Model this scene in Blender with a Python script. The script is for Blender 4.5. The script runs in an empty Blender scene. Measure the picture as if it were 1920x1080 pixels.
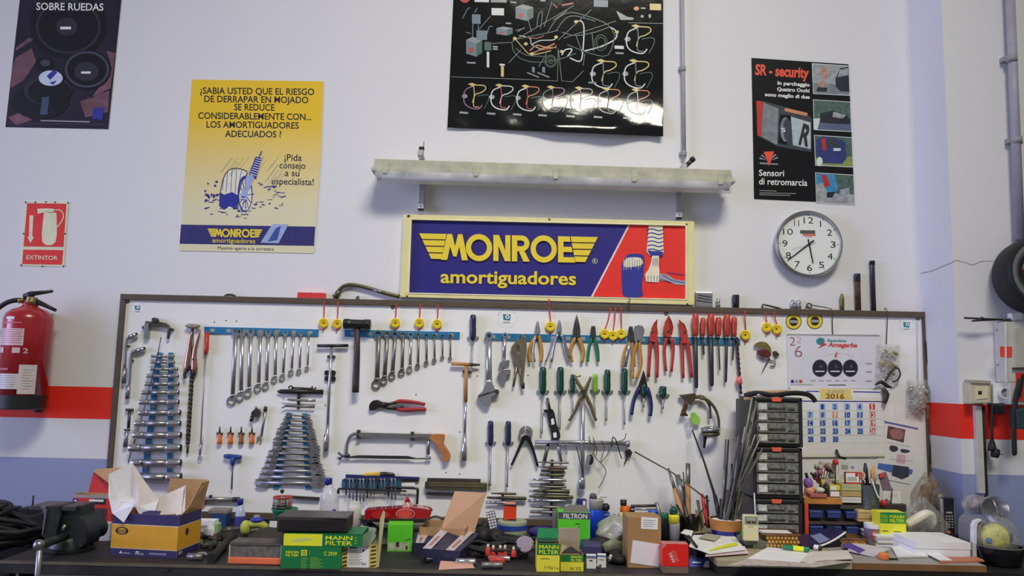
import bpy,bmesh,math,random
from mathutils import Vector,Matrix
random.seed(7)
SC=bpy.context.scene
COL=SC.collection
R_=math.radians
FPX=1464.0
PITCH=R_(6.7)
ROLL=0.0225
DIST=3.5
ZC=1.542
_fw=Vector((0,math.cos(PITCH),math.sin(PITCH)))
_r0=Vector((1,0,0));_u0=_r0.cross(_fw)
RT=(_r0*math.cos(ROLL)+_u0*math.sin(ROLL)).normalized()
UP=(_u0*math.cos(ROLL)-_r0*math.sin(ROLL)).normalized()
CAMP=Vector((0,-DIST,ZC))
cam=bpy.data.cameras.new('camera');camo=bpy.data.objects.new('camera',cam);COL.objects.link(camo)
cam.sensor_width=36.0;cam.lens=36.0*FPX/1920.0;cam.clip_start=0.05
_m=Matrix((RT,UP,-_fw)).transposed().to_4x4();_m.translation=CAMP
camo.matrix_world=_m
SC.camera=camo
SC.view_settings.view_transform='Standard';SC.view_settings.look='None'
SC.view_settings.gamma=1.0;SC.view_settings.use_curve_mapping=False
SC.view_settings.exposure=-0.07
w=bpy.data.worlds.new('workshop_air');SC.world=w;w.use_nodes=True
nt=w.node_tree;nt.nodes.clear()
_o=nt.nodes.new('ShaderNodeOutputWorld');_b=nt.nodes.new('ShaderNodeBackground')
_b.inputs['Color'].default_value=(0.90,0.95,0.96,1);_b.inputs['Strength'].default_value=0.19
nt.links.new(_b.outputs[0],_o.inputs[0])
def area(name,loc,target,sx,sy,power,col):
 l=bpy.data.lights.new(name,'AREA');l.shape='RECTANGLE';l.size=sx;l.size_y=sy
 l.energy=power;l.color=col
 o=bpy.data.objects.new(name,l);COL.objects.link(o);o.location=loc
 o.rotation_euler=(Vector(target)-Vector(loc)).to_track_quat('-Z','Y').to_euler()
 return o
gd=area('daylight_garage_door',(-7.0,-3.0,2.6),(1.9,0,1.6),3.4,3.0,52,(0.49,0.515,0.92))
gd.data.spread=R_(65)
hw=area('daylight_high_window',(1.1,-5.0,6.8),(-0.1,0,1.35),2.6,1.1,42,(1.0,0.95,0.81))
hw.data.spread=R_(60)
def ray(px,py):return _fw*FPX+RT*(px-960)-UP*(py-540)
def P(px,py,d=0.0):
 r=ray(px,py);return CAMP+r*((DIST-d)/r.y)
def BZ(px,py,z):
 r=ray(px,py);return CAMP+r*((z-ZC)/r.z)
ZB=ZC-0.642
def lin(c):
 c=c/255.0
 return c/12.92 if c<=0.04045 else((c+0.055)/1.055)**2.4
def C(r,g,b,k=0.78):
 return tuple(min(0.92,lin(x)/k)for x in(r,g,b))
_MC={}
def M(name,rgb,rough=0.55,metal=0.0,var=0.10,scale=18.0,bump=0.0,bscale=60.0,coat=0.0,spec=None):
 if name in _MC:return _MC[name]
 m=bpy.data.materials.new(name);m.use_nodes=True;_MC[name]=m
 n=m.node_tree.nodes;L=m.node_tree.links;b=n['Principled BSDF']
 col=C(*rgb)if not metal else tuple(lin(x)for x in rgb)
 b.inputs['Roughness'].default_value=rough;b.inputs['Metallic'].default_value=metal
 if coat:b.inputs['Coat Weight'].default_value=coat
 if spec is not None:b.inputs['Specular IOR Level'].default_value=spec
 tc=n.new('ShaderNodeTexCoord');nz=n.new('ShaderNodeTexNoise')
 nz.inputs['Scale'].default_value=scale;nz.inputs['Detail'].default_value=4
 L.new(tc.outputs['Object'],nz.inputs['Vector'])
 rp=n.new('ShaderNodeValToRGB');e=rp.color_ramp.elements
 e[0].position=0.3;e[1].position=0.7
 e[0].color=(*[x*(1-var)for x in col],1);e[1].color=(*[min(1,x*(1+var*0.6))for x in col],1)
 L.new(nz.outputs['Fac'],rp.inputs[0]);L.new(rp.outputs[0],b.inputs['Base Color'])
 if bump:
  n2=n.new('ShaderNodeTexNoise');n2.inputs['Scale'].default_value=bscale;n2.inputs['Detail'].default_value=3
  L.new(tc.outputs['Object'],n2.inputs['Vector'])
  bp=n.new('ShaderNodeBump');bp.inputs['Strength'].default_value=bump;bp.inputs['Distance'].default_value=0.01
  L.new(n2.outputs['Fac'],bp.inputs['Height']);L.new(bp.outputs[0],b.inputs['Normal'])
 return m
def film(name,rgb,amount=0.3,bscale=40.0,bump=0.8,rough=0.15):
 if name in _MC:return _MC[name]
 m=bpy.data.materials.new(name);m.use_nodes=True;_MC[name]=m
 n=m.node_tree.nodes;L=m.node_tree.links;b=n['Principled BSDF'];out=n['Material Output']
 b.inputs['Base Color'].default_value=(*C(*rgb),1);b.inputs['Roughness'].default_value=rough
 tc=n.new('ShaderNodeTexCoord');nz=n.new('ShaderNodeTexNoise');nz.inputs['Scale'].default_value=bscale;nz.inputs['Detail'].default_value=5
 L.new(tc.outputs['Object'],nz.inputs['Vector'])
 bp=n.new('ShaderNodeBump');bp.inputs['Strength'].default_value=bump;bp.inputs['Distance'].default_value=0.02
 L.new(nz.outputs['Fac'],bp.inputs['Height']);L.new(bp.outputs[0],b.inputs['Normal'])
 t=n.new('ShaderNodeBsdfTransparent');t.inputs[0].default_value=(0.95,0.95,0.95,1)
 mx=n.new('ShaderNodeMixShader');mr=n.new('ShaderNodeMapRange')
 mr.inputs[1].default_value=0.35;mr.inputs[2].default_value=0.7
 mr.inputs[3].default_value=amount*0.5;mr.inputs[4].default_value=min(1,amount*1.6)
 L.new(nz.outputs['Fac'],mr.inputs[0]);L.new(mr.outputs[0],mx.inputs[0])
 L.new(t.outputs[0],mx.inputs[1]);L.new(b.outputs[0],mx.inputs[2]);L.new(mx.outputs[0],out.inputs['Surface'])
 return m
class Wall:
 n=Vector((0,-1,0))
 def __init__(s,d0):s.d0=d0;s.s=(DIST-d0)/FPX*1.0
 def pt(s,u,v,d=0.0):return P(u,v,s.d0+d)
 slope=0.0225
class Face:
 slope=0.0
 def __init__(s,O,X,Y,unit):
  s.O=O;s.X=X;s.Y=Y;s.s=unit;s.n=X.cross(Y)
 def pt(s,u,v,d=0.0):return s.O+s.X*(u*s.s)-s.Y*(v*s.s)+s.n*d
def cr(pts,k=5,closed=False):
 n=len(pts);out=[]
 rng=range(n if closed else n-1)
 for i in rng:
  p0=pts[(i-1)%n]if closed or i>0 else pts[i]
  p1=pts[i];p2=pts[(i+1)%n]
  p3=pts[(i+2)%n]if closed or i+2<n else p2
  for j in range(k):
   t=j/k
   out.append(tuple(0.5*((2*b)+(-a+c)*t+(2*a-5*b+4*c-d)*t*t+(-a+3*b-3*c+d)*t**3)for a,b,c,d in zip(p0,p1,p2,p3)))
 if not closed:out.append(tuple(pts[-1]))
 return out
def circ(cx,cy,rx,ry=None,n=20,a0=0.0,a1=2*math.pi,full=True):
 ry=rx if ry is None else ry
 m=n if full else n+1
 return[(cx+rx*math.cos(a0+(a1-a0)*i/n),cy+ry*math.sin(a0+(a1-a0)*i/n))for i in range(m)]
def band(pts,ws,rnd=True):
 n=len(pts)
 if not isinstance(ws,(list,tuple)):ws=[ws]*n
 L,Rr=[],[]
 for i,(x,y)in enumerate(pts):
  a=pts[max(0,i-1)];b=pts[min(n-1,i+1)]
  dx,dy=b[0]-a[0],b[1]-a[1];l=math.hypot(dx,dy)or 1
  nx,ny=-dy/l,dx/l;h=ws[i]/2
  L.append((x+nx*h,y+ny*h));Rr.append((x-nx*h,y-ny*h))
 out=list(L)
 if rnd:
  for(c,o,p)in(((pts[-1]),L[-1],None),):
   a0=math.atan2(o[1]-c[1],o[0]-c[0]);r=ws[-1]/2
   out+=[(c[0]+r*math.cos(a0-math.pi*j/5),c[1]+r*math.sin(a0-math.pi*j/5))for j in range(1,5)]
 out+=Rr[::-1]
 if rnd:
  c=pts[0];o=Rr[0];a0=math.atan2(o[1]-c[1],o[0]-c[0]);r=ws[0]/2
  out+=[(c[0]+r*math.cos(a0-math.pi*j/5),c[1]+r*math.sin(a0-math.pi*j/5))for j in range(1,5)]
 return out
_TC={}
def glyphs(s,bold):
 k=(s,bold)
 if k in _TC:return _TC[k]
 c=bpy.data.curves.new('t','FONT');c.body=s;c.size=1;c.offset=bold;c.resolution_u=3
 o=bpy.data.objects.new('t',c);COL.objects.link(o)
 dg=bpy.context.evaluated_depsgraph_get();ev=o.evaluated_get(dg);me=ev.to_mesh()
 v=[(p.co.x,p.co.y)for p in me.vertices];f=[tuple(p.vertices)for p in me.polygons]
 ev.to_mesh_clear();bpy.data.objects.remove(o);bpy.data.curves.remove(c)
 _TC[k]=(v,f);return v,f
class MB:
 def __init__(s,name,mat=None,bev=0.0):
  s.name=name;s.mat=mat;s.bev=bev;s.v=[];s.f=[];s.m=[];s.sm=[];s.ms=[];s.subs=[];s.label=None
 def sub(s,name,mat=None,bev=0.0):
  b=MB(name,mat or s.mat,bev);s.subs.append(b);return b
 def mi(s,mat):
  mat=mat or s.mat
  if mat not in s.ms:s.ms.append(mat)
  return s.ms.index(mat)
 def face(s,idx,mat=None,smooth=False):
  s.f.append(tuple(idx));s.m.append(s.mi(mat));s.sm.append(smooth)
 def add(s,pts):
  i=len(s.v);s.v.extend(Vector(p)for p in pts);return list(range(i,i+len(pts)))
 def flat(s,fr,pts,d=0.0,mat=None):
  s.face(s.add([fr.pt(x,y,d)for x,y in pts])[::-1]if area2(pts)>0 else s.add([fr.pt(x,y,d)for x,y in pts]),mat);return s
 def rect(s,fr,x0,y0,x1,y1,d=0.0,mat=None):
  return s.flat(fr,[(x0,y0),(x1,y0),(x1,y1),(x0,y1)],d,mat)
 def prism(s,fr,pts,d0,d1,mat=None,smooth=False,cap=None):
  if area2(pts)>0:pts=pts[::-1]
  fp=[fr.pt(x,y,d1)for x,y in pts];bp=[p-fr.n*(d1-d0)for p in fp]
  a=s.add(fp);b=s.add(bp);n=len(pts)
  s.face(a,cap or mat);s.face(b[::-1],mat)
  for i in range(n):
   j=(i+1)%n;s.face((a[j],a[i],b[i],b[j]),mat,smooth)
  return s
 def ring(s,fr,cx,cy,ro,ri,d0,d1,mat=None,n=20,a0=0.0,a1=None):
  full=a1 is None
  k=fr.s;c=fr.pt(cx,cy,0)
  ax=(fr.pt(cx+1,cy,0)-c).normalized();ay=(fr.pt(cx,cy+1,0)-c);ay=(ay-ax*ay.dot(ax)).normalized()
  A0,A1=(0,2*math.pi)if full else(a0,a1)
  m=n if full else n+1;rows=[]
  for i in range(m):
   t=A0+(A1-A0)*i/n;dr=ax*math.cos(t)+ay*math.sin(t)
   rows.append(s.add([c+dr*(ro*k)+fr.n*d0,c+dr*(ro*k)+fr.n*d1,c+dr*(ri*k)+fr.n*d1,c+dr*(ri*k)+fr.n*d0]))
  for i in range(m if full else m-1):
   a=rows[i];b=rows[(i+1)%m]
   for j in range(4):
    q=(j+1)%4;s.face((a[j],b[j],b[q],a[q])[::-1],mat)
  if not full:s.face(rows[0],mat);s.face(rows[-1][::-1],mat)
  return s
 def tube(s,pts,rs,mat=None,n=8,flat=1.0,nrm=None,caps=True,smooth=True,closed=False):
  pts=[Vector(p)for p in pts];m=len(pts)
  if not isinstance(rs,(list,tuple)):rs=[rs]*m
  rows=[];up=Vector(nrm)if nrm is not None else None
  for i,p in enumerate(pts):
   a=pts[(i-1)%m]if closed else pts[max(0,i-1)];b=pts[(i+1)%m]if closed else pts[min(m-1,i+1)]
   t=(b-a)
   if t.length<1e-9:t=Vector((0,0,1))
   t.normalize()
   if up is None:up=Vector((0,1,0))if abs(t.y)<0.9 else Vector((1,0,0))
   x=t.cross(up)
   if x.length<1e-4:x=t.cross(Vector((1,0.3,0.2)))
   x.normalize();y=x.cross(t).normalized()
   if nrm is None:up=y
   rows.append(s.add([p+x*(rs[i]*math.cos(2*math.pi*j/n))+y*(rs[i]*flat*math.sin(2*math.pi*j/n))for j in range(n)]))
  for i in range(m if closed else m-1):
   a=rows[i];b=rows[(i+1)%m]
   for j in range(n):
    q=(j+1)%n;s.face((a[j],b[j],b[q],a[q]),mat,smooth)
  if caps and not closed:s.face(rows[0],mat);s.face(rows[-1][::-1],mat)
  return s
 def bar(s,fr,pts,ws,d,mat=None,flat=1.0,n=8,k=0,closed=False):
  if not isinstance(ws,(list,tuple)):ws=[ws]*len(pts)
  q=[(p[0],p[1],p[2]if len(p)>2 else 0.0,w_)for p,w_ in zip(pts,ws)]
  if k:q=cr(q,k,closed)
  return s.tube([fr.pt(a[0],a[1],d+a[2])for a in q],[max(1e-5,a[3]/2*fr.s)for a in q],mat,n,flat,fr.n,closed=closed)
 def lathe(s,p0,p1,prof,mat=None,n=16,smooth=True,caps=True):
  p0=Vector(p0);p1=Vector(p1);ax=p1-p0;a=ax.normalized()
  x=a.cross(Vector((0,1,0)));x=a.cross(Vector((1,0,0)))if x.length<1e-3 else x
  x.normalize();y=a.cross(x);prev=None
  pp=[];H=ax.length
  for i,q in enumerate(prof):
   pp.append((q,0))
   if 0<i<len(prof)-1:
    a1=math.atan2(q[1]-prof[i-1][1],(q[0]-prof[i-1][0])*H);a2=math.atan2(prof[i+1][1]-q[1],(prof[i+1][0]-q[0])*H)
    if abs((a2-a1+math.pi)%(2*math.pi)-math.pi)>.6:pp.append((q,1))
  for i,(q,cut)in enumerate(pp):
   c=p0+ax*q[0]
   row=s.add([c+(x*math.cos(2*math.pi*j/n)+y*math.sin(2*math.pi*j/n))*max(q[1],1e-5)for j in range(n)])
   mm=q[2]if len(q)>2 else mat
   if prev:
    if not cut:
     for j in range(n):
      k=(j+1)%n;s.face((prev[j],prev[k],row[k],row[j]),mm,smooth)
   elif caps:s.face(row[::-1],mm)
   prev=row
  if caps:s.face(prev,prof[-1][2]if len(prof[-1])>2 else mat)
  return s
 def box(s,c,hx,hy,hz,X=Vector((1,0,0)),Y=Vector((0,1,0)),mat=None,mats=None):
  Z=X.cross(Y);c=Vector(c);v=[]
  for z in(-1,1):
   for(x,y)in((-1,-1),(1,-1),(1,1),(-1,1)):v.append(c+X*(x*hx)+Y*(y*hy)+Z*(z*hz))
  i=s.add(v);g=mats or{}
  for nm,q in(('bottom',(3,2,1,0)),('top',(4,5,6,7)),('front',(0,1,5,4)),('right',(1,2,6,5)),('back',(2,3,7,6)),('left',(3,0,4,7))):
   s.face([i[k]for k in q],g.get(nm,mat))
  return s
 def slab(s,q,t,mat=None,back=None):
  q=[Vector(p)for p in q];n=(q[1]-q[0]).cross(q[2]-q[0]).normalized()
  a=s.add(q);b=s.add([p-n*t for p in q]);m=len(q)
  s.face(a,mat);s.face(b[::-1],back or mat)
  for i in range(m):
   j=(i+1)%m;s.face((a[j],a[i],b[i],b[j]),mat)
  return s
 def grid(s,fn,nu,nv,mat=None,smooth=True,t=0.0):
  ids=[s.add([fn(i/nu,j/nv)for i in range(nu+1)])for j in range(nv+1)]
  for j in range(nv):
   for i in range(nu):s.face((ids[j][i],ids[j][i+1],ids[j+1][i+1],ids[j+1][i])[::-1],mat,smooth)
  return s
 def ball(s,c,rx,ry=None,rz=None,mat=None,n=12):
  ry=rx if ry is None else ry;rz=rx if rz is None else rz;c=Vector(c);prev=None;h=max(4,n//2)
  for i in range(h+1):
   a=math.pi*i/h;z=math.cos(a);r=max(math.sin(a),1e-3)
   row=s.add([c+Vector((rx*r*math.cos(2*math.pi*j/n),ry*r*math.sin(2*math.pi*j/n),rz*z))for j in range(n)])
   if prev:
    for j in range(n):
     k=(j+1)%n;s.face((prev[j],row[j],row[k],prev[k]),mat,True)
   prev=row
  return s
 def text(s,fr,t,u0,v0,u1,h,d,mat=None,bold=0.0,v1=None,shear=0.0,wmax=None):
  if v1 is None:v1=v0+(u1-u0)*fr.slope
  v,f=glyphs(t,bold)
  if not v:return s
  x0=min(p[0]for p in v);x1=max(p[0]for p in v);W=max(x1-x0,1e-6)
  dx,dy=(u1-u0)/W,(v1-v0)/W;l=math.hypot(u1-u0,v1-v0);ux,uy=(u1-u0)/l,(v1-v0)/l
  k=h/0.695
  pts=[fr.pt(u0+(x-x0)*dx+y*k*(uy+shear*ux),v0+(x-x0)*dy-y*k*(ux-shear*uy),d)for x,y in v]
  i=s.add(pts);
  for q in f:s.face([i[a]for a in q],mat)
  return s
 def make(s,origin,parent,name=None):
  me=bpy.data.meshes.new(name or s.name)
  me.from_pydata([p-origin for p in s.v],[],s.f);
  for m in s.ms:me.materials.append(m)
  me.polygons.foreach_set('material_index',s.m);me.polygons.foreach_set('use_smooth',s.sm);me.update()
  o=bpy.data.objects.new(name or s.name,me);COL.objects.link(o)
  if s.bev:
   b=o.modifiers.new('edge','BEVEL');b.width=s.bev;b.segments=2;b.limit_method='ANGLE';b.angle_limit=R_(40)
  if parent is not None:o.parent=parent
  if s.label:o['label']=s.label
  for q in s.subs:q.make(Vector((0,0,0))+origin,o)
  return o
 def allv(s):
  out=list(s.v)
  for q in s.subs:out+=q.allv()
  return out
def area2(p):
 return sum(p[i][0]*p[(i+1)%len(p)][1]-p[(i+1)%len(p)][0]*p[i][1]for i in range(len(p)))
THINGS=[]
class T:
 def __init__(s,name,label,cat,group=None,kind=None):
  s.name=name;s.label=label;s.cat=cat;s.group=group;s.kind=kind;s.parts=[];s.body=None;THINGS.append(s)
 def part(s,name,mat=None,bev=0.0,label=None):
  b=MB(name,mat,bev);b.label=label;s.parts.append(b);return b
 def mesh(s,mat=None,bev=0.0):
  s.body=MB(s.name,mat,bev);return s.body
 def done(s):
  al=[]
  for b in([s.body]if s.body else[])+s.parts:al+=b.allv()
  lo=Vector([min(p[i]for p in al)for i in range(3)]);hi=Vector([max(p[i]for p in al)for i in range(3)])
  og=Vector(((lo.x+hi.x)/2,(lo.y+hi.y)/2,lo.z))
  if s.body:root=s.body.make(og,None)
  else:root=bpy.data.objects.new(s.name,None);COL.objects.link(root)
  root.location=og
  for p in s.parts:
   p.make(og,root)
  if s.kind!='structure':
   root['label']=s.label;root['category']=s.cat
  if s.group:root['group']=s.group
  if s.kind:root['kind']=s.kind
  return root
CHROME=M('chrome_steel',(200,200,206),0.24,.80,0.08)
STEEL=M('satin_steel',(166,166,170),0.36,.72,0.15)
DSTEEL=M('dark_steel',(92,92,96),0.42,0.9,0.2)
OLDIRON=M('oily_iron',(95,88,80),0.5,0.8,0.3)
BLACKP=M('black_plastic',(32,32,35),0.4)
BLACKR=M('black_rubber',(28,28,30),0.65)
WHITE=M('white_paint_print',(225,225,228),0.5,var=0.04)
PAPER=M('white_paper',(222,220,226),0.7,var=0.05)
CARD=M('brown_cardboard',(172,135,98),0.8,var=0.12,scale=30)
CARDL=M('pale_cardboard',(190,150,125),0.8,var=0.08)
BLUEM=M('blue_enamel_strip',(38,112,158),0.4,var=0.15)
RED=M('red_paint',(190,48,42),0.45)
REDH=M('red_handle_plastic',(176,58,44),0.4,var=0.15)
YEL=M('yellow_print',(228,196,50),0.5,var=0.05)
YELLIME=M('lime_yellow_print',(228,226,45),0.45,var=0.05)
GREENB=M('green_carton_print',(22,112,62),0.45,var=0.08)
LIME=M('bright_green_carton',(88,192,46),0.45,var=0.06)
NAVY=M('navy_print',(45,42,105),0.5,var=0.08)
GREY=M('grey_plastic',(150,150,152),0.5)
BRASS=M('dull_brass',(150,132,90),0.42,0.8,0.2)
WOOD=M('tan_wood',(172,110,58),0.6,var=0.2,scale=25)
INK=M('black_ink_print',(24,24,30),0.6,var=0.05)
BLUEINK=M('blue_ink_print',(40,45,140),0.5,var=0.05)
WIRE=M('wire_dark',(45,43,45),0.5,0.3)
W0=Wall(0.0)
BD=Wall(0.020)
# ================================================================== the setting
def band_wall(name,z_red0,z_red1,z_blue):
 m=bpy.data.materials.new(name);m.use_nodes=True;n=m.node_tree.nodes;L=m.node_tree.links;b=n['Principled BSDF']
 b.inputs['Roughness'].default_value=0.6
 g=n.new('ShaderNodeNewGeometry');sx=n.new('ShaderNodeSeparateXYZ');L.new(g.outputs['Position'],sx.inputs[0])
 nz=n.new('ShaderNodeTexNoise');nz.inputs['Scale'].default_value=2.2;nz.inputs['Detail'].default_value=6;L.new(g.outputs['Position'],nz.inputs['Vector'])
 mr=n.new('ShaderNodeMapRange');mr.inputs[1].default_value=0;mr.inputs[2].default_value=4;L.new(sx.outputs['Z'],mr.inputs[0])
 rp=n.new('ShaderNodeValToRGB');rp.color_ramp.interpolation='CONSTANT';e=rp.color_ramp.elements
 wcol=(*C(208,207,210),1);e[0].position=0;e[0].color=(*C(136,144,180),1);e[1].position=z_blue/4;e[1].color=wcol
 q=e.new(z_red0/4);q.color=(*C(226,40,24),1);q=e.new(z_red1/4);q.color=wcol
 L.new(mr.outputs[0],rp.inputs[0])
 n2=n.new('ShaderNodeTexNoise');n2.inputs['Scale'].default_value=9;n2.inputs['Detail'].default_value=7;n2.inputs['Roughness'].default_value=0.7;L.new(g.outputs['Position'],n2.inputs['Vector'])
 mp=n.new('ShaderNodeMapRange');mp.inputs[1].default_value=0.60;mp.inputs[2].default_value=0.82;mp.inputs[3].default_value=0;mp.inputs[4].default_value=0.35;L.new(n2.outputs['Fac'],mp.inputs[0])
 mq=n.new('ShaderNodeMapRange');mq.inputs[1].default_value=0.45;mq.inputs[2].default_value=0.75;L.new(nz.outputs['Fac'],mq.inputs[0])
 mu=n.new('ShaderNodeMath');mu.operation='MULTIPLY';L.new(mp.outputs[0],mu.inputs[0]);L.new(mq.outputs[0],mu.inputs[1])
 mx=n.new('ShaderNodeMix');mx.data_type='RGBA';L.new(mu.outputs[0],mx.inputs[0]);L.new(rp.outputs[0],mx.inputs[6]);mx.inputs[7].default_value=(*C(120,115,112),1)
 L.new(mx.outputs[2],b.inputs['Base Color'])
 bp=n.new('ShaderNodeBump');bp.inputs['Strength'].default_value=0.12;bp.inputs['Distance'].default_value=0.01;L.new(n2.outputs['Fac'],bp.inputs['Height']);L.new(bp.outputs[0],b.inputs['Normal'])
 return m
XC=1.845;PD=0.268
def struct(name,mat):
 t=T(name,None,None,kind='structure');return t.mesh(mat)
V=Vector
struct('wall_back',band_wall('painted_wall',1.317,1.466,1.155)).box((-0.6,0.1,2.2),2.6,0.1,2.2)
pil_=struct('wall_pillar',band_wall('painted_pillar',1.343,1.481,1.194));pil_.box((XC+1.1,-PD/2+0.1,2.2),1.1,PD/2+0.1-0.001,2.2)
struct('floor',M('grey_concrete',(120,116,112),0.7,var=0.25,scale=3)).box((0.3,-3.0,-0.05),4.0,3.2,0.05)
zc_=P(1785,491,PD).z;crk=M('plaster_crack',(128,124,118),.8);pil_.flat(Wall(PD),band([(1786,491),(1792,488),(1806,491),(1824,497),(1840,490),(1868,489)],[.8,.9,.7,.9,.7,.4],False),.0006,crk)
for(y0,z0),(y1,z1)in(((.01,zc_-.012),(.10,zc_-.014)),((.10,zc_-.014),(.19,zc_-.006)),((.19,zc_-.006),(.268,zc_))):pil_.face(pil_.add([(XC-.0006,-y0,z0),(XC-.0006,-y1,z1),(XC-.0006,-y1,z1-.003),(XC-.0006,-y0,z0-.003)]),crk)
# ================================================================== posters on the wall
def K(s,ox,oy):return lambda*p:[(ox+x/s,oy+y/s)for x,y in p]
def ln(mb,pts,w_,d,mat,fr=None):mb.flat(fr or W0,band(pts,w_,False),d,mat)
PB=M('poster_black_gloss',(17,16,20),0.22,var=0.2,scale=6)
def sheet(mb,q,d,mat,t=0.0008,fr=None):
 mb.prism(fr or W0,q,d-t,d,mat)
t=T('speaker_poster','dark purple poster of loudspeakers headed SOBRE RUEDAS, high on the wall','poster')
b=t.mesh(M('poster_dark_violet',(38,30,48),0.35,var=0.35,scale=7))
sheet(b,[(41,-35),(231,-35),(203,242),(10,238)],0.002,None)
c=K(2,0,0);br=M('poster_rose_brown',(112,78,88),0.4,var=0.35,scale=14);k1=M('poster_near_black',(20,18,24),0.35);k2=M('poster_charcoal',(48,46,56),0.35);k3=M('poster_slate',(66,66,80),0.35)
for p in([(60,215),(120,180),(135,230),(90,300),(40,330),(44,260)],[(110,140),(125,150),(60,190),(58,180)],[(400,190),(432,200),(415,330),(340,370),(420,260)],[(300,380),(410,340),(405,420),(320,440)],[(30,440),(80,420),(120,450),(60,470)]):
 b.flat(W0,c(*p),0.0024,br)
for cx,cy,rx,ry,mm,d in((256,95,145,125,k1,28),(256,100,122,102,k2,30),(256,100,112,93,k1,32),(250,100,40,34,k2,34),(326,262,90,75,k1,36),(326,260,84,69,k3,38),(326,260,74,60,k1,40),(324,268,46,36,k2,42),(166,240,34,26,k1,36),(170,236,18,13,k3,38),(150,380,108,66,k1,36),(180,340,90,55,k2,38),(185,345,82,50,k1,40),(190,297,50,36,k1,42),(190,293,45,29,M('poster_pale_blue',(190,200,225),0.4),44)):
 b.flat(W0,c(*circ(cx,cy,rx,ry,26)),d*1e-4,mm)
b.flat(W0,c((175,285),(200,262),(215,272),(188,300)),0.0046,BLUEINK);b.flat(W0,c((185,310),(212,302),(200,318)),0.0046,BLUEINK)
b.flat(W0,c((150,430),(158,365),(185,362),(178,430)),0.0046,M('poster_steel_blue',(58,76,105),0.4))
b.flat(W0,c((348,405),(390,402),(384,450),(344,445)),0.0040,BLUEINK)
b.text(W0,'SOBRE RUEDAS',68,18.5,194,13.5,0.0052,WHITE,0.015,v1=20)
b.rect(W0,113,50,133,55,0.0046,WHITE);b.rect(W0,152,134,170,138,0.0046,WHITE)
for i,(x0,x1,y)in enumerate(((76,168,227),(14,196,232))):ln(b,[(x0,y-1),(x1,y+1.5)],2.2-i,0.0026,k3 if i else GREY)
def zgrad(name,c0,c1,z0,z1,rough):
 m=bpy.data.materials.new(name);m.use_nodes=True;n=m.node_tree.nodes;L=m.node_tree.links;b=n['Principled BSDF']
 g=n.new('ShaderNodeTexCoord');sx=n.new('ShaderNodeSeparateXYZ');L.new(g.outputs['Object'],sx.inputs[0])
 mr=n.new('ShaderNodeMapRange');mr.inputs[1].default_value=z0;mr.inputs[2].default_value=z1;L.new(sx.outputs['Z'],mr.inputs[0])
 rp=n.new('ShaderNodeValToRGB');rp.color_ramp.elements[0].color=(*C(*c0),1);rp.color_ramp.elements[1].color=(*C(*c1),1)
 L.new(mr.outputs[0],rp.inputs[0]);L.new(rp.outputs[0],b.inputs['Base Color']);b.inputs['Roughness'].default_value=rough
 nz=n.new('ShaderNodeTexNoise');nz.inputs['Scale'].default_value=6;L.new(g.outputs['Object'],nz.inputs['Vector'])
 bp=n.new('ShaderNodeBump');bp.inputs['Strength'].default_value=0.3;bp.inputs['Distance'].default_value=0.02;L.new(nz.outputs['Fac'],bp.inputs['Height']);L.new(bp.outputs[0],b.inputs['Normal'])
 return m
t=T('advert_poster','yellow poster with a drawing of a splashing wheel and shock absorber, navy foot band','poster')
b=t.mesh(zgrad('yellow_fading_print',(208,203,170),(222,184,48),0.2,0.62,0.35))
sheet(b,[(360,149),(606,152.5),(601,300),(588,475),(336.5,470),(344,360)],0.003,None)
for s,x0,x1,y in(('¿SABIA USTED QUE EL RIESGO',375,589,175.5),('DE DERRAPAR EN MOJADO',383,578,191),('SE REDUCE',439,514.5,206.5),('CONSIDERABLEMENTE CON...',371.5,583.5,222.5),('LOS AMORTIGUADORES',387,560,239),('ADECUADOS ?',422,527.5,256.5)):
 b.text(W0,s,x0,y,x1,12,0.0036,INK,0.012,v1=y+(x1-x0)*0.012)
for s,x0,x1,y in(('¡Pida',533,565.5,301),('consejo',524,572.5,315.5),('a su',534,561,330),('especialista!',509,588,345.5)):
 b.text(W0,s,x0,y,x1,12.5,0.0036,INK,0.006)
b.flat(W0,[(339.5,421),(591,425),(588.6,461),(336.8,457)],0.0036,NAVY)
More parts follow.
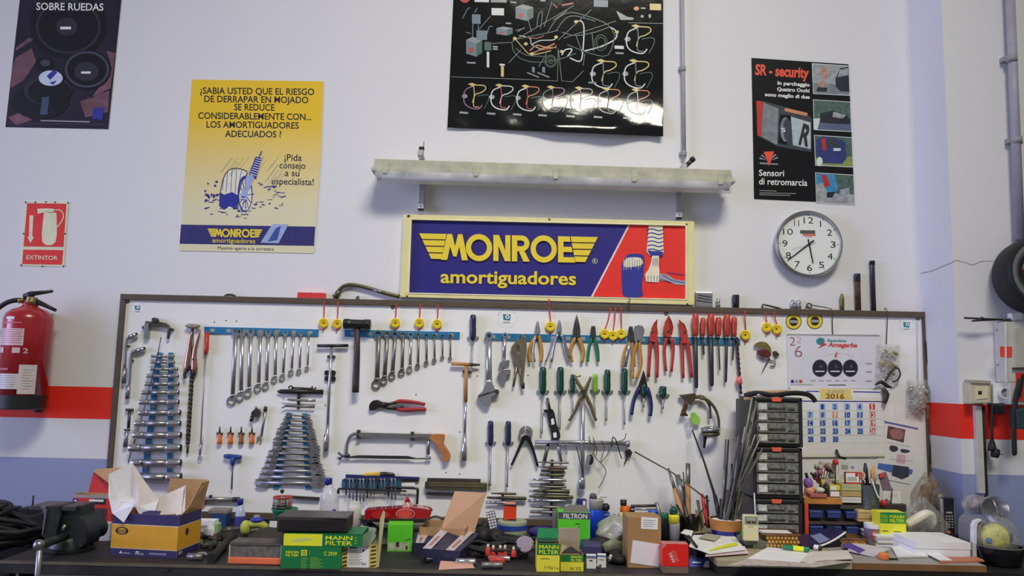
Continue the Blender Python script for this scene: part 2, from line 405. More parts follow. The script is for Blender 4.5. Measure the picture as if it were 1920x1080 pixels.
def logo(mb,f,d0,d1,mat,k=1.0):
 fr,g=f
 def pr(pts):mb.prism(fr,[g(x,y)for x,y in pts],d0,d1,mat)
 for i in range(4):
  a,z=i*33,i*33+27
  pr([(283+a*.475,a),(420-a*.21,a),(420-z*.21,z),(283+z*.475,z)])
  pr([(1043+a*.19,a),(1180-a*.5,a),(1180-z*.5,z),(1043+z*.19,z)])
 pr([(393,130),(424,0),(448,0),(463,62),(478,0),(500,0),(527,130),(497,130),(484,62),(470,112),(454,112),(438,62),(423,130)])
 for cx in(583,908):
  for i in range(28):
   a,z=2*math.pi*i/28,2*math.pi*(i+1)/28
   pr([(cx+r*math.cos(q),65+r*math.sin(q)*1.03)for r,q in((66,a),(66,z),(40,z),(40,a))])
 pr([(655,130),(655,0),(683,0),(715,76),(715,0),(741,0),(741,130),(713,130),(681,54),(681,130)])
 pr([(748,0),(775,0),(775,130),(748,130)]);pr([(775,0),(797,0),(797,25),(775,25)]);pr([(775,54),(797,54),(797,79),(775,79)])
 for i in range(12):
  a,z=-math.pi/2+math.pi*i/12,-math.pi/2+math.pi*(i+1)/12
  pr([(797+r*math.cos(q),39.5+r*math.sin(q))for r,q in((39.5,a),(39.5,z),(14.5,z),(14.5,a))])
 pr([(783,79),(811,76),(838,130),(806,130)])
 pr([(980,0),(1007,0),(1007,130),(980,130)]);pr([(1007,0),(1038,0),(1043,26),(1007,26)]);pr([(1007,52),(1048,52),(1053,78),(1007,78)]);pr([(1007,104),(1060,104),(1066,130),(1007,130)])
logo(b,(W0,lambda x,y:(389+(x-283)*0.1148,428.5+y*0.118+(x-283)*0.0018)),0.0036,0.0042,YEL)
b.text(W0,'amortiguadores',398,454.5,478.5,8.5,0.0042,YEL,0.008)
b.text(W0,'Maximo agarre a la carretera',408,467.5,513,6,0.0036,INK)
c=K(3,320,130);pale=M('print_pale_blue',(150,165,205),0.4)
b.flat(W0,c((572,870),(662,872),(607,978),(505,975)),0.0041,pale)
b.flat(W0,c((590,895),(620,880),(600,960),(545,970)),0.0044,M('print_deep_blue',(60,80,150),0.4))
wp=M('print_offwhite',(214,210,196),0.5)
tread=c((275,770),(280,690),(298,610),(330,565),(380,558),(430,580),(400,640),(380,720),(378,790))
b.flat(W0,tread,0.0037,wp);b.flat(W0,c((275,770),(277,690),(300,705),(345,690),(380,710),(372,790),(330,770),(300,790)),0.0040,BLUEINK)
ln(b,cr(tread,4),1.5,0.0042,INK)
for q in((300,600,290,680),(320,575,312,690),(345,562,338,690),(370,560,362,700),(398,570,382,660)):ln(b,c((q[0],q[1]),(q[2],q[3])),0.9,0.0043,BLUEINK)
b.flat(W0,c(*circ(418,700,42,102,24)),0.0038,BLUEINK);b.flat(W0,c(*circ(420,705,35,90,24)),0.0040,wp)
for a in range(0,360,30):
 ln(b,c((420+10*math.cos(R_(a)),705+25*math.sin(R_(a))),(420+33*math.cos(R_(a)),705+86*math.sin(R_(a)))),1.4,0.0042,BLUEINK)
b.flat(W0,c((398,690),(440,660),(430,720),(400,730)),0.0043,pale);b.flat(W0,c((425,600),(460,590),(470,610),(435,690),(420,660)),0.0044,pale)
b.flat(W0,c((440,590),(478,490),(512,500),(480,620)),0.0044,BLUEINK)
for i in range(8):ln(b,c((446+i*5,585-i*12),(486+i*4,600-i*13)),1.3,0.0046,wp)
ln(b,c((497,495),(512,460)),2,0.0046,BLUEINK)
rr=random.Random(3)
for i in range(26):
 x=255+rr.random()*400;y=480+rr.random()*120
 if 270<x-60<520 and y>540:y=480+rr.random()*40
 l_=40+rr.random()*70;ln(b,c((x,y),(x-l_*.75,y+l_)),0.55,0.0037,GREY)
for i in range(70):
 a=rr.random();x=180+a*460;y=700+rr.random()*140-(60 if x>470 else 0);l_=6+rr.random()*28
 ln(b,c((x,y),(x+l_,y+rr.uniform(-10,6))),0.6+rr.random()*1.6,0.0046,BLUEINK)
for i in range(14):b.flat(W0,c(*circ(185+rr.random()*80,620+rr.random()*130,4+rr.random()*4,7,8)),0.0046,BLUEINK)
t=T('extinguisher_sign','red safety sign with a pale fire extinguisher pictogram, reading EXTINTOR','sign')
b=t.mesh(RED);cream=M('sign_glow_cream',(212,210,180),0.5)
b.prism(W0,[(47.5,377.5),(128,378.5),(119,500),(38,498)],0,0.003,cream)
b.flat(W0,[(51,381),(124.5,382),(119,463),(44,462)],0.0034,M('sign_red',(212,45,35),0.45));b.flat(W0,[(43.5,468),(118.7,469),(116.5,496.5),(41.5,495)],0.0034,M('sign_red',(212,45,35),0.45))
b.text(W0,'EXTINTOR',49.5,486,108,7.5,0.0038,cream,0.014)
b.flat(W0,[(55.5,404),(62.5,404),(60.5,444),(64,444),(57,456),(51,444),(54,444)],0.0038,cream)
b.flat(W0,cr([(82,403),(86,398),(102,398.5),(106,404),(104,454),(79.5,454)],3,True),0.0038,cream);b.flat(W0,[(89,391),(101,391.5),(100,399),(90,399)],0.0038,cream);b.flat(W0,[(69.5,391.5),(90,390.5),(90,396),(71,401)],0.0038,cream)
ln(b,cr([(101,394),(113,394),(119,403),(116,414),(106,427)],4),1.8,0.0039,cream)
for x,y in((48,379),(127,380),(119,499),(39.5,497),(86,378.5),(79,499),(44,438),(122,438),(66,379),(103,379)):b.flat(W0,circ(x,y,1.7,n=8),0.0045,OLDIRON)
t=T('wiring_poster','glossy black poster of a car electrical diagram above the fluorescent light','poster')
m_gl=M('poster_black_laminate',(16,16,18),0.10,var=0.15,scale=5,bump=.10,bscale=11)
b=t.mesh(m_gl)
class Curl:
 n=V((0,-1,0));slope=0.0225;s=W0.s
 def off(s,u,v):
  k=min(1,max(0,(v-140)/95.0));k=k*k*(3-2*k)
  x=(u-840)/403.0
  k=min(1,max(0,(v-160)/78.0));m=math.exp(-((x-.66)/.24)**2)+.35*math.exp(-((x-1.0)/.05)**2)+.15
  return 0.003+k*k*(0.034*m+0.006*(1+math.sin(x*16+v*.03))*m)+.002*k*(1+math.sin(x*27-v*.05))
 def pt(s,u,v,d=0.0):return P(u,v,s.off(u,v)+d)
CU=Curl()
def pq(i,j):
 v=-45+j*(284.0);xl=852-(v+45)/284*13.0;xr=1243.5
 u=xl+(xr-xl)*i;v2=v+(u-840)/403*17*(0.15+0.85*j)
 return CU.pt(u,v2)
b.grid(pq,70,60)
c=K(3,780,0)
wg=M('diagram_grey',(132,138,140),0.3);gd=M('diagram_green',(52,84,76),0.3);wt=M('diagram_white',(200,205,205),0.3);yl=M('diagram_yellow',(196,178,110),0.3);og=M('diagram_orange',(190,110,70),0.3);mg=M('diagram_mauve',(140,92,130),0.3);rd=M('diagram_red',(170,52,48),0.3);bl=M('diagram_steelblue',(95,115,130),0.3)
def dl(pts,w_,mat,k=0):
 pts=c(*pts);pts=cr(pts,k)if k else pts;ln(b,pts,w_,0.0012,mat,CU)
def df(pts,mat,d=0.0010):b.flat(CU,c(*pts),d,mat)
for p in([(198,432),(600,446),(795,456),(800,270)],[(800,270),(820,455),(880,460),(942,398)],[(355,165),(420,90)],[(425,245),(540,238)],[(540,235),(890,30)],[(800,225),(985,55)],[(830,215),(1125,118)],[(720,150),(765,10)],[(520,355),(590,280)],[(690,375),(735,300)],[(1195,128),(1390,132)],[(650,180),(625,90)],[(610,155),(570,180)]):dl(p,0.9,wg)
for p in([(540,240),(550,290),(600,335),(690,350),(800,335),(900,300)],[(545,225),(640,205),(740,185),(800,170)],[(740,185),(790,110),(870,70),(990,100),(1080,140),(1120,200)],[(790,170),(840,105),(900,90),(1010,120)],[(820,180),(900,200),(1010,180),(1090,150)],[(850,250),(980,300),(1080,310),(1120,200)],[(900,200),(930,280)],[(990,180),(1000,290)],[(560,270),(620,310),(740,318)],[(680,150),(690,80),(712,70),(700,160)],[(770,115),(850,60)],[(950,300),(940,370)]):dl(p,1.6,gd,3)
for r in(34,26,12):dl(circ(757,345,r*.95,r,18,full=False),1.3,gd)
for r in(44,30):dl(circ(1040,240,r*.8,r,18,full=False),1.2,gd)
for p,mm,w_ in(([(555,215),(590,255),(640,305),(700,300),(760,285)],yl,1.5),([(650,250),(700,228),(770,225),(790,210)],wt,1.6),([(640,285),(680,255),(730,265),(780,245)],og,2.4),([(650,300),(700,282),(770,270),(790,255)],rd,2),([(620,210),(680,215),(720,200)],rd,1.6),([(580,200),(640,215),(650,250),(700,275)],wt,1.3),([(660,300),(720,270),(790,268)],yl,1.3)):dl(p,w_,mm,4)
for p in([(890,122),(930,120),(945,160),(938,290),(922,345),(865,325)],[(930,290),(1030,265),(1120,220),(1125,175),(1085,150)],[(820,310),(840,280),(878,278),(850,320)]):dl(p,2.2,wt,4)
for x,y in((556,216),(618,247),(652,303),(788,208),(820,290),(1130,180),(900,122)):df(circ(x,y,11,9,10),yl,0.0016)
for x,y,w_,h_ in((282,225,90,95),(560,40,100,78),(452,158,92,42)):
 df([(x,y),(x+w_*.65,y+h_*.2),(x+w_*.65,y+h_),(x,y+h_*.8)],bl);df([(x+w_*.65,y+h_*.2),(x+w_,y),(x+w_,y+h_*.75),(x+w_*.65,y+h_)],gd);df([(x,y),(x+w_*.4,y-h_*.2),(x+w_,y),(x+w_*.65,y+h_*.2)],wg)
 df(circ(x+w_*.3,y+h_*.6,w_*.16,h_*.17,8),rd,0.0016)
for x,y,w_,h_,mm in((425,45,70,42,wt),(1315,20,64,38,yl),(1117,256,52,20,wt),(340,170,60,55,bl),(385,235,38,50,gd),(315,80,48,55,bl),(398,290,14,90,wt),(478,370,16,62,yl),(470,358,30,12,wt),(1000,0,80,40,bl)):
 df([(x,y),(x+w_,y+2),(x+w_,y+h_),(x,y+h_-2)],mm,0.0014)
dl([(430,60),(450,55),(470,62),(490,58)],2.4,INK);dl([(430,75),(455,72),(490,76)],2.4,INK)
for p in([(262,105),(290,50),(305,45)],[(330,70),(345,45)],[(320,130),(318,215)],[(350,140),(350,215)],[(400,190),(412,150),(430,150)],[(280,180),(310,190)],[(560,170),(610,160)]):dl(p,1.5,bl,3)
for x in(660,718):df([(x-8,375),(x+8,378),(x+8,410),(x-8,405)],bl);dl([(x-35,408),(x+32,435)],2.2,wg)
df([(1125,60),(1190,95),(1225,100),(1220,112),(1150,112)],wg);df(circ(1240,48,16,12,10),og);dl([(770,20),(795,45)],2,rd);dl([(820,30),(885,18)],3,rd)
df(circ(1315,90,8,12,8),wg);df(circ(1272,92,10,8,8),wg)
def harness(x,y,k,c1,c2,c3):
 df([(x+30*k,y-6*k),(x+55*k,y-14*k),(x+84*k,y-2*k),(x+60*k,y+10*k)],yl,0.0016)
 dl([(x+70*k,y),(x+130*k,y+4*k),(x+140*k,y+26*k),(x+110*k,y+48*k),(x+75*k,y+62*k),(x+60*k,y+110*k)],2.0*k,c1,4)
 dl([(x+62*k,y+8*k),(x+20*k,y+26*k),(x+5*k,y+60*k),(x+8*k,y+110*k),(x+40*k,y+140*k),(x+95*k,y+150*k),(x+120*k,y+125*k)],2.2*k,c2,4)
 dl([(x+66*k,y+8*k),(x+70*k,y+60*k),(x+66*k,y+130*k),(x+100*k,y+138*k)],1.7*k,c3,4)
 dl([(x+90*k,y+70*k),(x+150*k,y+62*k),(x+160*k,y+90*k),(x+130*k,y+150*k)],1.4*k,gd,4);df(circ(x+10*k,y+70*k,18*k,14*k,8),wg)
for x,y in((1180,150),(985,345),(1168,345)):harness(x,y,1.0,yl,wt,bl)
for i,(x,c1,c2,c3)in enumerate(((265,yl,mg,yl),(418,wt,wt,rd),(565,og,wt,rd),(708,mg,gd,mg),(865,wg,gd,mg),(1020,og,wg,gd),(1185,og,wg,wt))):
 harness(x,478+i*5,0.9,c1,c2,c3)
 dl([(x-20,632+i*5),(x+28,636+i*5)],3.5,wg)
for x,y,l_ in((432,262,28),(432,275,28),(505,130,30),(530,12,36),(1122,298,46),(970,464,44),(285,352,50),(1265,45,26),(700,3,28)):dl([(x,y),(x+l_,y+2)],3,wg)
df(circ(275,-12,30,28,16),rd);dl([(330,2),(410,4)],6,wt);dl([(420,4),(510,6)],6,wg)
t=T('sensor_poster','black poster with four car photos down one side, headed SR security','poster')
b=t.mesh(PB)
sheet(b,[(1409,108.5),(1591,120.5),(1602.5,381.5),(1414,373)],0.002,None)
c=K(2.7,1320,0);orr=M('poster_orange_red',(222,74,52),0.4)
b.text(W0,'SR - security',1415.5,139.5,1516,19,0.0026,orr,0.035,v1=146)
for s,x0,x1,y,y1 in(('In parcheggio',372,535,428,438),('Quattro Occhi',370,533,459,468),('sono meglio di due',308,535,486,500)):
 (a,z),=c((x0,y));(a2,z2),=c((x1,y1));b.text(W0,s,a,z,a2,6.5,0.0026,WHITE,0.03,v1=z2)
b.text(W0,'Sensori',1423,329.5,1470,11.5,0.0026,WHITE,0.012,v1=330.5);b.text(W0,'di retromarcia',1423,345.5,1513.5,12,0.0026,WHITE,0.012,v1=348.5)
for y,x1 in((357,1456),(361.5,1492),(365,1482)):ln(b,[(1424,y),(x1,y+1.5)],1.2,0.0026,GREY)
df2=lambda pts,mm,d:b.flat(W0,c(*pts),d,mm)
lg=M('poster_lamp_grey',(118,125,132),0.35,var=0.35,scale=30);dk=M('poster_lamp_dark',(52,60,68),0.35,var=0.3,scale=30)
df2([(265,510),(300,512),(420,545),(525,580),(545,600),(545,770),(480,760),(370,740),(275,690)],dk,0.0026)
df2([(265,510),(300,515),(288,692),(270,685)],M('poster_lamp_red',(176,44,40),0.35),0.0030)
df2([(300,520),(378,550),(370,735),(290,690)],lg,0.0029);df2([(410,545),(525,572),(520,588),(408,562)],M('poster_amber',(196,130,92),0.35),0.0030)
df2([(385,580),(440,585),(420,735),(378,725)],PB,0.0030);df2(circ(412,655,26,62,18),lg,0.0032);df2(circ(420,655,20,56,18),dk,0.0034)
df2([(440,590),(540,620),(540,755),(450,735)],M('poster_lamp_pale',(166,178,184),0.35,var=0.2,scale=40),0.0032)
b.text(W0,'R',c((478,728))[0][0],c((478,728))[0][1],c((528,740))[0][0],38,0.0036,INK,0.035,v1=c((528,740))[0][1]);b.text(W0,'s',c((392,668))[0][0],c((392,668))[0][1],c((412,670))[0][0],12,0.0037,WHITE)
df2([(303,768),(355,766),(330,842)],orr,0.0030)
for k in range(7):
 a=R_(200+k*23);df2([(328+10*math.cos(a),815+10*math.sin(a)),(328+50*math.cos(a-.12),815+46*math.sin(a-.12)),(328+50*math.cos(a+.08),815+46*math.sin(a+.08))],wg,0.0028)
df2([(282,822),(375,828),(375,835),(282,830)],wg,0.0029)
sky=M('photo_stone',(150,152,158),0.4,var=0.35,scale=40);trees=M('photo_trees',(72,96,88),0.4,var=0.5,scale=60);road=M('photo_road',(84,92,122),0.4,var=0.15,scale=30);carb=M('photo_car_blue',(46,56,112),0.35,var=0.25,scale=40);card_=M('photo_car_dark',(34,38,50),0.35,var=0.3,scale=40);grs=M('photo_grass',(128,142,78),0.4,var=0.3,scale=50);cyan=M('photo_car_cyan',(62,130,178),0.35,var=0.3,scale=40);tanp=M('photo_skin',(170,128,110),0.4,var=0.3,scale=50)
for y,bgm,flr in((320,sky,lg),(503,trees,road),(683,trees,grs),(873,trees,sky)):
 df2([(546+(y-320)*.03,y),(733+(y-320)*.045,y+12),(740+(y-320)*.045,y+165),(552+(y-320)*.03,y+155)],wt,0.0025)
 df2([(549+(y-320)*.03,y+3),(731+(y-320)*.045,y+15),(737+(y-320)*.045,y+161),(555+(y-320)*.03,y+151)],bgm,0.0027)
 df2([(552+(y-320)*.03,y+100),(735+(y-320)*.045,y+112),(737+(y-320)*.045,y+161),(555+(y-320)*.03,y+151)],flr,0.0029)
df2([(595,340),(622,340),(625,400),(598,400)],tanp,0.0031);df2([(665,400),(690,345),(732,338),(736,465),(690,462),(668,440)],card_,0.0032);df2([(688,352),(730,345),(731,380),(675,392)],sky,0.0034);df2(circ(597,428,16,18,10),tanp,0.0032);df2([(575,440),(625,445),(620,465),(570,462)],card_,0.0033)
df2([(588,575),(650,560),(720,580),(742,610),(738,630),(650,625),(590,620)],card_,0.0031);df2([(655,565),(720,583),(700,600),(650,592)],sky,0.0033);df2([(553,600),(588,598),(575,655),(555,655)],wt,0.0031)
df2([(568,705),(600,692),(660,695),(715,720),(722,800),(700,830),(580,825),(566,790)],carb,0.0031);df2([(592,700),(615,698),(620,760),(600,762)],rd,0.0033);df2([(625,702),(660,702),(700,745),(620,742)],dk,0.0033);df2([(655,750),(692,750),(692,764),(655,764)],wt,0.0034);df2(circ(585,818,16,24,12),wt,0.0034)
df2([(568,885),(600,878),(660,885),(680,950),(660,985),(600,990),(570,930)],cyan,0.0031);df2([(595,885),(620,885),(640,940),(610,950)],rd,0.0033);df2([(570,935),(600,925),(622,970),(622,1018),(570,1015)],sky,0.0034);df2([(690,960),(735,950),(738,1020),(680,1020)],sky,0.0034);df2([(610,975),(665,970),(650,1000),(620,1000)],card_,0.0033)
# ================================================================== conduit, light fitting, sign, clock
t=T('wall_conduit','thin grey conduit pipe dropping to the fluorescent light beside the wiring poster','pipe')
b=t.part('pipe',M('conduit_grey',(158,158,156),0.5));b.tube([P(1279.5,-25,0.02),P(1283,296,0.02)],0.0088,n=10)
for y in(129,288):
 q=t.part('clamp',M('clamp_grey',(140,140,140),0.5));x=1279.7+y*.0105
 q.lathe(P(x,y-5,0.02),P(x,y+5,0.02),[(0,0.0105),(0.3,0.0118),(0.7,0.0118),(1,0.0105)]);q.box(P(x-3,y,0.008),0.014,0.008,0.008)
t=T('fluorescent_light','long dusty fluorescent batten light with a clear cover above the blue sign','light')
FD=0.16
hous=M('dusty_cream_housing',(172,172,152),0.6,var=0.22,scale=14)
Wf=Wall(FD)
b=t.part('housing',hous,0.004)
b.prism(Wf,[(702,297),(1371,318),(1375,339),(699,316)],-0.11,0.0)
b2=t.part('rim',hous);b2.prism(Wf,[(696,314),(1378,336.5),(1380,341),(696,319)],-0.115,0.004)
cv=t.part('cover',film('clear_dusty_cover',(226,226,228),0.62,5,0.04,0.12),label='clear ribbed plastic cover')
def cov(i,j):
 a=math.pi*j;x0=703+i*669.0;y0=319+i*20.5
 return P(x0+3*math.sin(a)*(1 if i<.5 else-1),y0+24*min(1,j*2)**.9,FD-0.052+0.056*(abs(math.cos(a))**.4)*(1 if a<math.pi/2 else-1))
cv.grid(cov,24,12)
for xx in(705,1370):cv.face(cv.add([cov(0 if xx<800 else 1,j/12)for j in range(13)]))
tb=t.part('tube',M('lamp_tube_white',(232,232,235),0.3));tb.tube([P(712,331,FD-0.045),P(1364,351,FD-0.045)],0.013,n=12)
for xx in(708,1366):tb.lathe(P(xx,331+(xx-712)*.0307,FD-.045),P(xx+(6 if xx<900 else-6),331+(xx-712)*.0307,FD-.045),[(0,.012),(0,.016),(1,.016),(1,.01)],GREY)
for x in(722,892,1042,1190,1352):
 y=312+(x-702)*.0325;q=t.part('clip',hous,0.001);q.prism(Wf,[(x-5,y-8),(x+5,y-8),(x+6,y+4),(x+4,y+12),(x-4,y+12),(x-6,y+4)],0.0,0.008)
for(x,y0,y1,rod)in((793,276,393,True),(1272,300,409,False)):
 al=M('bracket_aluminium',(190,190,188),0.45,0.3)
 q=t.part('bracket',al);zt=P(x,y0+24,0.02);zb=P(x,y1,0.02)
 q.box((zt.x,-0.014,(zt.z+zb.z)/2),0.011,0.014,(zt.z-zb.z)/2)
 q.box((zt.x,-0.03,zb.z+0.010),0.012,0.012,0.012,mat=WHITE);q.box((zt.x,-0.03,zb.z-0.003),0.012,0.012,0.004,mat=BLACKP);q.ball((zt.x,-0.043,zb.z+0.010),0.003,mat=BLACKP)
 hb=P(x,y0+26,0.02);q.box((hb.x,-0.075,hb.z),0.010,0.075,0.010)
 if rod:
  q.tube([P(790.5,300,0.13),P(790.5,278,0.13)],0.011,n=8);q.tube([P(790.5,281,0.13),P(790.5,276,0.13)],0.0125,BLACKP,n=8);q.tube([P(794,278,0.13),P(795,265,0.13)],0.0015,BLACKP)
 else:
  q.tube([P(1283,314,0.13),P(1299,299,0.14)],0.010,n=8,mat=OLDIRON);q.tube([P(1296,301,0.14),P(1301,297,0.14)],0.0125,BLACKP,n=8)
t=T('shop_sign','blue and red sign with raised yellow MONROE lettering above the tool board','sign')
cre=M('sign_cream_frame',(214,206,150),0.45,var=0.06);b=t.part('frame',cre,0.003)
o_=[(757,402),(1302,415),(1302,572),(750,557)];i_=[(772,412),(1285.5,423.5),(1285.5,560.5),(767,548.5)]
for k in range(4):b.prism(W0,[o_[k],o_[(k+1)%4],i_[(k+1)%4],i_[k]],0.0,0.035)
j_=[(770,410),(1288.5,421.2),(1288.5,563),(764.5,551)]
for k in range(4):b.prism(W0,[j_[k],j_[(k+1)%4],i_[(k+1)%4],i_[k]],0.03,0.038,M('sign_cream_bead',(224,217,180),0.45))
b=t.part('panel',M('sign_blue',(44,38,118),0.35,var=0.06));b.prism(W0,i_,0.005,0.022)
W2=Wall(0.0225)
c=K(2.6667,680,250);sr=M('sign_face_red',(218,48,40),0.4,var=0.05)
b.prism(W2,c((1335,458),(1615,463),(1615,828),(1145,815)),-0.003,0.002,sr);b.prism(W2,c((1328,458),(1337,458),(1152,815),(1142,815)),-0.003,0.003,M('sign_pinkish_white',(225,205,205),0.4))
wht=M('sign_art_cream',(220,214,188),0.4);bl_=M('sign_art_blue',(48,52,140),0.4)
b.prism(W2,cr(c((1318,612),(1345,602),(1390,604),(1408,625),(1405,700),(1395,770),(1396,815),(1310,815),(1297,760),(1296,660)),4,True),0.0,0.004,bl_)
b.flat(W2,cr(c((1312,632),(1345,620),(1392,625),(1398,655),(1345,668),(1306,665)),4,True),0.0045,wht)
rr=random.Random(5)
for i in range(16):
 x=1306+i*6;ln(b,c((x,618+rr.random()*15),(x-3+rr.random()*4,668+rr.random()*(34 if i%2 else 18))),0.7,0.005,bl_ if i%2 else wht,W2)
b.prism(W2,c((1432,455),(1500,455),(1505,590),(1498,615),(1440,615),(1420,590)),0,0.006,wht)
for i in range(6):ln(b,cr(c((1420+i,482+i*20),(1450,478+i*20),(1480,487+i*20),(1504,480+i*20)),3),2.1,0.0064,bl_,W2)
b.flat(W2,c((1424,585),(1502,592),(1500,618),(1440,615)),0.0066,bl_)
b.prism(W2,c((1448,612),(1482,612),(1480,660),(1484,690),(1480,745),(1418,742),(1412,705),(1430,680),(1440,655)),0,0.007,wht)
for i in range(4):ln(b,c((1428+i*15,712),(1426+i*15,742)),1,0.0074,bl_,W2)
for i in range(5):ln(b,c((1450+i*6,625),(1450+i*6,665)),0.7,0.0074,bl_,W2)
b.prism(W2,c((1484,700),(1520,705),(1560,730),(1615,738),(1615,758),(1570,758),(1530,740),(1484,735)),0,0.005,M('sign_art_grey',(150,152,160),0.4))
for p in(((1500,708),(1545,735),(1612,748)),((1490,728),(1540,745)),((1520,695),(1610,708))):ln(b,c(*p),1.2,0.0056,bl_,W2)
b.flat(W2,circ(1115.5,489.5,5,n=14),0.001,wht);b.flat(W2,circ(1115.5,489.5,4.2,n=14),0.0014,M('sign_blue',(0,0,0)));b.text(W2,'R',1113.5,492,1117.5,5,0.0018,YEL,0.02)
b=t.part('lettering',YEL,label='raised yellow plastic letters')
logo(b,(W2,lambda x,y:(786+(x-283)*0.3735,437.5+y*0.375+(x-283)*0.0078)),0.0,0.008,YEL)
b.text(W2,'amortiguadores',826,530,1080,24,0.004,YEL,0.022,v1=534)
for x,y in((767,404.5),(1030,411),(1287.5,420.5),(763,555.5),(1289,570),(765,405)):
 q=t.part('screw',OLDIRON);q.prism(Wall(0.034),circ(x,y,2.0,n=8),0,0.003)
t=T('wall_clock','round wall clock with a silver rim and black numerals','clock')
cc=P(1511,460,0);CR_=0.151
class Clk:
 n=V((0,-1,0));slope=0;s=1/416.0;d0=0.0
 def pt(s,u,v,d=0.0):return V((cc.x+u*s.s,-d,cc.z-v*s.s))
CK=Clk()
t.part('case',M('brushed_silver',(190,190,195),0.25,1.0)).lathe((cc.x,0,cc.z),(cc.x,-0.05,cc.z),[(0,CR_*0.97),(0.5,CR_),(0.85,CR_),(1,CR_*.965),(1.0,CR_*.935),(0.8,CR_*.915),(0.7,CR_*.905)],n=48)
f=t.part('dial',M('clock_dial',(214,216,214),0.4,var=0.02));f.flat(CK,circ(0,0,57.5,n=48),0.037)
for h in range(1,13):
 a=R_(h*30);s_=str(h);wd={1:1.0,11:4.6}.get(h,(4.6*len(s_)if h>9 else 4.8));x,y=45*math.sin(a),-45*math.cos(a)
 f.text(CK,s_,x-wd,y+6,x+wd,12.0,0.0376,INK,-0.005 if len(s_)>1 else 0.0);f.flat(CK,circ(54.3*math.sin(a),-54.3*math.cos(a),1.1,n=8),0.0376,INK)
for k in range(60):
 a=R_(k*6);ln(f,[(53.5*math.sin(a),-53.5*math.cos(a)),(55.5*math.sin(a),-55.5*math.cos(a))],0.35,0.0374,GREY,CK)
f.rect(CK,-16,-26,12,-19,0.0376,M('dial_mark_dark',(80,80,80)));f.rect(CK,-11,-18.5,13,-15,0.0376,M('dial_mark_red',(205,95,85)));f.rect(CK,-6,-14,6,-12.4,0.0376,GREY)
ah=R_(170);am=R_(232)
hh=t.part('hour_hand',INK);hh.prism(CK,band([(-9*math.sin(ah),9*math.cos(ah)),(37*math.sin(ah),-37*math.cos(ah))],[2.4,2.0],False),0.0395,0.0405)
hm=t.part('minute_hand',INK);hm.prism(CK,band([(-11*math.sin(am),11*math.cos(am)),(52*math.sin(am),-52*math.cos(am))],[2.8,1.6],False),0.041,0.042);hm.prism(CK,circ(0,0,2.6,n=12),0.0405,0.0435)
a=R_(252);t.part('second_hand',GREY).prism(CK,band([(-13*math.sin(a),13*math.cos(a)),(33*math.sin(a),-33*math.cos(a))],0.6,False),0.043,0.0434)
# ================================================================== tool board
t=T('tool_board','wide white tool board in a dark brown frame on the workshop wall','tool board')
XL,XR,ZBt,ZTp=-1.747,1.858,0.918,1.884
b=t.part('panel',M('board_white',(222,220,218),0.5,var=0.05,scale=5));b.box(((XL+XR)/2,-0.010,(ZBt+ZTp)/2),(XR-XL)/2-0.004,0.010,(ZTp-ZBt)/2-0.004)
fm=M('board_brown_frame',(82,70,58),0.5,var=0.12);b=t.part('frame',fm,0.002);fw_=0.014
b.box(((XL+XR)/2,-0.016,ZTp-0.013),(XR-XL)/2,0.016,0.013);b.box(((XL+XR)/2,-0.016,ZBt+fw_),(XR-XL)/2,0.016,fw_)
b.box((XL+0.012,-0.0155,(ZTp+ZBt)/2),0.012,0.0155,(ZTp-ZBt)/2-0.027);b.box((XR-0.012,-0.0155,(ZTp+ZBt)/2),0.012,0.0155,(ZTp-ZBt)/2-0.027)
for x,y in((239,565),(736,576),(1249,588),(1721,597)):
 q=t.part('screw',OLDIRON);q.prism(BD,circ(x,y,3.4,n=10),0,0.003);q.prism(BD,circ(x,y,1.5,n=8),0.003,0.005,STEEL)
b=t.part('hole_mark',INK)
for x,y in((402,604),(424,601),(443,602),(862,810),(1030,800),(836,886),(862,889),(780,740),(990,704),(895,705),(610,760),(437,620)):b.flat(BD,circ(x,y,1.3,n=8),0.0004)
teal=M('sticker_teal_print',(52,120,140),0.5);stw=M('sticker_white',(226,226,230),0.45)
for x,y,r,lb in((258,577,15,'round white sticker with a teal emblem above the two angled pipe wrenches'),(950.5,595,20,'round white sticker with a teal emblem near the chrome adjustable wrench'),(1700,609,17,'round white sticker with a teal emblem by the hanging plastic bags')):
 s_=T('round_sticker',lb,'sticker','round stickers on the tool board');q=s_.mesh(stw)
 q.prism(BD,circ(x,y,r,n=28),0,0.0006);q.flat(BD,[(x-r*.38,y-r*.3),(x+r*.36,y-r*.28),(x+r*.3,y+r*.32),(x-r*.32,y+r*.25)],0.0009,teal);q.ring(BD,x+1,y-1,r*.2,r*.1,.0009,.0013,stw,10);q.flat(BD,[(x-r*.35,y+r*.42),(x+r*.32,y+r*.44),(x+r*.32,y+r*.56),(x-r*.35,y+r*.54)],0.0009,GREY)
 for k in range(9):
  a=R_(200+k*16);q.flat(BD,circ(x+r*.84*math.cos(a),y+r*.84*math.sin(a),r*.06,n=6),.0009,GREY)
for x,lb in((1488,'round yellow and black sticker, the one nearer the yellow tape discs'),(1528,'round yellow and black sticker, the one nearer the hanging calendar wire')):
 s_=T('gauge_sticker',lb,'sticker','yellow and black stickers');q=s_.mesh(INK);y=603 if x<1500 else 602
 q.prism(BD,circ(x,y,14.8,n=28),0,0.0015);q.flat(BD,circ(x,y,13.6,n=28),0.0018,YEL);q.flat(BD,circ(x,y,8.3,n=24),0.0021,INK);q.flat(BD,[(x-7,y-2.5),(x+7,y-2.2),(x+7,y+2.8),(x-7,y+2.5)],0.0024,GREY)
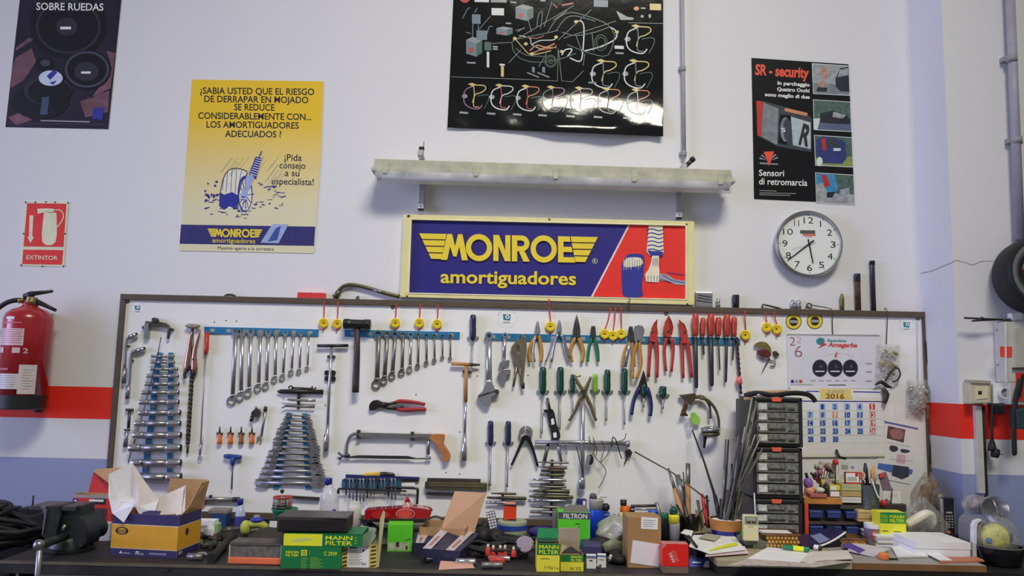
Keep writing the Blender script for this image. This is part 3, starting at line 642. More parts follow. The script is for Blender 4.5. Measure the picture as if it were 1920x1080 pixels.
# ================================================================== tools hanging on the board
def peg(mb,x,y,r=2.2,d=0.018):mb.prism(BD,circ(x,y,r,n=8),0,d,DSTEEL)
def near(fr,px):return px*fr.s
def strip(label,pts,w_,holes=()):
 t=T('tool_strip',label,'tool holder');b=t.mesh(BLUEM)
 b.prism(BD,band(pts,w_,False),0,0.006)
 n=max(3,int(math.hypot(pts[-1][0]-pts[0][0],pts[-1][1]-pts[0][1])/28))
 for i in range(n):
  k=(i+.5)/n;x=pts[0][0]+(pts[-1][0]-pts[0][0])*k;y=pts[0][1]+(pts[-1][1]-pts[0][1])*k
  b.rect(BD,x-4,y-3,x+4,y+3,0.0065,GREY)
 return t
strip('blue holder strip behind the chrome combination spanner row',[(383,619),(597,624)],13)
strip('blue holder strip behind the sledge hammer and dull ring spanner row',[(646,624.5),(862,629)],13)
strip('long blue holder strip behind the pliers, snips and files',[(911,631),(1388,641)],13)
strip('slanting blue holder strip under the narrow ends of the tube spanners',[(300,661),(292,700),(286,770),(276,840),(271,890)],10)
strip('blue holder strip under the wide ends of the tube spanners',[(320,661),(317,890)],8.5)
strip('slanting blue holder strip under the narrow ends of the open-end spanners',[(543,774),(530,840),(517,917)],10)
strip('blue holder strip under the wide ends of the open-end spanners',[(570,775),(577,917)],8.5)
def combo(x0,y0,x1,y1,w_,r,mat,label,group,up_open=True):
 t=T('combination_spanner',label,'spanner',group);D=0.012+0.0015*0
 s_=t.part('shaft',mat);s_.bar(BD,[(x0,y0+3),(x0*.5+x1*.5,y0*.5+y1*.5),(x1,y1-r)],[w_*1.1,w_,w_*1.05],D,flat=0.5)
 h=t.part('ring_end',mat);h.ring(BD,x1-r*.15,y1,r,r*.66,0.004,0.012,n=20)
 h.bar(BD,[(x1,y1-r*1.6),(x1,y1-r*.9)],[w_*1.0,w_*1.5],D,flat=0.5)
 j=t.part('open_end',mat)
 if up_open:
  q=[(-r*.45,r*.9),(-r*.95,.1),(-r*.85,-r*.75),(-r*.4,-r*1.0),(-r*.42,-r*.05),(r*.42,-r*.05),(r*.4,-r*1.0),(r*.85,-r*.75),(r*.95,0),(r*.45,r*.9)]
  j.prism(BD,[(x0+a,y0+b_)for a,b_ in q],0.008,0.016)
 else:
  j.ring(BD,x0,y0,r*.95,r*.6,0.006,0.015,n=18)
xs=[(442,436,752,7.5,8.5),(454,452,744,7,7.8),(470,467,737,7,7.5),(488,485,728,6.5,7),(503,500,724,6,6.5),(518,516,712,5.6,5.8),(535,531,708,5,5.5),(550.5,547,699,4.6,5),(564,562,697,4.2,4.6),(579,577,691,3.4,3.8)]
ords=['largest, darkened','second longest','third longest','fourth longest','fifth longest','fifth shortest','fourth shortest','third shortest','second shortest','shortest, thinnest']
for i,(x0,x1,y1,w_,r)in enumerate(xs):
 combo(x0,624+i*.35,x1,y1,w_,r,STEEL if i==0 else CHROME,ords[i]+' shiny combination spanner hanging in the chrome row on the board','chrome combination spanners')
xs=[(710,707,721,8,8.5),(726,721,714,7,7),(741,736,705,6.6,6.6),(756,754,699,5.8,6.2),(771,769,693,5,5.6),(785,784,687,4,4.6),(800,800,681,3.8,4.2),(815,815,676.5,3.4,4),(830,830,670.5,2.8,3.4),(845,844.5,673,3,3.6)]
GST=M('dull_grey_steel',(138,136,134),0.42,0.7,0.15)
for i,(x0,x1,y1,w_,r)in enumerate(xs):
 combo(x0,627+i*.35,x1,y1,w_,r,GST if i!=4 else CHROME,ords[i].replace(', darkened','')+' dull grey ring spanner hanging in the row beside the hammer','grey ring spanners beside the hammer',up_open=False)
for i,(y,a,z,h)in enumerate(((668,283,326,5),(679,283,327,5.5),(692,282,333,6),(705,275,334,6.5),(720,272,335,7.5),(736,266,335,8),(754,262,335,9),(774,261,338,10),(794,254,338,10),(816,251,339,11.5),(840,243,339,13),(868,248,339,12.5),(895,246,339,15))):
 nm=['top and smallest','second from the top','third from the top','fourth from the top','fifth from the top','sixth from the top','middle','sixth from the bottom','fifth from the bottom','fourth from the bottom','third from the bottom','second from the bottom','bottom and thickest'][i]
 t=T('tube_spanner',nm+' tube spanner on the ladder of tubular box spanners','spanner','tubular box spanners');r=h/2*BD.s*1.2;D=0.012+r
 b=t.part('tube',STEEL);L_=z-a
 b.tube([BD.pt(a+L_*.2,y-.1,D),BD.pt(z-L_*.27,y+.2,D)],r*.86,n=6)
 for nm2,x0,x1 in(('hex_end',a,a+L_*.22),('hex_end',z-L_*.29,z)):
  q=t.part(nm2,CHROME);q.lathe(BD.pt(x0,y,D),BD.pt(x1,y,D),[(0,r*.6,INK),(0,r*.9),(0.08,r),(0.85,r),(1,r*.86)]if x0==a else[(0,r*.86),(0.15,r*1.02),(0.92,r*1.02),(1,r*.9),(1,r*.6,INK)],n=14)
 if i>=11:
  q=t.part('hole',INK);k=z-L_*.34 if i==12 else a+L_*.18;q.flat(BD,circ(k,y+.5,2.1,n=10),D+r*.9)
t=T('thin_rod','thin steel rod leaning beside the tube spanner ladder','rod');t.mesh(DSTEEL).bar(BD,[(302,632,.03),(296,664,.032),(268,775,.03),(240,868,.01)],1.7,0.004)
def lpipe(pts,ws,label,sock):
 t=T('angled_socket_wrench',label,'wrench','angled pipe socket wrenches');b=t.part('shaft',STEEL);b.bar(BD,pts,ws,0.016,k=4)
 q=t.part('socket_end',CHROME);q.bar(BD,sock[0],9.5,0.016);q.bar(BD,[sock[0][-1],(sock[0][-1][0]+.6,sock[0][-1][1])],7,0.016,INK)
 q=t.part('socket_end',STEEL);q.bar(BD,sock[1],8.5,0.016);peg(t.part('clip',DSTEEL),sock[1][0][0]+5,sock[0][-1][1]+22)
lpipe([(248,630),(238,636),(236,648),(234,690)],[6,6,5.5,5],'angled pipe socket wrench hanging nearest the board edge, upper one',([(243,632),(256,627)],[(234,690),(232,719)]))
lpipe([(260,657),(248,661),(245,672),(242,715),(240,740)],[7,7,6.5,6,6],'angled pipe socket wrench hanging lower, beside the tube spanners',([(256,658),(271,654)],[(241,722),(239,748)]))
t=T('long_bolt','long socket extension bar hanging below the angled pipe wrenches','socket bar');b=t.part('bar',DSTEEL);b.bar(BD,[(243,771),(241,803)],5.5,0.014);t.part('head',OLDIRON).bar(BD,[(236,768.5),(250,768.5)],5,0.014);t.part('collar',OLDIRON).bar(BD,[(233,806),(244,806.5)],3.5,0.014);t.part('socket',STEEL).bar(BD,[(238,807),(235,838)],[6,9],0.014)
t=T('bearing_puller','two-armed steel bearing puller at the top corner of the board','puller');b=t.part('crossbar',OLDIRON,0.001);b.prism(BD,[(272,602),(303,604),(316,610),(316,615),(300,612),(272,609)],0.008,0.022)
t.part('arm',STEEL,0.001).prism(BD,[(270,606),(279,606),(277,634),(269,634)],0.006,0.026);t.part('arm',OLDIRON).bar(BD,[(309,607),(316,613),(317,622),(315,635)],[5,6,7,5],0.016,k=3);t.part('screw_nut',OLDIRON).prism(BD,circ(289,600,5.5,5,6),0.006,0.03);peg(t.part('bolt',DSTEEL),321,618,3);peg(t.part('bolt',DSTEEL),268.5,614,3)
t=T('hand_auger','T-handled auger with a long twisted bit hanging behind the copper pliers','auger');t.part('handle',M('grey_wood',(140,128,118),0.6)).bar(BD,[(348,611),(353,611),(361,612),(370,612),(375,611)],[4,8.5,10,8.5,4],0.02);t.part('shank',DSTEEL).bar(BD,[(361,616),(359.5,708)],5,0.014)
b=t.part('twisted_bit',OLDIRON)
for s_ in(0,math.pi):b.tube([BD.pt(360-8.5*i/60+2.6*math.sin(i*.85+s_),704+i*2.25,0.012+0.0045*math.cos(i*.85+s_))for i in range(58)],0.0048,n=6)
b.bar(BD,[(352.5,832),(351.5,850)],4,0.012)
t=T('copper_pliers','old copper-coloured pliers hanging jaws down over the auger','pliers');cu=M('copper_tarnish',(190,142,122),0.35,0.9,0.2)
t.part('handle',cu).bar(BD,[(359,622),(354,655),(350,690),(352,694)],[5,7.5,11,6],0.024,k=4,flat=.6);t.part('handle',cu).bar(BD,[(376,618),(369,640),(364,665),(364,692),(362,696)],[3,6,9,13,8],0.024,k=4,flat=.6)
t.part('jaw',OLDIRON).bar(BD,[(354,690),(346,700),(347,709)],[9,6,5],0.022,flat=.8,k=3);t.part('jaw',OLDIRON).bar(BD,[(366,690),(362,704)],[11,8],0.022,flat=.8);peg(t.part('pivot',cu),353,688,3,.032);peg(t.part('pivot',cu),362,674,2,.032)
t=T('pickup_tool','long thin pick-up tool with a red handle hung from the first blue strip','pick-up tool');t.part('handle',REDH).bar(BD,[(388,623),(387,655),(385.5,664)],[9,9,6],0.018);t.part('rod',STEEL).bar(BD,[(385.5,664),(376,838)],2.2,0.014);t.part('tip',STEEL).bar(BD,[(376.5,832),(375,853)],[5,3.4],0.014);t.part('hook_ring',STEEL).ring(BD,377,859,4,2.8,.01,.013,n=14);t.part('clip',STEEL).bar(BD,[(380,820),(379,834)],1.5,0.018)
def tee(label,bar,shaft,sock,bm,up,low,wb=6,ws=5.5):
 t=T('t_handle_wrench',label,'wrench');t.part('handle',bm).bar(BD,bar,wb,0.02)
 t.part('shaft',up).bar(BD,shaft,ws,0.016);q=t.part('socket',low);q.bar(BD,sock,[ws*1.1,ws*1.25,ws*1.9,ws*1.9],0.018);return t
t=tee('T-handled socket wrench with a black bar and long chrome shaft',[(595,648.5),(653,648)],[(622,650),(618,720),(614.5,805)],[(614.5,798),(613.5,816),(613,820),(611.5,846)],BLACKP,CHROME,CHROME)
t.part('joint',DSTEEL).ring(BD,613.8,817,4,1,.012,.024,n=10)
q=t.part('clip',BLACKP)
for x,y in((613,699),(624,699),(613,710),(624,710)):q.prism(BD,circ(x,y,5,n=12),0,.012)
peg(t.part('clip',DSTEEL),625,669,3);peg(t.part('clip',DSTEEL),616,669,3)
tan=M('tan_painted_steel',(168,122,62),0.45,var=.15)
t=T('t_handle_wrench','T-handled socket wrench with tan painted handle and shaft','wrench');t.part('handle',tan).bar(BD,[(846,682),(875,683),(881,683.5)],6.5,.022);t.part('handle_tip',OLDIRON).bar(BD,[(881,683.5),(892,684),(900,684)],[6,5,3],.022)
t.part('upper_shaft',tan).bar(BD,[(874.5,685),(873,753)],7,.018);t.part('lower_shaft',CHROME).bar(BD,[(873,752),(871.5,818)],5,.018);t.part('socket',CHROME).bar(BD,[(871.5,815),(871,835),(870.5,840),(870,863)],[6.5,7.5,11,12],.02);t.part('socket_joint',OLDIRON).ring(BD,871,838,4,1.5,.015,.027,n=10);peg(t.part('clip',OLDIRON),870,697,3);peg(t.part('clip',OLDIRON),879,698,3)
t=T('flat_chisel','black round-ended flat chisel lying across two pegs under the chrome row','chisel');t.mesh(BLACKP).bar(BD,[(520,734),(527,734),(606,735)],[3,8.5,8.5],.014,flat=.7)
t=T('open_end_spanner','small black open-end spanner resting above the black chisel','spanner');b=t.mesh(OLDIRON);b.bar(BD,[(549,727.5),(588,729)],4,.016,flat=.5)
for x,s_ in((547,1),(590,-1)):b.ring(BD,x,727,4.5,2.2,.012,.02,n=10,a0=R_(-20)if s_<0 else R_(160),a1=R_(230)if s_<0 else R_(410))
t=T('tool_post','small dark peg post holding two thin chrome tools','tool holder');b=t.mesh(OLDIRON);b.prism(BD,[(557,738),(562,738),(562,766),(557,766)],0,.01);b.ball(BD.pt(559.5,744,.012),.007,mat=OLDIRON);b.ball(BD.pt(559.5,762,.012),.007)
t=T('trim_tool','slim chrome trim tool, the upper of two on the small post','trim tool','slim trim tools');t.mesh(CHROME).bar(BD,[(529,747),(545,749.5),(575,751),(592,751)],[2,5,4.5,5],.02,flat=.5)
t=T('trim_tool','slim dull trim tool with a bent tip, the lower of two on the small post','trim tool','slim trim tools');t.mesh(GST).bar(BD,[(528,765),(536,761),(560,762),(590,763)],[2,4.5,4.5,5],.02,flat=.5)
t=T('ratchet_adapter','small dark ratchet adapter hung beneath the chrome spanner row','adapter');b=t.part('body',DSTEEL);b.prism(BD,cr([(477,768),(484,767),(487,776),(480,782),(472,781),(471,774)],4,True),.004,.026);t.part('square_drive',OLDIRON).bar(BD,[(473,780),(471,790)],7,.016);t.part('screw',CHROME).ball(BD.pt(480,764,.015),.008)
t=T('small_combination_spanner','single small spanner hanging at a tilt beside the orange bits','spanner');b=t.part('shaft',STEEL);b.bar(BD,[(498,766),(490,818)],4.5,.012,flat=.6);t.part('open_end',CHROME).ring(BD,488.5,822,5.2,2.2,.008,.017,n=12,a0=R_(150),a1=R_(440));t.part('socket_end',OLDIRON).bar(BD,[(498.5,762),(497,770)],7,.014)
orp=M('orange_plastic',(212,112,48),.4,var=.15)
for i,x in enumerate((411.5,432,452,472)):
 t=T('screwdriver_bit',['first','second','third, darker','last'][i]+' of the stubby orange bits in a row, counted from the board edge','bit','orange bits');om=orp if i!=2 else M('orange_plastic_dirty',(150,88,52),.5,var=.35)
 t.part('grip',om).bar(BD,[(x,832),(x+.2,826),(x+.3,816),(x+.4,812)],[9.5,9.5,5.5,4],.012);q=t.part('collar',OLDIRON);q.bar(BD,[(x-5,812.5),(x+6,813.5)],4.5,.012);t.part('tip',DSTEEL).bar(BD,[(x+.4,811),(x+.6,800)],[3.4,2.6],.012)
blp=M('blue_handle_plastic',(28,62,130),.4)
t=T('hex_t_key','blue T-handled hex key hanging under the orange bits','hex key');t.part('handle',blp).bar(BD,[(420,855),(428,855.5),(437,856.5),(446,857),(453,857)],[6,8.5,9,8.5,6],.018);t.part('neck',blp).bar(BD,[(437,857),(436.5,866),(436,873)],[11,11,5],.018);t.part('blade',DSTEEL).bar(BD,[(436.3,872),(434.5,917)],2.6,.018)
for i,(y,a,z)in enumerate(((779,533,582),(789,529,586),(798.5,524,587),(808,518,591),(818,516,593),(827.5,511,595),(839,510,600),(850.5,502,600),(862,498,600),(873,495,604),(883.5,489,608),(895,485,611),(906,477,609))):
 nm=['top and smallest','second from the top','third from the top','fourth from the top','fifth from the top','sixth from the top','middle','sixth from the bottom','fifth from the bottom','fourth from the bottom','third from the bottom','second from the bottom','bottom and largest'][i]
 t=T('open_end_spanner',nm+' open-ended spanner on the ladder of double-ended spanners','spanner','double open-end spanners');r=4.0+i*.42;s_=.0225
 sm=STEEL if i>9 else GST
 t.part('shaft',sm).bar(BD,[(a+r*1.5,y-1),((a+z)/2,y+.4),(z-r*1.5,y+1.2)],[r*.95,r*.68,r*.95],.014,flat=.5)
 def jaw(cx,cy,d_,tilt):
  pts=[(r*1.6,-r*.42),(r*.6,-r*.95),(-r*.5,-r*.95),(-r*1.45,-r*.42),(-r*1.0,-r*.2),(-r*.1,-r*.38),(r*.25,0),(-r*.1,r*.42),(-r*.9,r*.52),(-r*1.05,r*.8),(-r*.1,r*1.0),(r*.7,r*.85),(r*1.6,r*.42)]
  ca,sa=math.cos(tilt),math.sin(tilt)
  return[(cx+d_*(x*ca-yy*sa),cy+(x*sa+yy*ca))for x,yy in pts]
 t.part('jaw',sm).prism(BD,jaw(a+r*1.35,y,1,R_(12)),.008,.018);t.part('jaw',sm).prism(BD,jaw(z-r*1.35,y+1.5,-1,R_(-4)),.009,.019)
t=T('club_hammer','club hammer with a black head and dark wooden handle','hammer');b=t.part('head',M('hammer_black_iron',(46,46,48),.45,.5,.25),.003);b.lathe(BD.pt(644,607,.042),BD.pt(695,608.5,.042),[(0,.02),(0.03,.0232),(.2,.0232),(.28,.021),(.72,.021),(.8,.0232),(.97,.0232),(1,.02)],n=8,smooth=False)
t.part('handle',M('dark_stained_wood',(56,44,42),.5,var=.3,scale=12)).bar(BD,[(670,600),(669.5,660),(667,720),(666.5,736)],[10,11.5,13,13],.04,flat=.8)
q=t.part('hanger',CHROME)
for x in(660,678):q.bar(BD,[(x,616,0),(x,616,.03)],5,.002)
t=T('slip_joint_pliers','black water pump pliers with dark red grips lying level on the board','pliers');dr=M('dark_red_grip',(150,40,42),.45);ps=M('plier_black_steel',(62,58,58),.42,.7,.2)
b=t.part('jaw',ps,.001);b.prism(BD,cr([(693,769),(692,760),(698,752),(708,750),(716,754),(722,757),(722,763),(712,763),(704,768),(698,770)],3,True),.008,.02);peg(t.part('pivot',STEEL),711,755.5,3,.023)
t.part('handle',ps).bar(BD,[(714,758),(730,758),(744,754)],[8,6,6],.018,flat=.6);t.part('handle',ps).bar(BD,[(714,760),(728,765),(750,767)],[7,6,6],.014,flat=.6)
t.part('grip',dr).bar(BD,[(741,754.5),(752,752),(775,754),(797,758)],[6,7,6.5,6],.018,k=4);t.part('grip',dr).bar(BD,[(744,767),(755,768.5),(775,767.5),(799,767)],[6,8,7,6],.014,k=4);peg(t.part('hook',OLDIRON),752.5,763.5,2.6)
t=T('hacksaw','hacksaw with a steel frame and carved brown wooden handle','hacksaw');st=M('saw_frame_steel',(156,154,154),.35,.7,.15)
b=t.part('frame',st,.0008);b.bar(BD,[(649,849),(650.5,832),(655,820),(664,814),(676,813.5)],6.5,.02,k=5,flat=.6);b.prism(BD,[(673,811),(803,814),(803,822),(673,820)],.012,.026)
t.part('bracket',st,.001).prism(BD,[(783,813),(813,814),(812,822),(806,826),(796,820),(783,819)],.010,.029);t.part('rear_post',st).bar(BD,[(803,822),(803,852)],6,.02,flat=.6);t.part('blade',DSTEEL).prism(BD,[(655,856),(672,853.5),(765,855),(780,859),(808,858.5),(808,861),(768,861),(700,860),(655,859)],.018,.0205)
t.part('blade_pin',STEEL).bar(BD,[(798,859),(808,858)],5,.02);q=t.part('wing_nut',DSTEEL);q.bar(BD,[(648,851),(655,856)],7,.02);q.bar(BD,[(634,849),(642,855),(636,861)],4.5,.02);q.bar(BD,[(640,855),(655,856)],5,.02)
t.part('handle',WOOD,.002,label='carved brown wooden handle').prism(BD,cr([(809,815.5),(818,814),(832,815),(833,822),(831,831),(838,842),(844,853),(842,862),(837,866),(832,865),(829,853),(822,840),(816,831),(809,826),(806,822)],4,True),.006,.034)
for x,y in((672,815),(773,818.5)):
 q=t.part('board_clip',OLDIRON);q.prism(BD,[(x-3,y-9),(x+3,y-9),(x+3.5,y+8),(x-3.5,y+8)],.004,.011);q.prism(BD,[(x-3,y-8.5),(x+3,y-8.5),(x+3,y-4),(x-3,y-4)],.011,.03);q.prism(BD,[(x-3,y+4),(x+3,y+4),(x+3,y+7.5),(x-3,y+7.5)],.011,.03)
dkg=M('dark_green_handle',(18,62,50),.35);lgg=M('lime_green_handle',(128,172,62),.35);nvh=M('navy_handle',(36,38,72),.35)
def driver(x,y0,y1,w_,ye,hm,label,sh=3.2,xe=None,d=.018,clip=True,sm=STEEL,group='screwdrivers on the board'):
 t=T('screwdriver',label,'screwdriver',group);xe=x if xe is None else xe;h=y1-y0
 t.part('handle',hm).bar(BD,[(x,y0),(x,y0+h*.05),(x,y0+h*.22),(x,y0+h*.4),(x,y0+h*.62),(x-.3,y0+h*.85),(x-.4,y1-1),(x-.4,y1)],[w_*.55,w_*.9,w_,w_*.92,w_*1.0,w_*.95,w_*.75,w_*.5],d,n=12)
 t.part('blade',sm).bar(BD,[(x-.4,y1-1),(xe,ye-5),(xe,ye)],[sh,sh,sh*1.15],d);
 if clip:
  q=t.part('clip',GREY);q.bar(BD,[(x-w_*.75,y1-6,0),(x-w_*.7,y1-6,d*.6),(x,y1-6,d*.9)],4,.002,k=2);q.bar(BD,[(x+w_*.75,y1-6,0),(x+w_*.7,y1-6,d*.6),(x,y1-6,d*.9)],4,.002,k=2)
driver(887,590,638,12,700,nvh,'navy-handled screwdriver hanging above the tan T-handled wrench',3.6,883.5)
driver(920,789,835,11,911,nvh,'long navy-handled screwdriver below the adjustable wrench, the one by the tan T wrench',4,918.5)
driver(953,789.5,835,11,913,nvh,'long navy-handled screwdriver hanging next to the black pincers',4,950.5)
driver(1018,688,739,13,813,dkg,'dark green screwdriver hanging first in the green row, over the black linkage tool',3.2,1016)
driver(1051,688,739,13,805,dkg,'dark green screwdriver hanging second in the green row',3.6,1049.5)
driver(1074,702,737,9,772,dkg,'slimmer dark green screwdriver partly behind the brass puller',2.6)
driver(1116,701,737,10,788,lgg,'light green screwdriver beside the brass puller',2.6)
driver(1139,693,739,12,789,dkg,'dark green screwdriver hanging between the light green one and the longest green one',3,1137)
driver(1171,691,739,12.5,796,dkg,'longest dark green screwdriver, hanging beneath the yellow pliers',3.2)
driver(1207,720,744,12,764,dkg,'short dark green screwdriver hanging inside the navy pliers handles',3)
driver(1243,724,746,14,767,dkg,'stubby dark green screwdriver hanging alone by the strap wrench',3)
t=T('adjustable_wrench','large chrome adjustable wrench hanging at the start of the long blue strip','wrench');t.part('shaft',CHROME).bar(BD,[(917,634),(917,690),(916,724)],[10,11,13],.02,flat=.45);t.part('shaft_end',CHROME).ring(BD,917,630,7.5,4,.014,.026,n=18)
t.part('jaw',CHROME,.002).prism(BD,[(912,714),(921,714),(927,726),(935,731),(934,738),(922,744),(920,756),(915,763),(907,760),(898,749),(895,742),(904,734),(908,724)],.008,.032);t.part('jaw_edge',DSTEEL).bar(BD,[(896,744),(915,737),(934,731)],3,.032);peg(t.part('worm_screw',DSTEEL),932,735,4,.036)
t=T('adjustable_wrench','small chrome adjustable wrench hanging second on the long blue strip','wrench');t.part('shaft',CHROME).bar(BD,[(946.5,632),(945,678)],[7,6],.018,flat=.5);t.part('shaft_end',CHROME).ring(BD,947,629,5,2.5,.012,.024,n=14)
t.part('fixed_jaw',STEEL,.0015).prism(BD,[(936,681),(945,675),(955,674),(956,680),(948,685),(946,691),(942,688),(937,685)],.008,.028);t.part('moving_jaw',STEEL,.0015).prism(BD,[(933,701),(944,692),(957,692),(958,699),(951,704),(949,714),(944,716),(938,711)],.008,.03);t.part('neck',DSTEEL).bar(BD,[(944,686),(945,696)],5,.018)
def pliers(label,x,yt,yj,ye,xl,xr,wj,hm,wh,jm=STEEL,mid=None,d=.018,tip=.35,name='pliers'):
 t=T(name,label,'pliers',None);h=yj-yt
 for s_ in(-1,1):
  t.part('jaw',jm,.001).prism(BD,cr([(x+s_*.4,yt),(x+s_*wj*.25*tip*2,yt),(x+s_*wj*.5,yt+h*.62),(x+s_*wj*.42,yj),(x,yj+2),(x+s_*.3,yt+h*.5)],3,True),d-.006+.001*s_,d+.004+.001*s_)
 peg(t.part('pivot',DSTEEL),x,yj-1,2.2,d+.009)
 for s_,xe in((-1,xl),(1,xr)):
  xm=mid[0]if mid and s_<0 else mid[1]if mid else x+s_*abs(xe-x)*.95
  t.part('handle',hm).bar(BD,[(x+s_*wh*.35,yj+1),(x+(xm-x)*.7,yj+(ye-yj)*.28),(xm,yj+(ye-yj)*.62),(xe,ye)],[wh*.9,wh,wh,wh*.8],d,k=4,flat=.7)
 return t
yh=M('ochre_handle',(176,130,58),.4,var=.12)
t=pliers('ochre-handled pliers with chrome jaws, first after the locking pliers',1008,603,629,679,994,1015,10,yh,6.5,CHROME,(992.5,1016));t.part('inner_spring',CHROME).bar(BD,[(1004,632),(1000,655),(1003,679)],3.5,.024,k=3,flat=.6)
t=pliers('all-steel revolving punch pliers with spread chrome handles',1049,601,625,678,1023,1066,9,CHROME,4.5,CHROME,(1030,1060));t.part('second_handle',CHROME).bar(BD,[(1046,626),(1040,645),(1034,679)],4.5,.024,k=3,flat=.7);t.part('second_handle',STEEL).bar(BD,[(1052,626),(1060,645),(1069,672)],4,.024,k=3,flat=.7)
pliers('ochre-handled long-nosed pliers with dark pointed jaws',1081.5,592,632,679,1073,1091,13,yh,7,DSTEEL,(1069,1094),tip=.15)
pliers('green-handled side cutters hanging at the strip gap',1112.5,612,633,678,1102,1122,10,M('green_grip',(28,108,74),.4),6,DSTEEL,(1103,1121),tip=.7)
t=T('locking_pliers','dull brass-grey locking pliers with wide jaw','pliers');bg=M('worn_nickel',(150,140,118),.4,.85,.2)
t.part('jaw',bg,.001).prism(BD,cr([(976,625),(983,630),(986,640),(982,650),(972,648),(970,640),(977,634)],3,True),.01,.028);t.part('upper_body',bg,.001).prism(BD,[(974,634),(972,642),(967,650),(970,660),(975,672),(977,690),(970,690),(964,676),(958,652),(966,641)],.008,.024);t.part('body',bg,.001).prism(BD,[(975,646),(987,640),(988,652),(984,690),(981,720),(977,720),(977,690),(974,664)],.012,.03)
t.part('handle',bg).bar(BD,[(969,684),(966,706),(962.5,725)],[6,4.5,4],.018,flat=.6);t.part('lever',bg).bar(BD,[(975,675),(977,700),(979,718)],[5,5,7],.02,flat=.6);t.part('adjusting_screw',INK).bar(BD,[(980,718),(981,729)],[7,6],.022)
t=pliers('ochre-handled pliers overlapping another pair, dark jaws',1183,613,640,688,1168,1190,11,yh,6,DSTEEL,(1169,1188),tip=.6);
t=pliers('ochre-handled pliers with round chrome jaws, rear one of the overlapping pair',1197,612,640,710,1187,1193,16,yh,6,STEEL,(1186,1202),d=.03,tip=.9)
t.part('round_jaw',STEEL).prism(BD,circ(1199,621,9.5,12,18),.024,.034);t.part('nickel_lever',CHROME).bar(BD,[(1181,642),(1177,660),(1172,688)],6.5,.038,flat=.6)
def snips(label,jaw1,jaw2,piv,h1,h2,w_):
 t=T('tin_snips',label,'snips','red tin snips');rp=M('snip_red_paint',(172,52,44),.42,var=.2,scale=30)
 t.part('blade',M('snip_dark_red',(140,44,40),.42,var=.3,scale=30),.001).prism(BD,jaw1,.012,.022);t.part('blade',rp,.001).prism(BD,jaw2,.018,.028)
 t.part('handle',rp).bar(BD,h1,w_,.016,k=3,flat=.7);t.part('handle',rp).bar(BD,h2,w_,.02,k=3,flat=.7);peg(t.part('pivot',STEEL),piv[0],piv[1],2.2,.032);peg(t.part('stop',OLDIRON),piv[0]+1,piv[1]+14,3.2,.024)
snips('red tin snips with jaws curving toward the straight pair',[(1233,598),(1232,612),(1234,626),(1230,634),(1222,630),(1222,616),(1226,606)],[(1230,604),(1225,612),(1219,628),(1218,640),(1232,642),(1233,626)],(1224,622),[(1221,636),(1219,660),(1216,707)],[(1230,636),(1233,665),(1232,708)],[8,6,5.5])
snips('red straight tin snips with leaf-shaped jaws, the middle pair',[(1254,591),(1260,602),(1263,614),(1260,628),(1254,630),(1253,600)],[(1254,591),(1247,604),(1245,618),(1249,632),(1258,632),(1255,612)],(1254,621),[(1250,634),(1246,656),(1249,696)],[(1259,634),(1263,656),(1259,697)],[8,5,4.5])
snips('red tin snips with jaws curving away, beside the red files',[(1273,599),(1284,608),(1289,622),(1288,634),(1278,634),(1276,618)],[(1275,605),(1282,612),(1290,628),(1290,644),(1278,644),(1277,626)],(1284,623),[(1279,638),(1280,668),(1281,709)],[(1289,638),(1293,665),(1297,708)],[8,6,5.5])
FB=M('file_grey',(72,72,74),.5,.6,.25)
for x,y0,y1,w_,ye,xe,bw,lb in((1304,588,630,12.5,728,1305.5,8,'red-handled file with a broad blade, nearest the tin snips'),(1318,596,630,10.5,666,1319.5,4,'short red-handled file with the shortest blade'),(1333,588,630,13.5,724,1334.5,9,'red-handled file with the widest dark blade'),(1347,595,630,12,695,1349.5,3,'red-handled needle file with a thin rod blade'),(1363,589,631,13.5,717,1361,5,'red-handled file with a long narrow blade'),(1376.5,594,631,11.5,676,1374,3.4,'tilted red-handled file at the end, beside the braided cable')):
 t=T('hand_file',lb,'file','red-handled files');t.part('handle',REDH).bar(BD,[(x,y0),(x,y0+2),(x,y0+12),(x,y0+26),(x,y1-3),(x,y1)],[w_*.5,w_*.85,w_,w_*.85,w_*.85,w_*.5],.022,n=12);t.part('ferrule',STEEL).bar(BD,[(x,y1-1),(x,y1+4)],w_*.5,.02);t.part('blade',FB).bar(BD,[(x,y1+2),((x+xe)/2,(y1+ye)/2),(xe,ye-4),(xe,ye)],[bw,bw,bw*.9,bw*.55],.02,flat=.5)
t=T('braided_cable','dark braided cable with a pink plug hanging at the end of the blue strip','cable');b=t.part('cord',M('cable_dark_red',(66,44,46),.5,var=.5,scale=120))
for s_ in(0,math.pi):b.tube([BD.pt(1381+8*i/40+1.6*math.sin(i*.9+s_),632+i*2.6,.014+.003*math.cos(i*.9+s_))for i in range(42)],.004,n=6)
t.part('plug',M('pink_plastic',(220,110,105),.4)).bar(BD,[(1385,706),(1386,712),(1386.5,721)],[7,12,10],.02)
t=T('link_tool','black jointed linkage tool with steel legs behind the lug wrench','tool');t.part('top_rod',OLDIRON).bar(BD,[(1026,746),(1032,772)],5,.016);t.part('plate',BLACKP,.0008).prism(BD,[(1019,768),(1036,767),(1040,775),(1044,796),(1050,812),(1051,820),(1046,826),(1034,826),(1034,812),(1029,792),(1025,775),(1020,772)],.01,.018)
for p in([(1033,786),(1038,784),(1040,795),(1034,797)],[(1037,812),(1043,810),(1044,820),(1038,821)]):t.part('slot',M('board_white',(0,0,0))).flat(BD,p,.0185)
t.part('leg',M('leg_dull_steel',(110,106,100),.5,.6)).bar(BD,[(1028,832),(1020,868)],6.5,.012,flat=.5);t.part('leg',STEEL).bar(BD,[(1045,828),(1053,866)],4.5,.012,flat=.5)
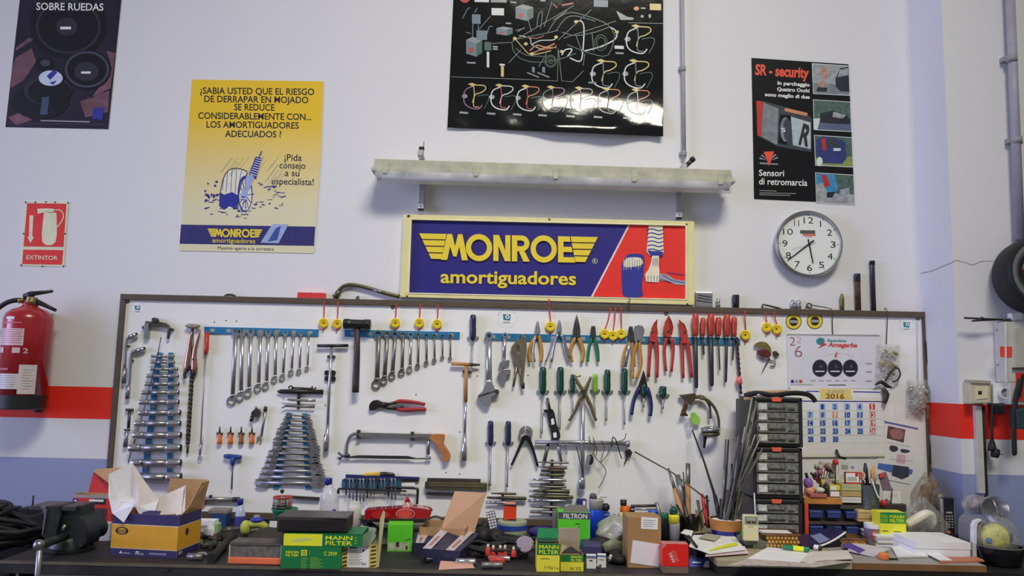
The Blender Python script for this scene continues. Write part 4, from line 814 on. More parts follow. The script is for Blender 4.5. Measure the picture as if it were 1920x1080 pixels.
t=T('pincers','black carpenter pincers with spread handles','pincers');bk=M('pincer_black',(44,42,44),.42,.6,.2)
b=t.part('jaw',STEEL);b.ring(BD,986,811,12.5,9,.01,.026,n=18,a0=R_(150),a1=R_(265));q=t.part('jaw',STEEL);q.ring(BD,986,811,12.5,9,.01,.026,n=18,a0=R_(-85),a1=R_(30));t.part('pivot',bk).prism(BD,circ(986,821,7,5,14),.008,.03)
t.part('handle',bk).bar(BD,[(982,820),(972,843),(959,872)],[8,5,4],.018,k=3);t.part('handle',bk).bar(BD,[(990,820),(1000,845),(1008,874)],[8,5,4.5],.018,k=3)
t=T('brass_puller','brass-coloured crossed-arm puller hanging in front of the green screwdrivers','puller');br_=M('puller_brass',(160,146,112),.36,.9,.15)
t.part('arm',br_).bar(BD,[(1108,706),(1104,716),(1095,735),(1082,760),(1078,770),(1067,789)],[4,6,8,7,6,5],.036,k=3,flat=.6);t.part('arm',br_).bar(BD,[(1089,705),(1079,706),(1084,718),(1095,736),(1108,762),(1112,775),(1118,789)],[3,5,6,8,7,6,5],.03,k=3,flat=.6);peg(t.part('pivot',br_),1094,735,5,.044)
t=T('lug_wrench','four-way chrome lug wrench with wires and keys hung on its arm','lug wrench');b=t.part('upright',CHROME);b.bar(BD,[(1093,742),(1092.5,830),(1092,900)],[6.5,8.5,8],.022,n=10);t.part('arm',STEEL).bar(BD,[(1003,829),(1092,829.5),(1178,832)],[6,8,7.5],.022,n=10)
t.part('socket',CHROME).bar(BD,[(1091.5,893),(1091,900),(1091,916)],[8,13.5,14],.022,n=12);t.part('socket',STEEL).bar(BD,[(1173,832),(1180,832)],[10,13],.022,n=10);t.part('hub',STEEL).ball(BD.pt(1092.5,830,.022),.014)
def wirething(name,label,cat,pts,w_,mat,d=.03,grp=None):
 t=T(name,label,cat,grp);t.mesh(mat).bar(BD,pts,w_,d,k=5);return t
cw=M('copper_wire',(112,86,70),.45,.5);
for i,(pts,w_,mm,lb)in enumerate((([(1112,820),(1116,835),(1113,850),(1120,862),(1130,872),(1136,885),(1130,902),(1122,915)],1.4,OLDIRON,'longest drooping wire hung over the lug wrench arm'),([(1104,818),(1108,832),(1118,838),(1118,855)],1.5,cw,'short copper-coloured wire over the lug wrench arm'),([(1128,826),(1133,840),(1130,852),(1126,868),(1140,850),(1146,830)],1.2,OLDIRON,'looped dark wire on the lug wrench arm'),([(1147,838),(1149,820),(1156,828),(1162,850),(1166,860)],2,BLACKR,'black rubber loop on the lug wrench arm'),([(1158,828),(1170,824),(1174,812)],1.6,cw,'copper wire curling up at the end of the lug wrench arm'),([(1080,835),(1086,860),(1094,895)],1.6,OLDIRON,'dark wire running down past the lug wrench upright'))):
 wirething('hanging_wire',lb,'wire',pts,w_,mm,.034,'wires on the lug wrench')
t=T('key_bunch','small bunch of a key and dark tags hanging on the lug wrench arm','keys');t.part('fob',BLACKP).prism(BD,circ(1107,862,6,10,14),.032,.042);t.part('key',CHROME).prism(BD,band([(1104,857),(1098,880)],[8,5]),.043,.046);t.part('key_ring',STEEL).ring(BD,1105,850,5,4,.03,.034)
for i,x in enumerate((1052,1061)):
 t=T('small_hook','small steel hook hanging beneath the lug wrench arm, '+('outer one' if i==0 else 'inner one'),'hook');t.mesh(STEEL).bar(BD,[(x,828,.01),(x-1,843),(x+1,852),(x+3,843),(x+2,832)],1.6,.03,k=3)
t=T('small_key','single black-headed key hanging just beyond the lug wrench end','key');t.part('head',BLACKP).prism(BD,[(1172,846),(1181,842),(1186,849),(1181,857),(1174,856)],.004,.018);t.part('blade',OLDIRON).prism(BD,band([(1177,856),(1171,870)],[3,2]),.006,.01)
t=T('navy_pliers','navy-handled circlip pliers with slim pointed jaws','pliers');nb=M('navy_grip',(34,40,84),.4)
t.part('jaw',M('plier_black_steel',(0,0,0)),.0008).prism(BD,[(1207,694),(1211,708),(1215,728),(1209,738),(1200,738),(1196,727),(1203,708)],.014,.028)
t.part('handle',nb).bar(BD,[(1199,727),(1190,745),(1186,762),(1184,778)],[9,7,7,7],.022,k=3);t.part('handle',nb).bar(BD,[(1213,727),(1219,745),(1221,762),(1219,780)],[9,7,7,7],.022,k=3)
def punch(x0,x1,y,w_,label,mat=GST,tip=.6,y1=None,d=.02,grp='chisels and punches on the post'):
 t=T('punch',label,'punch',grp);y1=y+(x1-x0)*.0225 if y1 is None else y1;L_=x1-x0
 t.part('tip',mat).bar(BD,[(x0,y),(x0+L_*.36,y+(y1-y)*.36)],[w_*tip,w_*.75],d);t.part('body',CHROME if mat is CHROME else mat).bar(BD,[(x0+L_*.35,y+(y1-y)*.35),(x0+L_*.4,y+(y1-y)*.4),(x1-1,y1),(x1,y1)],[w_*.7,w_,w_,w_*.8],d,n=6)
t=T('tool_post','dark magnetic post that the row of chisels and punches clings to','tool holder');t.mesh(OLDIRON).prism(BD,[(1033,862),(1038,862),(1036,968),(1031,968)],0,.012)
od=M('olive_steel',(110,108,82),.45,.7,.2)
for x0,x1,y,w_,lb,mm in((1007,1066,866.5,4,'topmost thin punch on the chisel post',GST),(1016,1063,877,4,'thin bronze punch, second on the chisel post',cw),(1014,1058,882,7,'dark broad chisel, third on the chisel post',OLDIRON),(1013,1058,890,6,'dark green-grey chisel, fourth on the chisel post',od),(994,1062,899,5.5,'bright steel punch, fifth on the chisel post',CHROME),(1012,1056,907.5,5,'short brown punch, sixth on the chisel post',OLDIRON),(994,1062,912,4.5,'long thin grey punch, seventh on the chisel post',GST),(1000,1068,920,8,'thick olive chisel, eighth on the chisel post',od),(1002,1067,925.5,5,'grey punch under the thick olive chisel',GST),(992,1075,930.5,6.5,'longest olive punch, tilted, low on the chisel post',od),(995,1062,938,6,'bright steel chisel below the longest punch',CHROME),(996,1056,950,6,'grey chisel near the foot of the chisel post',GST),(994,1048,960,6,'lowest chisel on the post',GST)):
 punch(x0,x1,y,w_,lb,mm)
t=T('tool_post','small dark post holding three chisels above the orange-red tin','tool holder');t.mesh(OLDIRON).prism(BD,[(941,924),(945,924),(944,946),(940,946)],0,.012)
for x0,x1,y,w_,lb,mm in((921,968,925,4.5,'uppermost of three chisels above the orange-red tin',cw),(913,987,933,6.5,'dark middle chisel of three above the orange-red tin',OLDIRON),(913,967,942,6,'bright lowest chisel of three above the orange-red tin',CHROME)):punch(x0,x1,y,w_,lb,mm,grp='chisels above the tin')
for pts,w_,lb,mm in(([(801,900),(901,902)],7,'dark flat file lying on top of the olive metal case',OLDIRON),([(800,925.5),(862,927)],4.5,'thin dark bar under the olive metal case',DSTEEL)):
 t=T('flat_file',lb,'file');t.mesh(mm).prism(BD,band(pts,w_,False),.006,.018)
t=T('feeler_case','long olive metal gauge case lying level under the hacksaw','case');b=t.part('body',od,.0012);b.prism(BD,[(799,904),(913,906),(913,920),(799,917)],.004,.026);t.part('ridge',M('worn_nickel',(0,0,0))).prism(BD,[(803,908),(908,910),(908,914),(803,912)],.026,.029);t.part('end_cap',OLDIRON).prism(BD,[(797,904),(803,904),(803,917),(797,916)],.004,.03)
t=T('hex_key_holder','blue holder rack full of hanging hex keys beneath the hacksaw','tool holder');hb_=M('holder_blue_plastic',(40,86,118),.45);b=t.part('rack',hb_,.001);b.prism(BD,[(641,899),(752,902),(752,918),(641,915)],.004,.022);t.part('top_bar',M('navy_bar',(34,40,92),.4)).prism(BD,[(648,890),(786,895),(786,899),(648,896)],.004,.02);t.part('label_plate',PAPER).rect(BD,753,905,778,912,.012);q=t.part('end_plate',OLDIRON);q.prism(BD,[(752,900),(782,897),(785,903),(752,904)],.002,.012)
for i in range(15):
 x=649+i*6.6;ye=925+12*math.sin(i*.55+.3)+(14 if 2<i<9 else 0)
 k=T('hex_key','hex key hanging in the blue rack under the hacksaw','hex key','hex keys in the blue rack');mm=STEEL if i%3 else DSTEEL
 k.mesh(mm).bar(BD,[(x-3.5,899,0),(x,898,.002),(x,904,.002),(x,ye,0)],2.6+.6*(i%4==1),.028,k=2)
t=T('long_hex_key','large black hex key lying across under the rack, its short arm down','hex key');t.mesh(BLACKP).bar(BD,[(634,926),(635,918),(640,916.5),(680,917),(762,921)],[5.5,5,3.6,3.4,3],.034,k=3)
t=T('long_hex_key','black hex key hanging down at the end of the rack','hex key');t.mesh(BLACKP).bar(BD,[(722,913),(778,916),(783,920),(782,945)],[3.4,4,5,4],.03,k=3)
t=T('cutter_knife','yellow and black cutter knife lying on top of the hex key rack','knife');t.part('body',M('knife_yellow',(214,176,70),.4)).bar(BD,[(678,891),(688,889.5),(714,889)],[4,7,8],.016,flat=.7);t.part('grip',BLACKP).bar(BD,[(713,889),(725,889),(736,890),(740,892)],[8,8,7,4],.016,flat=.7)
t=T('filter_strap_wrench','steel band filter wrench hanging from a bracket beside the files','wrench');b=t.part('bracket',M('dusty_brown_steel',(98,86,74),.5,.5,.3),.001);b.prism(BD,[(1274,741),(1304,737),(1306,746),(1296,760),(1284,750)],.01,.03);b.bar(BD,[(1300,745),(1318,745),(1330,760),(1332,785)],[7,7,5,5],.024,k=4,flat=.6)
t.part('handle',od).bar(BD,[(1312,746),(1326,750),(1340,765),(1347,785),(1348,805)],[6,6,5.5,5,4.5],.034,k=4,flat=.5)
q=t.part('steel_band',STEEL);q.tube([BD.pt(1332.5+15*math.cos(2*math.pi*i/24),805+2.2*math.sin(2*math.pi*i/24),.042+.034*math.sin(2*math.pi*i/24))for i in range(24)],.009,n=6,closed=True);q.tube([BD.pt(1333+14*math.cos(2*math.pi*i/24),813+2.2*math.sin(2*math.pi*i/24),.042+.032*math.sin(2*math.pi*i/24))for i in range(24)],.009,n=6,closed=True,mat=od)
t.part('tang',OLDIRON).bar(BD,[(1319,806),(1322,820),(1320,840)],[9,7,4],.04,flat=.5)
t=T('hanging_tags','bunch of brown ties and a green tag hanging under the filter wrench bracket','tags');b=t.part('cord_bundle',cw)
rr=random.Random(8)
for i in range(8):b.bar(BD,[(1284+i*.6,752),(1282+rr.random()*8-2,766),(1272+rr.random()*18,780)],2.6,.02+.002*i,k=3)
t.part('green_tag',M('tag_green',(140,190,80),.5)).prism(BD,cr([(1295,776),(1303,774),(1313,786),(1310,796),(1299,793)],3,True),.02,.023);t.part('clear_pouch',film('pouch_film',(200,200,205),.35)).prism(BD,[(1284,785),(1298,782),(1299,812),(1290,816)],.01,.02)
t=T('leaf_charm','dark red and gold leaf-shaped charm pinned to the board near the calendar','ornament');b=t.part('wing',M('charm_gold',(150,134,78),.4,.5,.4,60));b.prism(BD,cr([(1415,647),(1424,641),(1436,642),(1445,652),(1446,662),(1438,656),(1426,652)],4,True),.006,.018);t.part('body',M('charm_dark_red',(88,34,38),.4,var=.4,scale=60)).prism(BD,cr([(1426,656),(1438,656),(1446,664),(1441,670),(1430,669),(1421,661)],4,True),.004,.022);t.part('tail',OLDIRON).bar(BD,[(1443,672),(1436,684),(1429,698)],[3.5,2.5,1.2],.01);t.part('bead',OLDIRON).prism(BD,[(1450,659),(1455,658),(1462,665),(1454,670)],.003,.014);q=t.part('feather',M('charm_feather',(120,110,92),.6));q.bar(BD,[(1442,675),(1455,678),(1452,686),(1444,686)],[3,2,4,2],.008);q.bar(BD,[(1424,670),(1432,676)],[3,2],.008)
for x,y,xt,yt,lb in((606.5,605.5,608,566,'first yellow tape disc on a red string, by the red box'),(632,607,634,566,'yellow tape disc on a red string touching the club hammer'),(741,605.5,743,569,'yellow tape disc on a red string above the middle of the grey spanners'),(786,605.5,788,570,'yellow tape disc on a red string, middle of three over the grey spanners'),(819.5,607.5,821.5,571,'yellow tape disc on a red string over the shortest grey spanners'),(1032,612,1029,560,'yellow tape disc hung from the sign frame over the punch pliers'),(1134,626,1145,577,'first of three bunched yellow tape discs beside the green cutters'),(1149.5,629,1154,577,'middle and lowest of three bunched yellow tape discs'),(1165,626,1164.5,577,'last of three bunched yellow tape discs, by the ochre pliers'),(1398,628,1396,583,'lowest yellow tape disc, beside the braided cable'),(1438,613.5,1435,586,'yellow tape disc above the dark red charm, higher of two'),(1457,617,1451,585,'yellow tape disc nearest the two black and yellow stickers')):
 t=T('tape_disc',lb,'tape disc','yellow tape discs on red strings');r=9.2
 b=t.part('disc',M('disc_yellow',(232,192,42),.4));b.lathe(BD.pt(x,y,.002),BD.pt(x,y,.016),[(0,r*BD.s*.9),(.15,r*BD.s),(.85,r*BD.s),(1,r*BD.s*.86),(1,r*BD.s*.60),(.85,r*BD.s*.55),(.85,.0001)],n=22);t.part('emblem',OLDIRON).flat(BD,cr([(x-2.8,y-.6),(x,y-1.8),(x+2.8,y+.3),(x+1.4,y+1.2),(x-.7,y+.4),(x-1.8,y+.8)],3,True),.0148)
 t.part('string',M('red_string',(196,52,48),.6)).bar(BD,[(xt,yt,.014),((x+xt)/2+.5,(y+yt)/2,.003),(x+.3,y-9,.002)],2.2,.006,k=3);t.part('tab',RED).bar(BD,[(x,y+8),(x-.4,y+14)],[5,3.4],.008)
# ================================================================== things standing on top of the board frame
ZF=1.884
def on_frame(px,d=.014):
 p=P(px,575+(px-960)*.0225,d);return V((p.x,-d,ZF))
def uprt(name,label,cat,px,ytop,r,mat,prof=None,tilt=0,group=None,top=None):
 t=T(name,label,cat,group);o=on_frame(px);h=P(px,ytop,.014).z-ZF
 b=t.mesh(mat)if top is None else t.part('body',mat);b.lathe(o,o+V((tilt,0,h)),prof or[(0,r),(1,r),(1,r*.7),(.9,r*.65,INK)],n=14)
 if top:t.part(top[0],top[1]).lathe(o+V((tilt*.8,0,h*top[2])),o+V((tilt,0,h*1.01)),[(0,r*1.08),(1,r*1.08),(1,r*.6,INK)],n=14)
 return t
od2=M('brass_tube',(150,138,92),.45,.7,.35,30)
uprt('spark_plug_socket','short brass-coloured socket standing on the board frame, first of the three upright tubes','socket',1579.5,551,.0095,od2,[(0,.0085),(.3,.0085),(.32,.0095),(.75,.0095),(.9,.007),(1,.006)])
uprt('box_spanner','taller rusty brass tube spanner standing on the board frame below the clock','spanner',1609.5,514,.0125,M('rusty_brass_tube',(122,100,70),.5,.6,.5,25),top=('top_end',DSTEEL,.78))
uprt('box_spanner','tallest dark steel tube standing on the board frame','spanner',1638.5,490,.0105,DSTEEL,top=('top_end',INK,.93))
uprt('black_socket','black impact socket standing on the board frame above the red files','socket',1380,553,.0150,BLACKP,[(0,.0135),(.5,.015),(1,.015),(1,.010,INK)])
uprt('small_socket','tiny chrome socket standing on the frame next to the big chrome one','socket',1347,560,.009,CHROME,[(0,.008),(.35,.009),(.45,.006),(.6,.0085),(1,.008)])
for x,lb in((1487,'first of two small chrome sockets side by side on the board frame'),(1498,'second of two small chrome sockets side by side on the board frame')):
 uprt('small_socket',lb,'socket',x,563,.0115,CHROME,[(0,.010),(.4,.0115),(.5,.009),(.7,.0105),(1,.008)],group='pair of chrome sockets')
uprt('nut','small chrome nut lying on the frame under the bent wheel brace','nut',670,554.5,.0085,CHROME)
t=T('chrome_block','large chrome cup socket with slits standing on the frame beside the sign','socket');o=on_frame(1319);b=t.part('body',CHROME,.004);b.box(o+V((0,0,.034)),.039,.0135,.034)
q=t.part('slit',INK)
for k in range(3):q.slab([o+V((-.034+k*.004,-.0139,.026+k*.012)),o+V((.034,-.0139,.018+k*.012)),o+V((.034,-.0139,.022+k*.012)),o+V((-.034+k*.004,-.0139,.031+k*.012))],.0004)
t=T('red_box','small flat red box lying on top of the board frame','box');o=on_frame(584);b=t.mesh(M('red_box_card',(206,52,56),.5),.001);b.box(o+V((0,.0,.0125)),.061,.013,.0125)
b.slab([o+V((-.002,-.0134,.004)),o+V((.002,-.0134,.004)),o+V((.002,-.0134,.024)),o+V((-.002,-.0134,.024))],.0002,RED)
t=T('wheel_brace','bent olive wheel brace bar lying on the frame against the sign','wheel brace');ol=M('olive_bar',(112,106,80),.42,.7,.2)
b=t.part('bar',ol);b.tube([P(*q,.016)for q in cr([(628,556),(636,544),(646,536),(662,534),(690,540),(720,549),(749,556)],4)],.0085,n=10);t.part('socket_end',ol).tube([P(637,544,.016),P(627,558,.016)],[.0105,.0135],n=10);t.part('bar_tip',GST).tube([P(700,543,.016),P(722,549.5,.016)],.0088,n=10)
t=T('dark_hook','dark brown flat stub lying on the frame above the first spanner row','hook');o=on_frame(431);t.mesh(OLDIRON).tube([o+V((-.025,0,.004)),o+V((-.012,0,.008)),o+V((.01,0,.008)),o+V((.024,0,.003))],[.003,.005,.005,.003])
t=T('allen_key','bent dark hex key lying on the frame over the paired tape discs','hex key');t.mesh(OLDIRON).tube([P(*q,.014)for q in((1429,577),(1430,571),(1436,572),(1464,579))],.004,n=6)
t=T('ring_hook','small ring-ended hook wire lying on the frame and holding up the calendar','hook');b=t.mesh(OLDIRON);b.tube([P(1517+4.5*math.cos(k*.45),573.5+4.5*math.sin(k*.45),.014)for k in range(14)],.0035,n=6,closed=True);b.tube([P(*q)for q in((1521,572,.014),(1545,576,.014),(1559,579,.03),(1560.5,590,.034),(1561,627,.024))],.0022,n=6)
t=T('picture_hook','brass hook clipped to the lower edge of the sign frame','hook');b=t.mesh(BRASS);b.tube([P(*q,.05)for q in((1179,558),(1182,561),(1179,566),(1182,573))],.003,n=6)
t=T('tiny_hook','small wire eyelet standing on the frame that holds the big parts bag','hook');t.mesh(OLDIRON).tube([P(*q)for q in((1658,582,.02),(1660,577,.02),(1663,580,.036),(1664,595,.036),(1662,646,.03))],.002,n=6)
# ================================================================== calendar, bags and sheets on the board
t=T('wall_calendar','calendar poster with three dark dials hung from a wire on the board','calendar');cb=M('calendar_card',(208,206,214),.35,var=.04)
b=t.part('card',cb);q=[(1475,626),(1649,627.5),(1651,728),(1478,727)];Wc=Wall(.024);b.prism(Wc,q,0,.0015)
for p in([(1475,626),(1649,627.5),(1649,631),(1475,629)],):b.flat(Wc,p,.0019,GREY)
b.text(Wc,'2',1480.5,648,1491,16,.0019,M('cal_rose',(150,82,88),.4),-.01);b.text(Wc,'2',1493,643,1503,12,.0019,M('cal_greyrose',(176,150,156),.4),-.012);b.text(Wc,'6',1490,669.5,1504,22,.0019,M('cal_rose',(0,0,0)),-.012)
c=K(4.908,1380,540);tl=M('cal_teal',(48,128,138),.4);rr_=M('cal_red',(196,66,66),.4)
b.flat(Wc,cr(c((740,480),(765,458),(800,462),(812,480),(795,520),(765,522),(742,505)),3,True),.0019,tl);b.flat(Wc,c((800,505),(825,465),(812,505),(840,520),(780,545),(752,562)),.0022,rr_)
b.text(Wc,'Recambios',c((842,495))[0][0],c((842,495))[0][1],c((1015,498))[0][0],5.5,.0019,tl,.03);b.text(Wc,'Amagarba',c((845,538))[0][0],c((845,540))[0][1],c((1115,540))[0][0],8,.0019,rr_,.04,shear=.2)
b.flat(Wc,c((905,625),(938,575),(925,635),(918,645)),.0019,rr_)
for i in range(10):ln(b,c((800+i*29,640-38*math.sin(math.pi*(i+.5)/11)),(829+i*29,640-38*math.sin(math.pi*(i+1.5)/11))),.5,.0019,GREY,Wc)
for x in(772,912,1052):b.flat(Wc,c(*circ(x,738,72,82,26)),.0019,GREY);b.flat(Wc,c(*circ(x,738,68,78,26)),.0022,M('cal_dial',(38,40,52),.3));b.rect(Wc,*c((x-42,762))[0],*c((x+42,772))[0],.0025,WHITE);b.flat(Wc,c(*circ(x+10,722,16,16,10)),.0025,M('cal_dial_mark',(88,72,82),.4))
[b.rect(Wc,*c((688+i*74,848))[0],*c((730+i*74,858))[0],.0019,GREY)for i in range(6)];b.rect(Wc,*c((848,889))[0],*c((1010,897))[0],.0019,INK);b.rect(Wc,*c((500,886))[0],*c((705,894))[0],.0019,GREY)
for i,mm in enumerate((BLUEINK,GREY,rr_)):b.rect(Wc,*c((505+i*38,845))[0],*c((533+i*38,875))[0],.0019,mm)
for y in(690,765,850):b.rect(Wc,*c((1195,y))[0],*c((1250,y+14))[0],.0019,GREY)
b=t.part('month_pad',PAPER);pc=M('cal_pad_cream',(222,216,196),.6,var=.04);Wp=Wall(.026)
b.prism(Wp,[(1482,727),(1654,729),(1660,856),(1486,857)],0,.004,pc);b.flat(Wp,[(1497,730),(1652,731.5),(1653.5,748),(1498,747)],.0044,PAPER);b.flat(Wp,[(1497,751),(1654,752),(1658,831),(1501,831)],.0044,PAPER);b.flat(Wp,[(1502,833),(1657,832),(1659,852),(1503,853)],.0044,PAPER)
b.flat(Wp,[(1537,729.5),(1595,730),(1598,748.5),(1539,748)],.0047,M('cal_yellow',(232,200,110),.5));b.flat(Wp,[(1498,751),(1654,752),(1654,754),(1498,753)],.0048,BLUEINK)
b.text(Wp,'JUNIO',1550,736.8,1583,6,.0051,GREY,.01,shear=.25);b.text(Wp,'2016',1548,747,1583,8.8,.0051,M('cal_brown',(136,88,44),.5),.035)
ln(b,[(1512,733.5),(1536,734)],2,.0048,BLUEINK,Wp);ln(b,[(1600,734.5),(1650,735.5)],2,.0048,BLUEINK,Wp)
cbx=M('cal_blue_box',(140,172,216),.5)
cell={}
for i in range(30):
 dnum=i+1;k=i+2;col=(k-1)%7;row=(k-1)//7
 if dnum in(6,13,20,27):continue
 cell[dnum]=None
wk=[[None,1,2,3,4,5],[7,8,9,10,11,12],[14,15,16,17,18,19],[21,22,23,24,25,26],[28,29,30,None,None,None]]
for r,row in enumerate(wk):
 for k,dn in enumerate(row):
  if dn is None:continue
  x=1518+k*23.3+r*.35;y=767+r*15.3
  red=k==5;hl=dn==9
  b.flat(Wp,[(x-4.6,y-10.2),(x+6.2,y-10.2),(x+6.2,y+1.2),(x-4.6,y+1.2)],.0047,rr_ if red else M('cal_orange',(232,150,110),.5)if hl else cbx)
  s_=str(dn);h=4.8 if len(s_)>1 else 2.2
  b.text(Wp,s_,x-h+.6,y,x+h+.6,9,.0051,WHITE if(red or hl)else BLUEINK,.03)
ln(b,[(1498,748.5),(1500,856)],.8,.0052,GREY,Wp)
for r in range(1,5):ln(b,[(1499,770+(r-1)*15.3),(1656,770+(r-1)*15.3)],.5,.0049,GREY,Wp)
def bag(t,q,d0,d1,filmname,content,rr,nx=10,ny=12,col=(200,198,190),am=.35):
 f=film(filmname,col,am,50,1.0)
 def fn(i,j):
  a=V((*q[0],0))*(1-i)*(1-j)+V((*q[1],0))*i*(1-j)+V((*q[2],0))*i*j+V((*q[3],0))*(1-i)*j
  k=math.sin(math.pi*i)*math.sin(math.pi*min(1,j*.85+.08))
  return P(a.x,a.y,.022+d0+(d1-d0)*k+.004*math.sin(i*17+j*9)*k)
 b=t.part('clear_bag',f);b.grid(fn,nx,ny)
 for(x,y,r,mm)in content:
  t.part('spare_part',mm).bar(BD,[(x-r*rr.uniform(.3,1),y-r*rr.uniform(.2,1)),(x+rr.uniform(-2,2),y+rr.uniform(-2,2)),(x+r*rr.uniform(.3,1),y+r*rr.uniform(.2,1))],r*.9,.012+.3*(d1-d0),k=2)
r9=random.Random(9)
brs=M('part_straw',(176,164,118),.5,.3,.3,40);prs=M('part_silver',(190,186,172),.4,.6,.3,40)
t=T('parts_bag','clear plastic bag of small brass parts hanging beside the calendar','bag');bag(t,[(1643,645),(1688,645),(1686,722),(1640,720)],.004,.03,'bag_film_yellow',[(1658+r9.random()*22,660+r9.random()*50,5+r9.random()*4,brs if r9.random()<.6 else prs)for _ in range(14)],r9)
t.part('cable_loop',WIRE).bar(BD,[(1660,714),(1672,696),(1683,690),(1688,702),(1683,712),(1674,716)],3,.03,k=4);t.part('black_clip',BLACKP).bar(BD,[(1641,722),(1652,716),(1664,724),(1672,726)],[3,7,7,3],.03,k=3);t.part('dark_part',OLDIRON).bar(BD,[(1656,728),(1662,740),(1658,756)],[8,11,8],.026,k=3)
t=T('foil_bag','crinkled clear bag of silvery parts hanging at the board edge','bag');bag(t,[(1701,710),(1743,712),(1748,786),(1698,782)],.004,.05,'bag_film_clear',[(1712+r9.random()*24,728+r9.random()*44,6+r9.random()*5,prs if r9.random()<.7 else brs)for _ in range(18)],r9)
t.part('hanging_wire',GREY).bar(BD,[(1720,600),(1720.5,640),(1721,722)],1.2,.012);t.part('red_tab',RED).bar(BD,[(1746,772),(1749,776)],4,.02)
t=T('cable_tie','thin black cord running down beside the board edge','cord');t.mesh(BLACKR).tube([P(*q,.034)for q in cr([(1735,640),(1740,690),(1748,745),(1746,800),(1744,870)],4)],.002,n=6)
t=T('printed_sheet','tilted white leaflet with printed car parts pinned under the hanging bags','leaflet');b=t.mesh(PAPER);Ws=Wall(.022);sheet(b,[(1662,789),(1724,802),(1707,908),(1636,894)],.001,None,.0008,Ws)
c=K(3.858,1380,720);
b.flat(Ws,c((1080,268),(1318,318),(1316,332),(1078,282)),.0014,M('leaflet_blue',(96,104,170),.5));b.flat(Ws,c((1100,302),(1226,330),(1212,425),(1090,392)),.0014,M('leaflet_brown_photo',(110,74,72),.4,var=.4,scale=50));b.flat(Ws,cr(c((1115,340),(1160,322),(1212,350),(1195,400),(1130,385)),3,True),.0018,M('leaflet_rose_photo',(156,112,112),.4))
for p in([(1118,445),(1165,452),(1172,478),(1140,492),(1112,475)],[(1195,470),(1250,478),(1256,492),(1220,500),(1192,490)]):b.flat(Ws,cr(c(*p),3,True),.0014,M('leaflet_dark',(62,62,78),.5,var=.3))
b.flat(Ws,c((1165,505),(1230,515),(1222,580),(1158,568)),.0014,M('leaflet_pink',(205,170,186),.5));b.flat(Ws,c((1030,572),(1135,585),(1280,620),(1272,655),(1120,640),(1022,612)),.0014,M('leaflet_midblue',(78,110,180),.5));b.flat(Ws,c((1140,585),(1250,600),(1252,668),(1200,690),(1125,660)),.0018,M('leaflet_dark',(0,0,0)))
ln(b,c((1090,420),(1260,455)),.8,.0014,GREY,Ws);ln(b,c((1110,545),(1280,560)),.8,.0014,GREY,Ws)
t=T('white_note','plain white sheet pinned half behind the leaflet and the calendar','paper');b=t.mesh(PAPER);sheet(b,[(1652,760),(1676,763),(1676,792),(1655,788)],.001,None,.0008,Ws)
# ================================================================== wheel, cabinet, sockets at the pillar
Wq=Wall(PD)
t=T('car_wheel','car wheel with black tyre and grey rim hung high by the metal cabinet','wheel');RW=.158
wc=P(1948,516,PD+.10);ax=V((-.12,-.98,.05)).normalized()
t.part('tyre',M('tyre_rubber',(22,22,24),.6,var=.2),.0).lathe(wc-ax*.085,wc+ax*.07,[(0,RW*.64),(0,RW*.80),(.06,RW*.92),(.2,RW*.985),(.5,RW),(.8,RW*.985),(.94,RW*.95),(1,RW*.90),(1,RW*.78),(.9,RW*.60),(.5,RW*.55)],n=48,caps=False)
t.part('rim',M('rim_silver',(150,152,156),.35,.8)).lathe(wc-ax*.06,wc+ax*.072,[(0,RW*.62),(.5,RW*.55),(1,RW*.85),(1.0,RW*.76),(.8,RW*.56),(.45,RW*.52)],n=40,caps=False)
t.part('disc',DSTEEL).lathe(wc-ax*.03,wc+ax*.02,[(0,RW*.52),(1,RW*.5),(1,RW*.15),(1.5,RW*.14),(1.5,.001)],n=32)
xx=ax.cross(V((0,0,1))).normalized();zz=xx.cross(ax)
for k in range(7):
 a=2*math.pi*k/7+.25;dr=xx*math.cos(a)+zz*math.sin(a)
 q=t.part('spoke',M('rim_silver',(0,0,0)));q.tube([wc+ax*.04+dr*RW*.08,wc+ax*.05+dr*RW*.35,wc+ax*.055+dr*RW*.58],[.012,.010,.013],n=8,flat=.5)
 q2=t.part('red_accent',RED);q2.tube([wc+ax*.05+dr*RW*.44-zz*.006,wc+ax*.055+dr*RW*.58-zz*.006],.009,n=6)
t=T('metal_cabinet','grey metal switch cabinet with a red square label under the wheel','cabinet');cm=M('cabinet_grey_paint',(186,184,176),.45,var=.08)
z1=P(1886,603,PD+.08).z;z0=P(1886,717,PD+.08).z;z2=P(1910,758,PD+.08).z;xl=P(1865,680,PD).x;x2=P(1893,740,PD+.08).x
b=t.part('body',cm,.004);b.box((xl+.13,-PD-.0415,(z0+z1)/2),.13,.0395,(z1-z0)/2);b.box((x2+.09,-PD-.041,(z0+z2)/2),.09,.038,(z0-z2)/2+.002)
Wk=Wall(PD+.081)
for x in(1885.5,):t.part('edge_trim',M('cabinet_trim',(206,205,200),.4)).prism(Wk,[(1884,605),(1887,605),(1888,716),(1885,716)],0,.003)
t.part('red_label',M('label_vermilion',(222,70,48),.5)).flat(Wk,[(1874.5,649.5),(1898,650),(1897.5,670.5),(1875.5,669.5)],.0012)
t.part('door',M('cabinet_door_grey',(168,166,156),.5),.002).prism(Wk,[(1903,614),(1960,614),(1960,688),(1903,690)],0,.006);t.part('red_panel',RED).prism(Wk,[(1905,699),(1960,698),(1960,752),(1909,752)],0,.005);t.part('ledge',OLDIRON).prism(Wk,[(1901,689),(1960,688),(1960,692),(1901,693)],0,.012)
for x,y in((1869,619),(1871,684)):t.part('screw',GREY).prism(Wk,circ(x,y,2.4,n=10),0,.003)
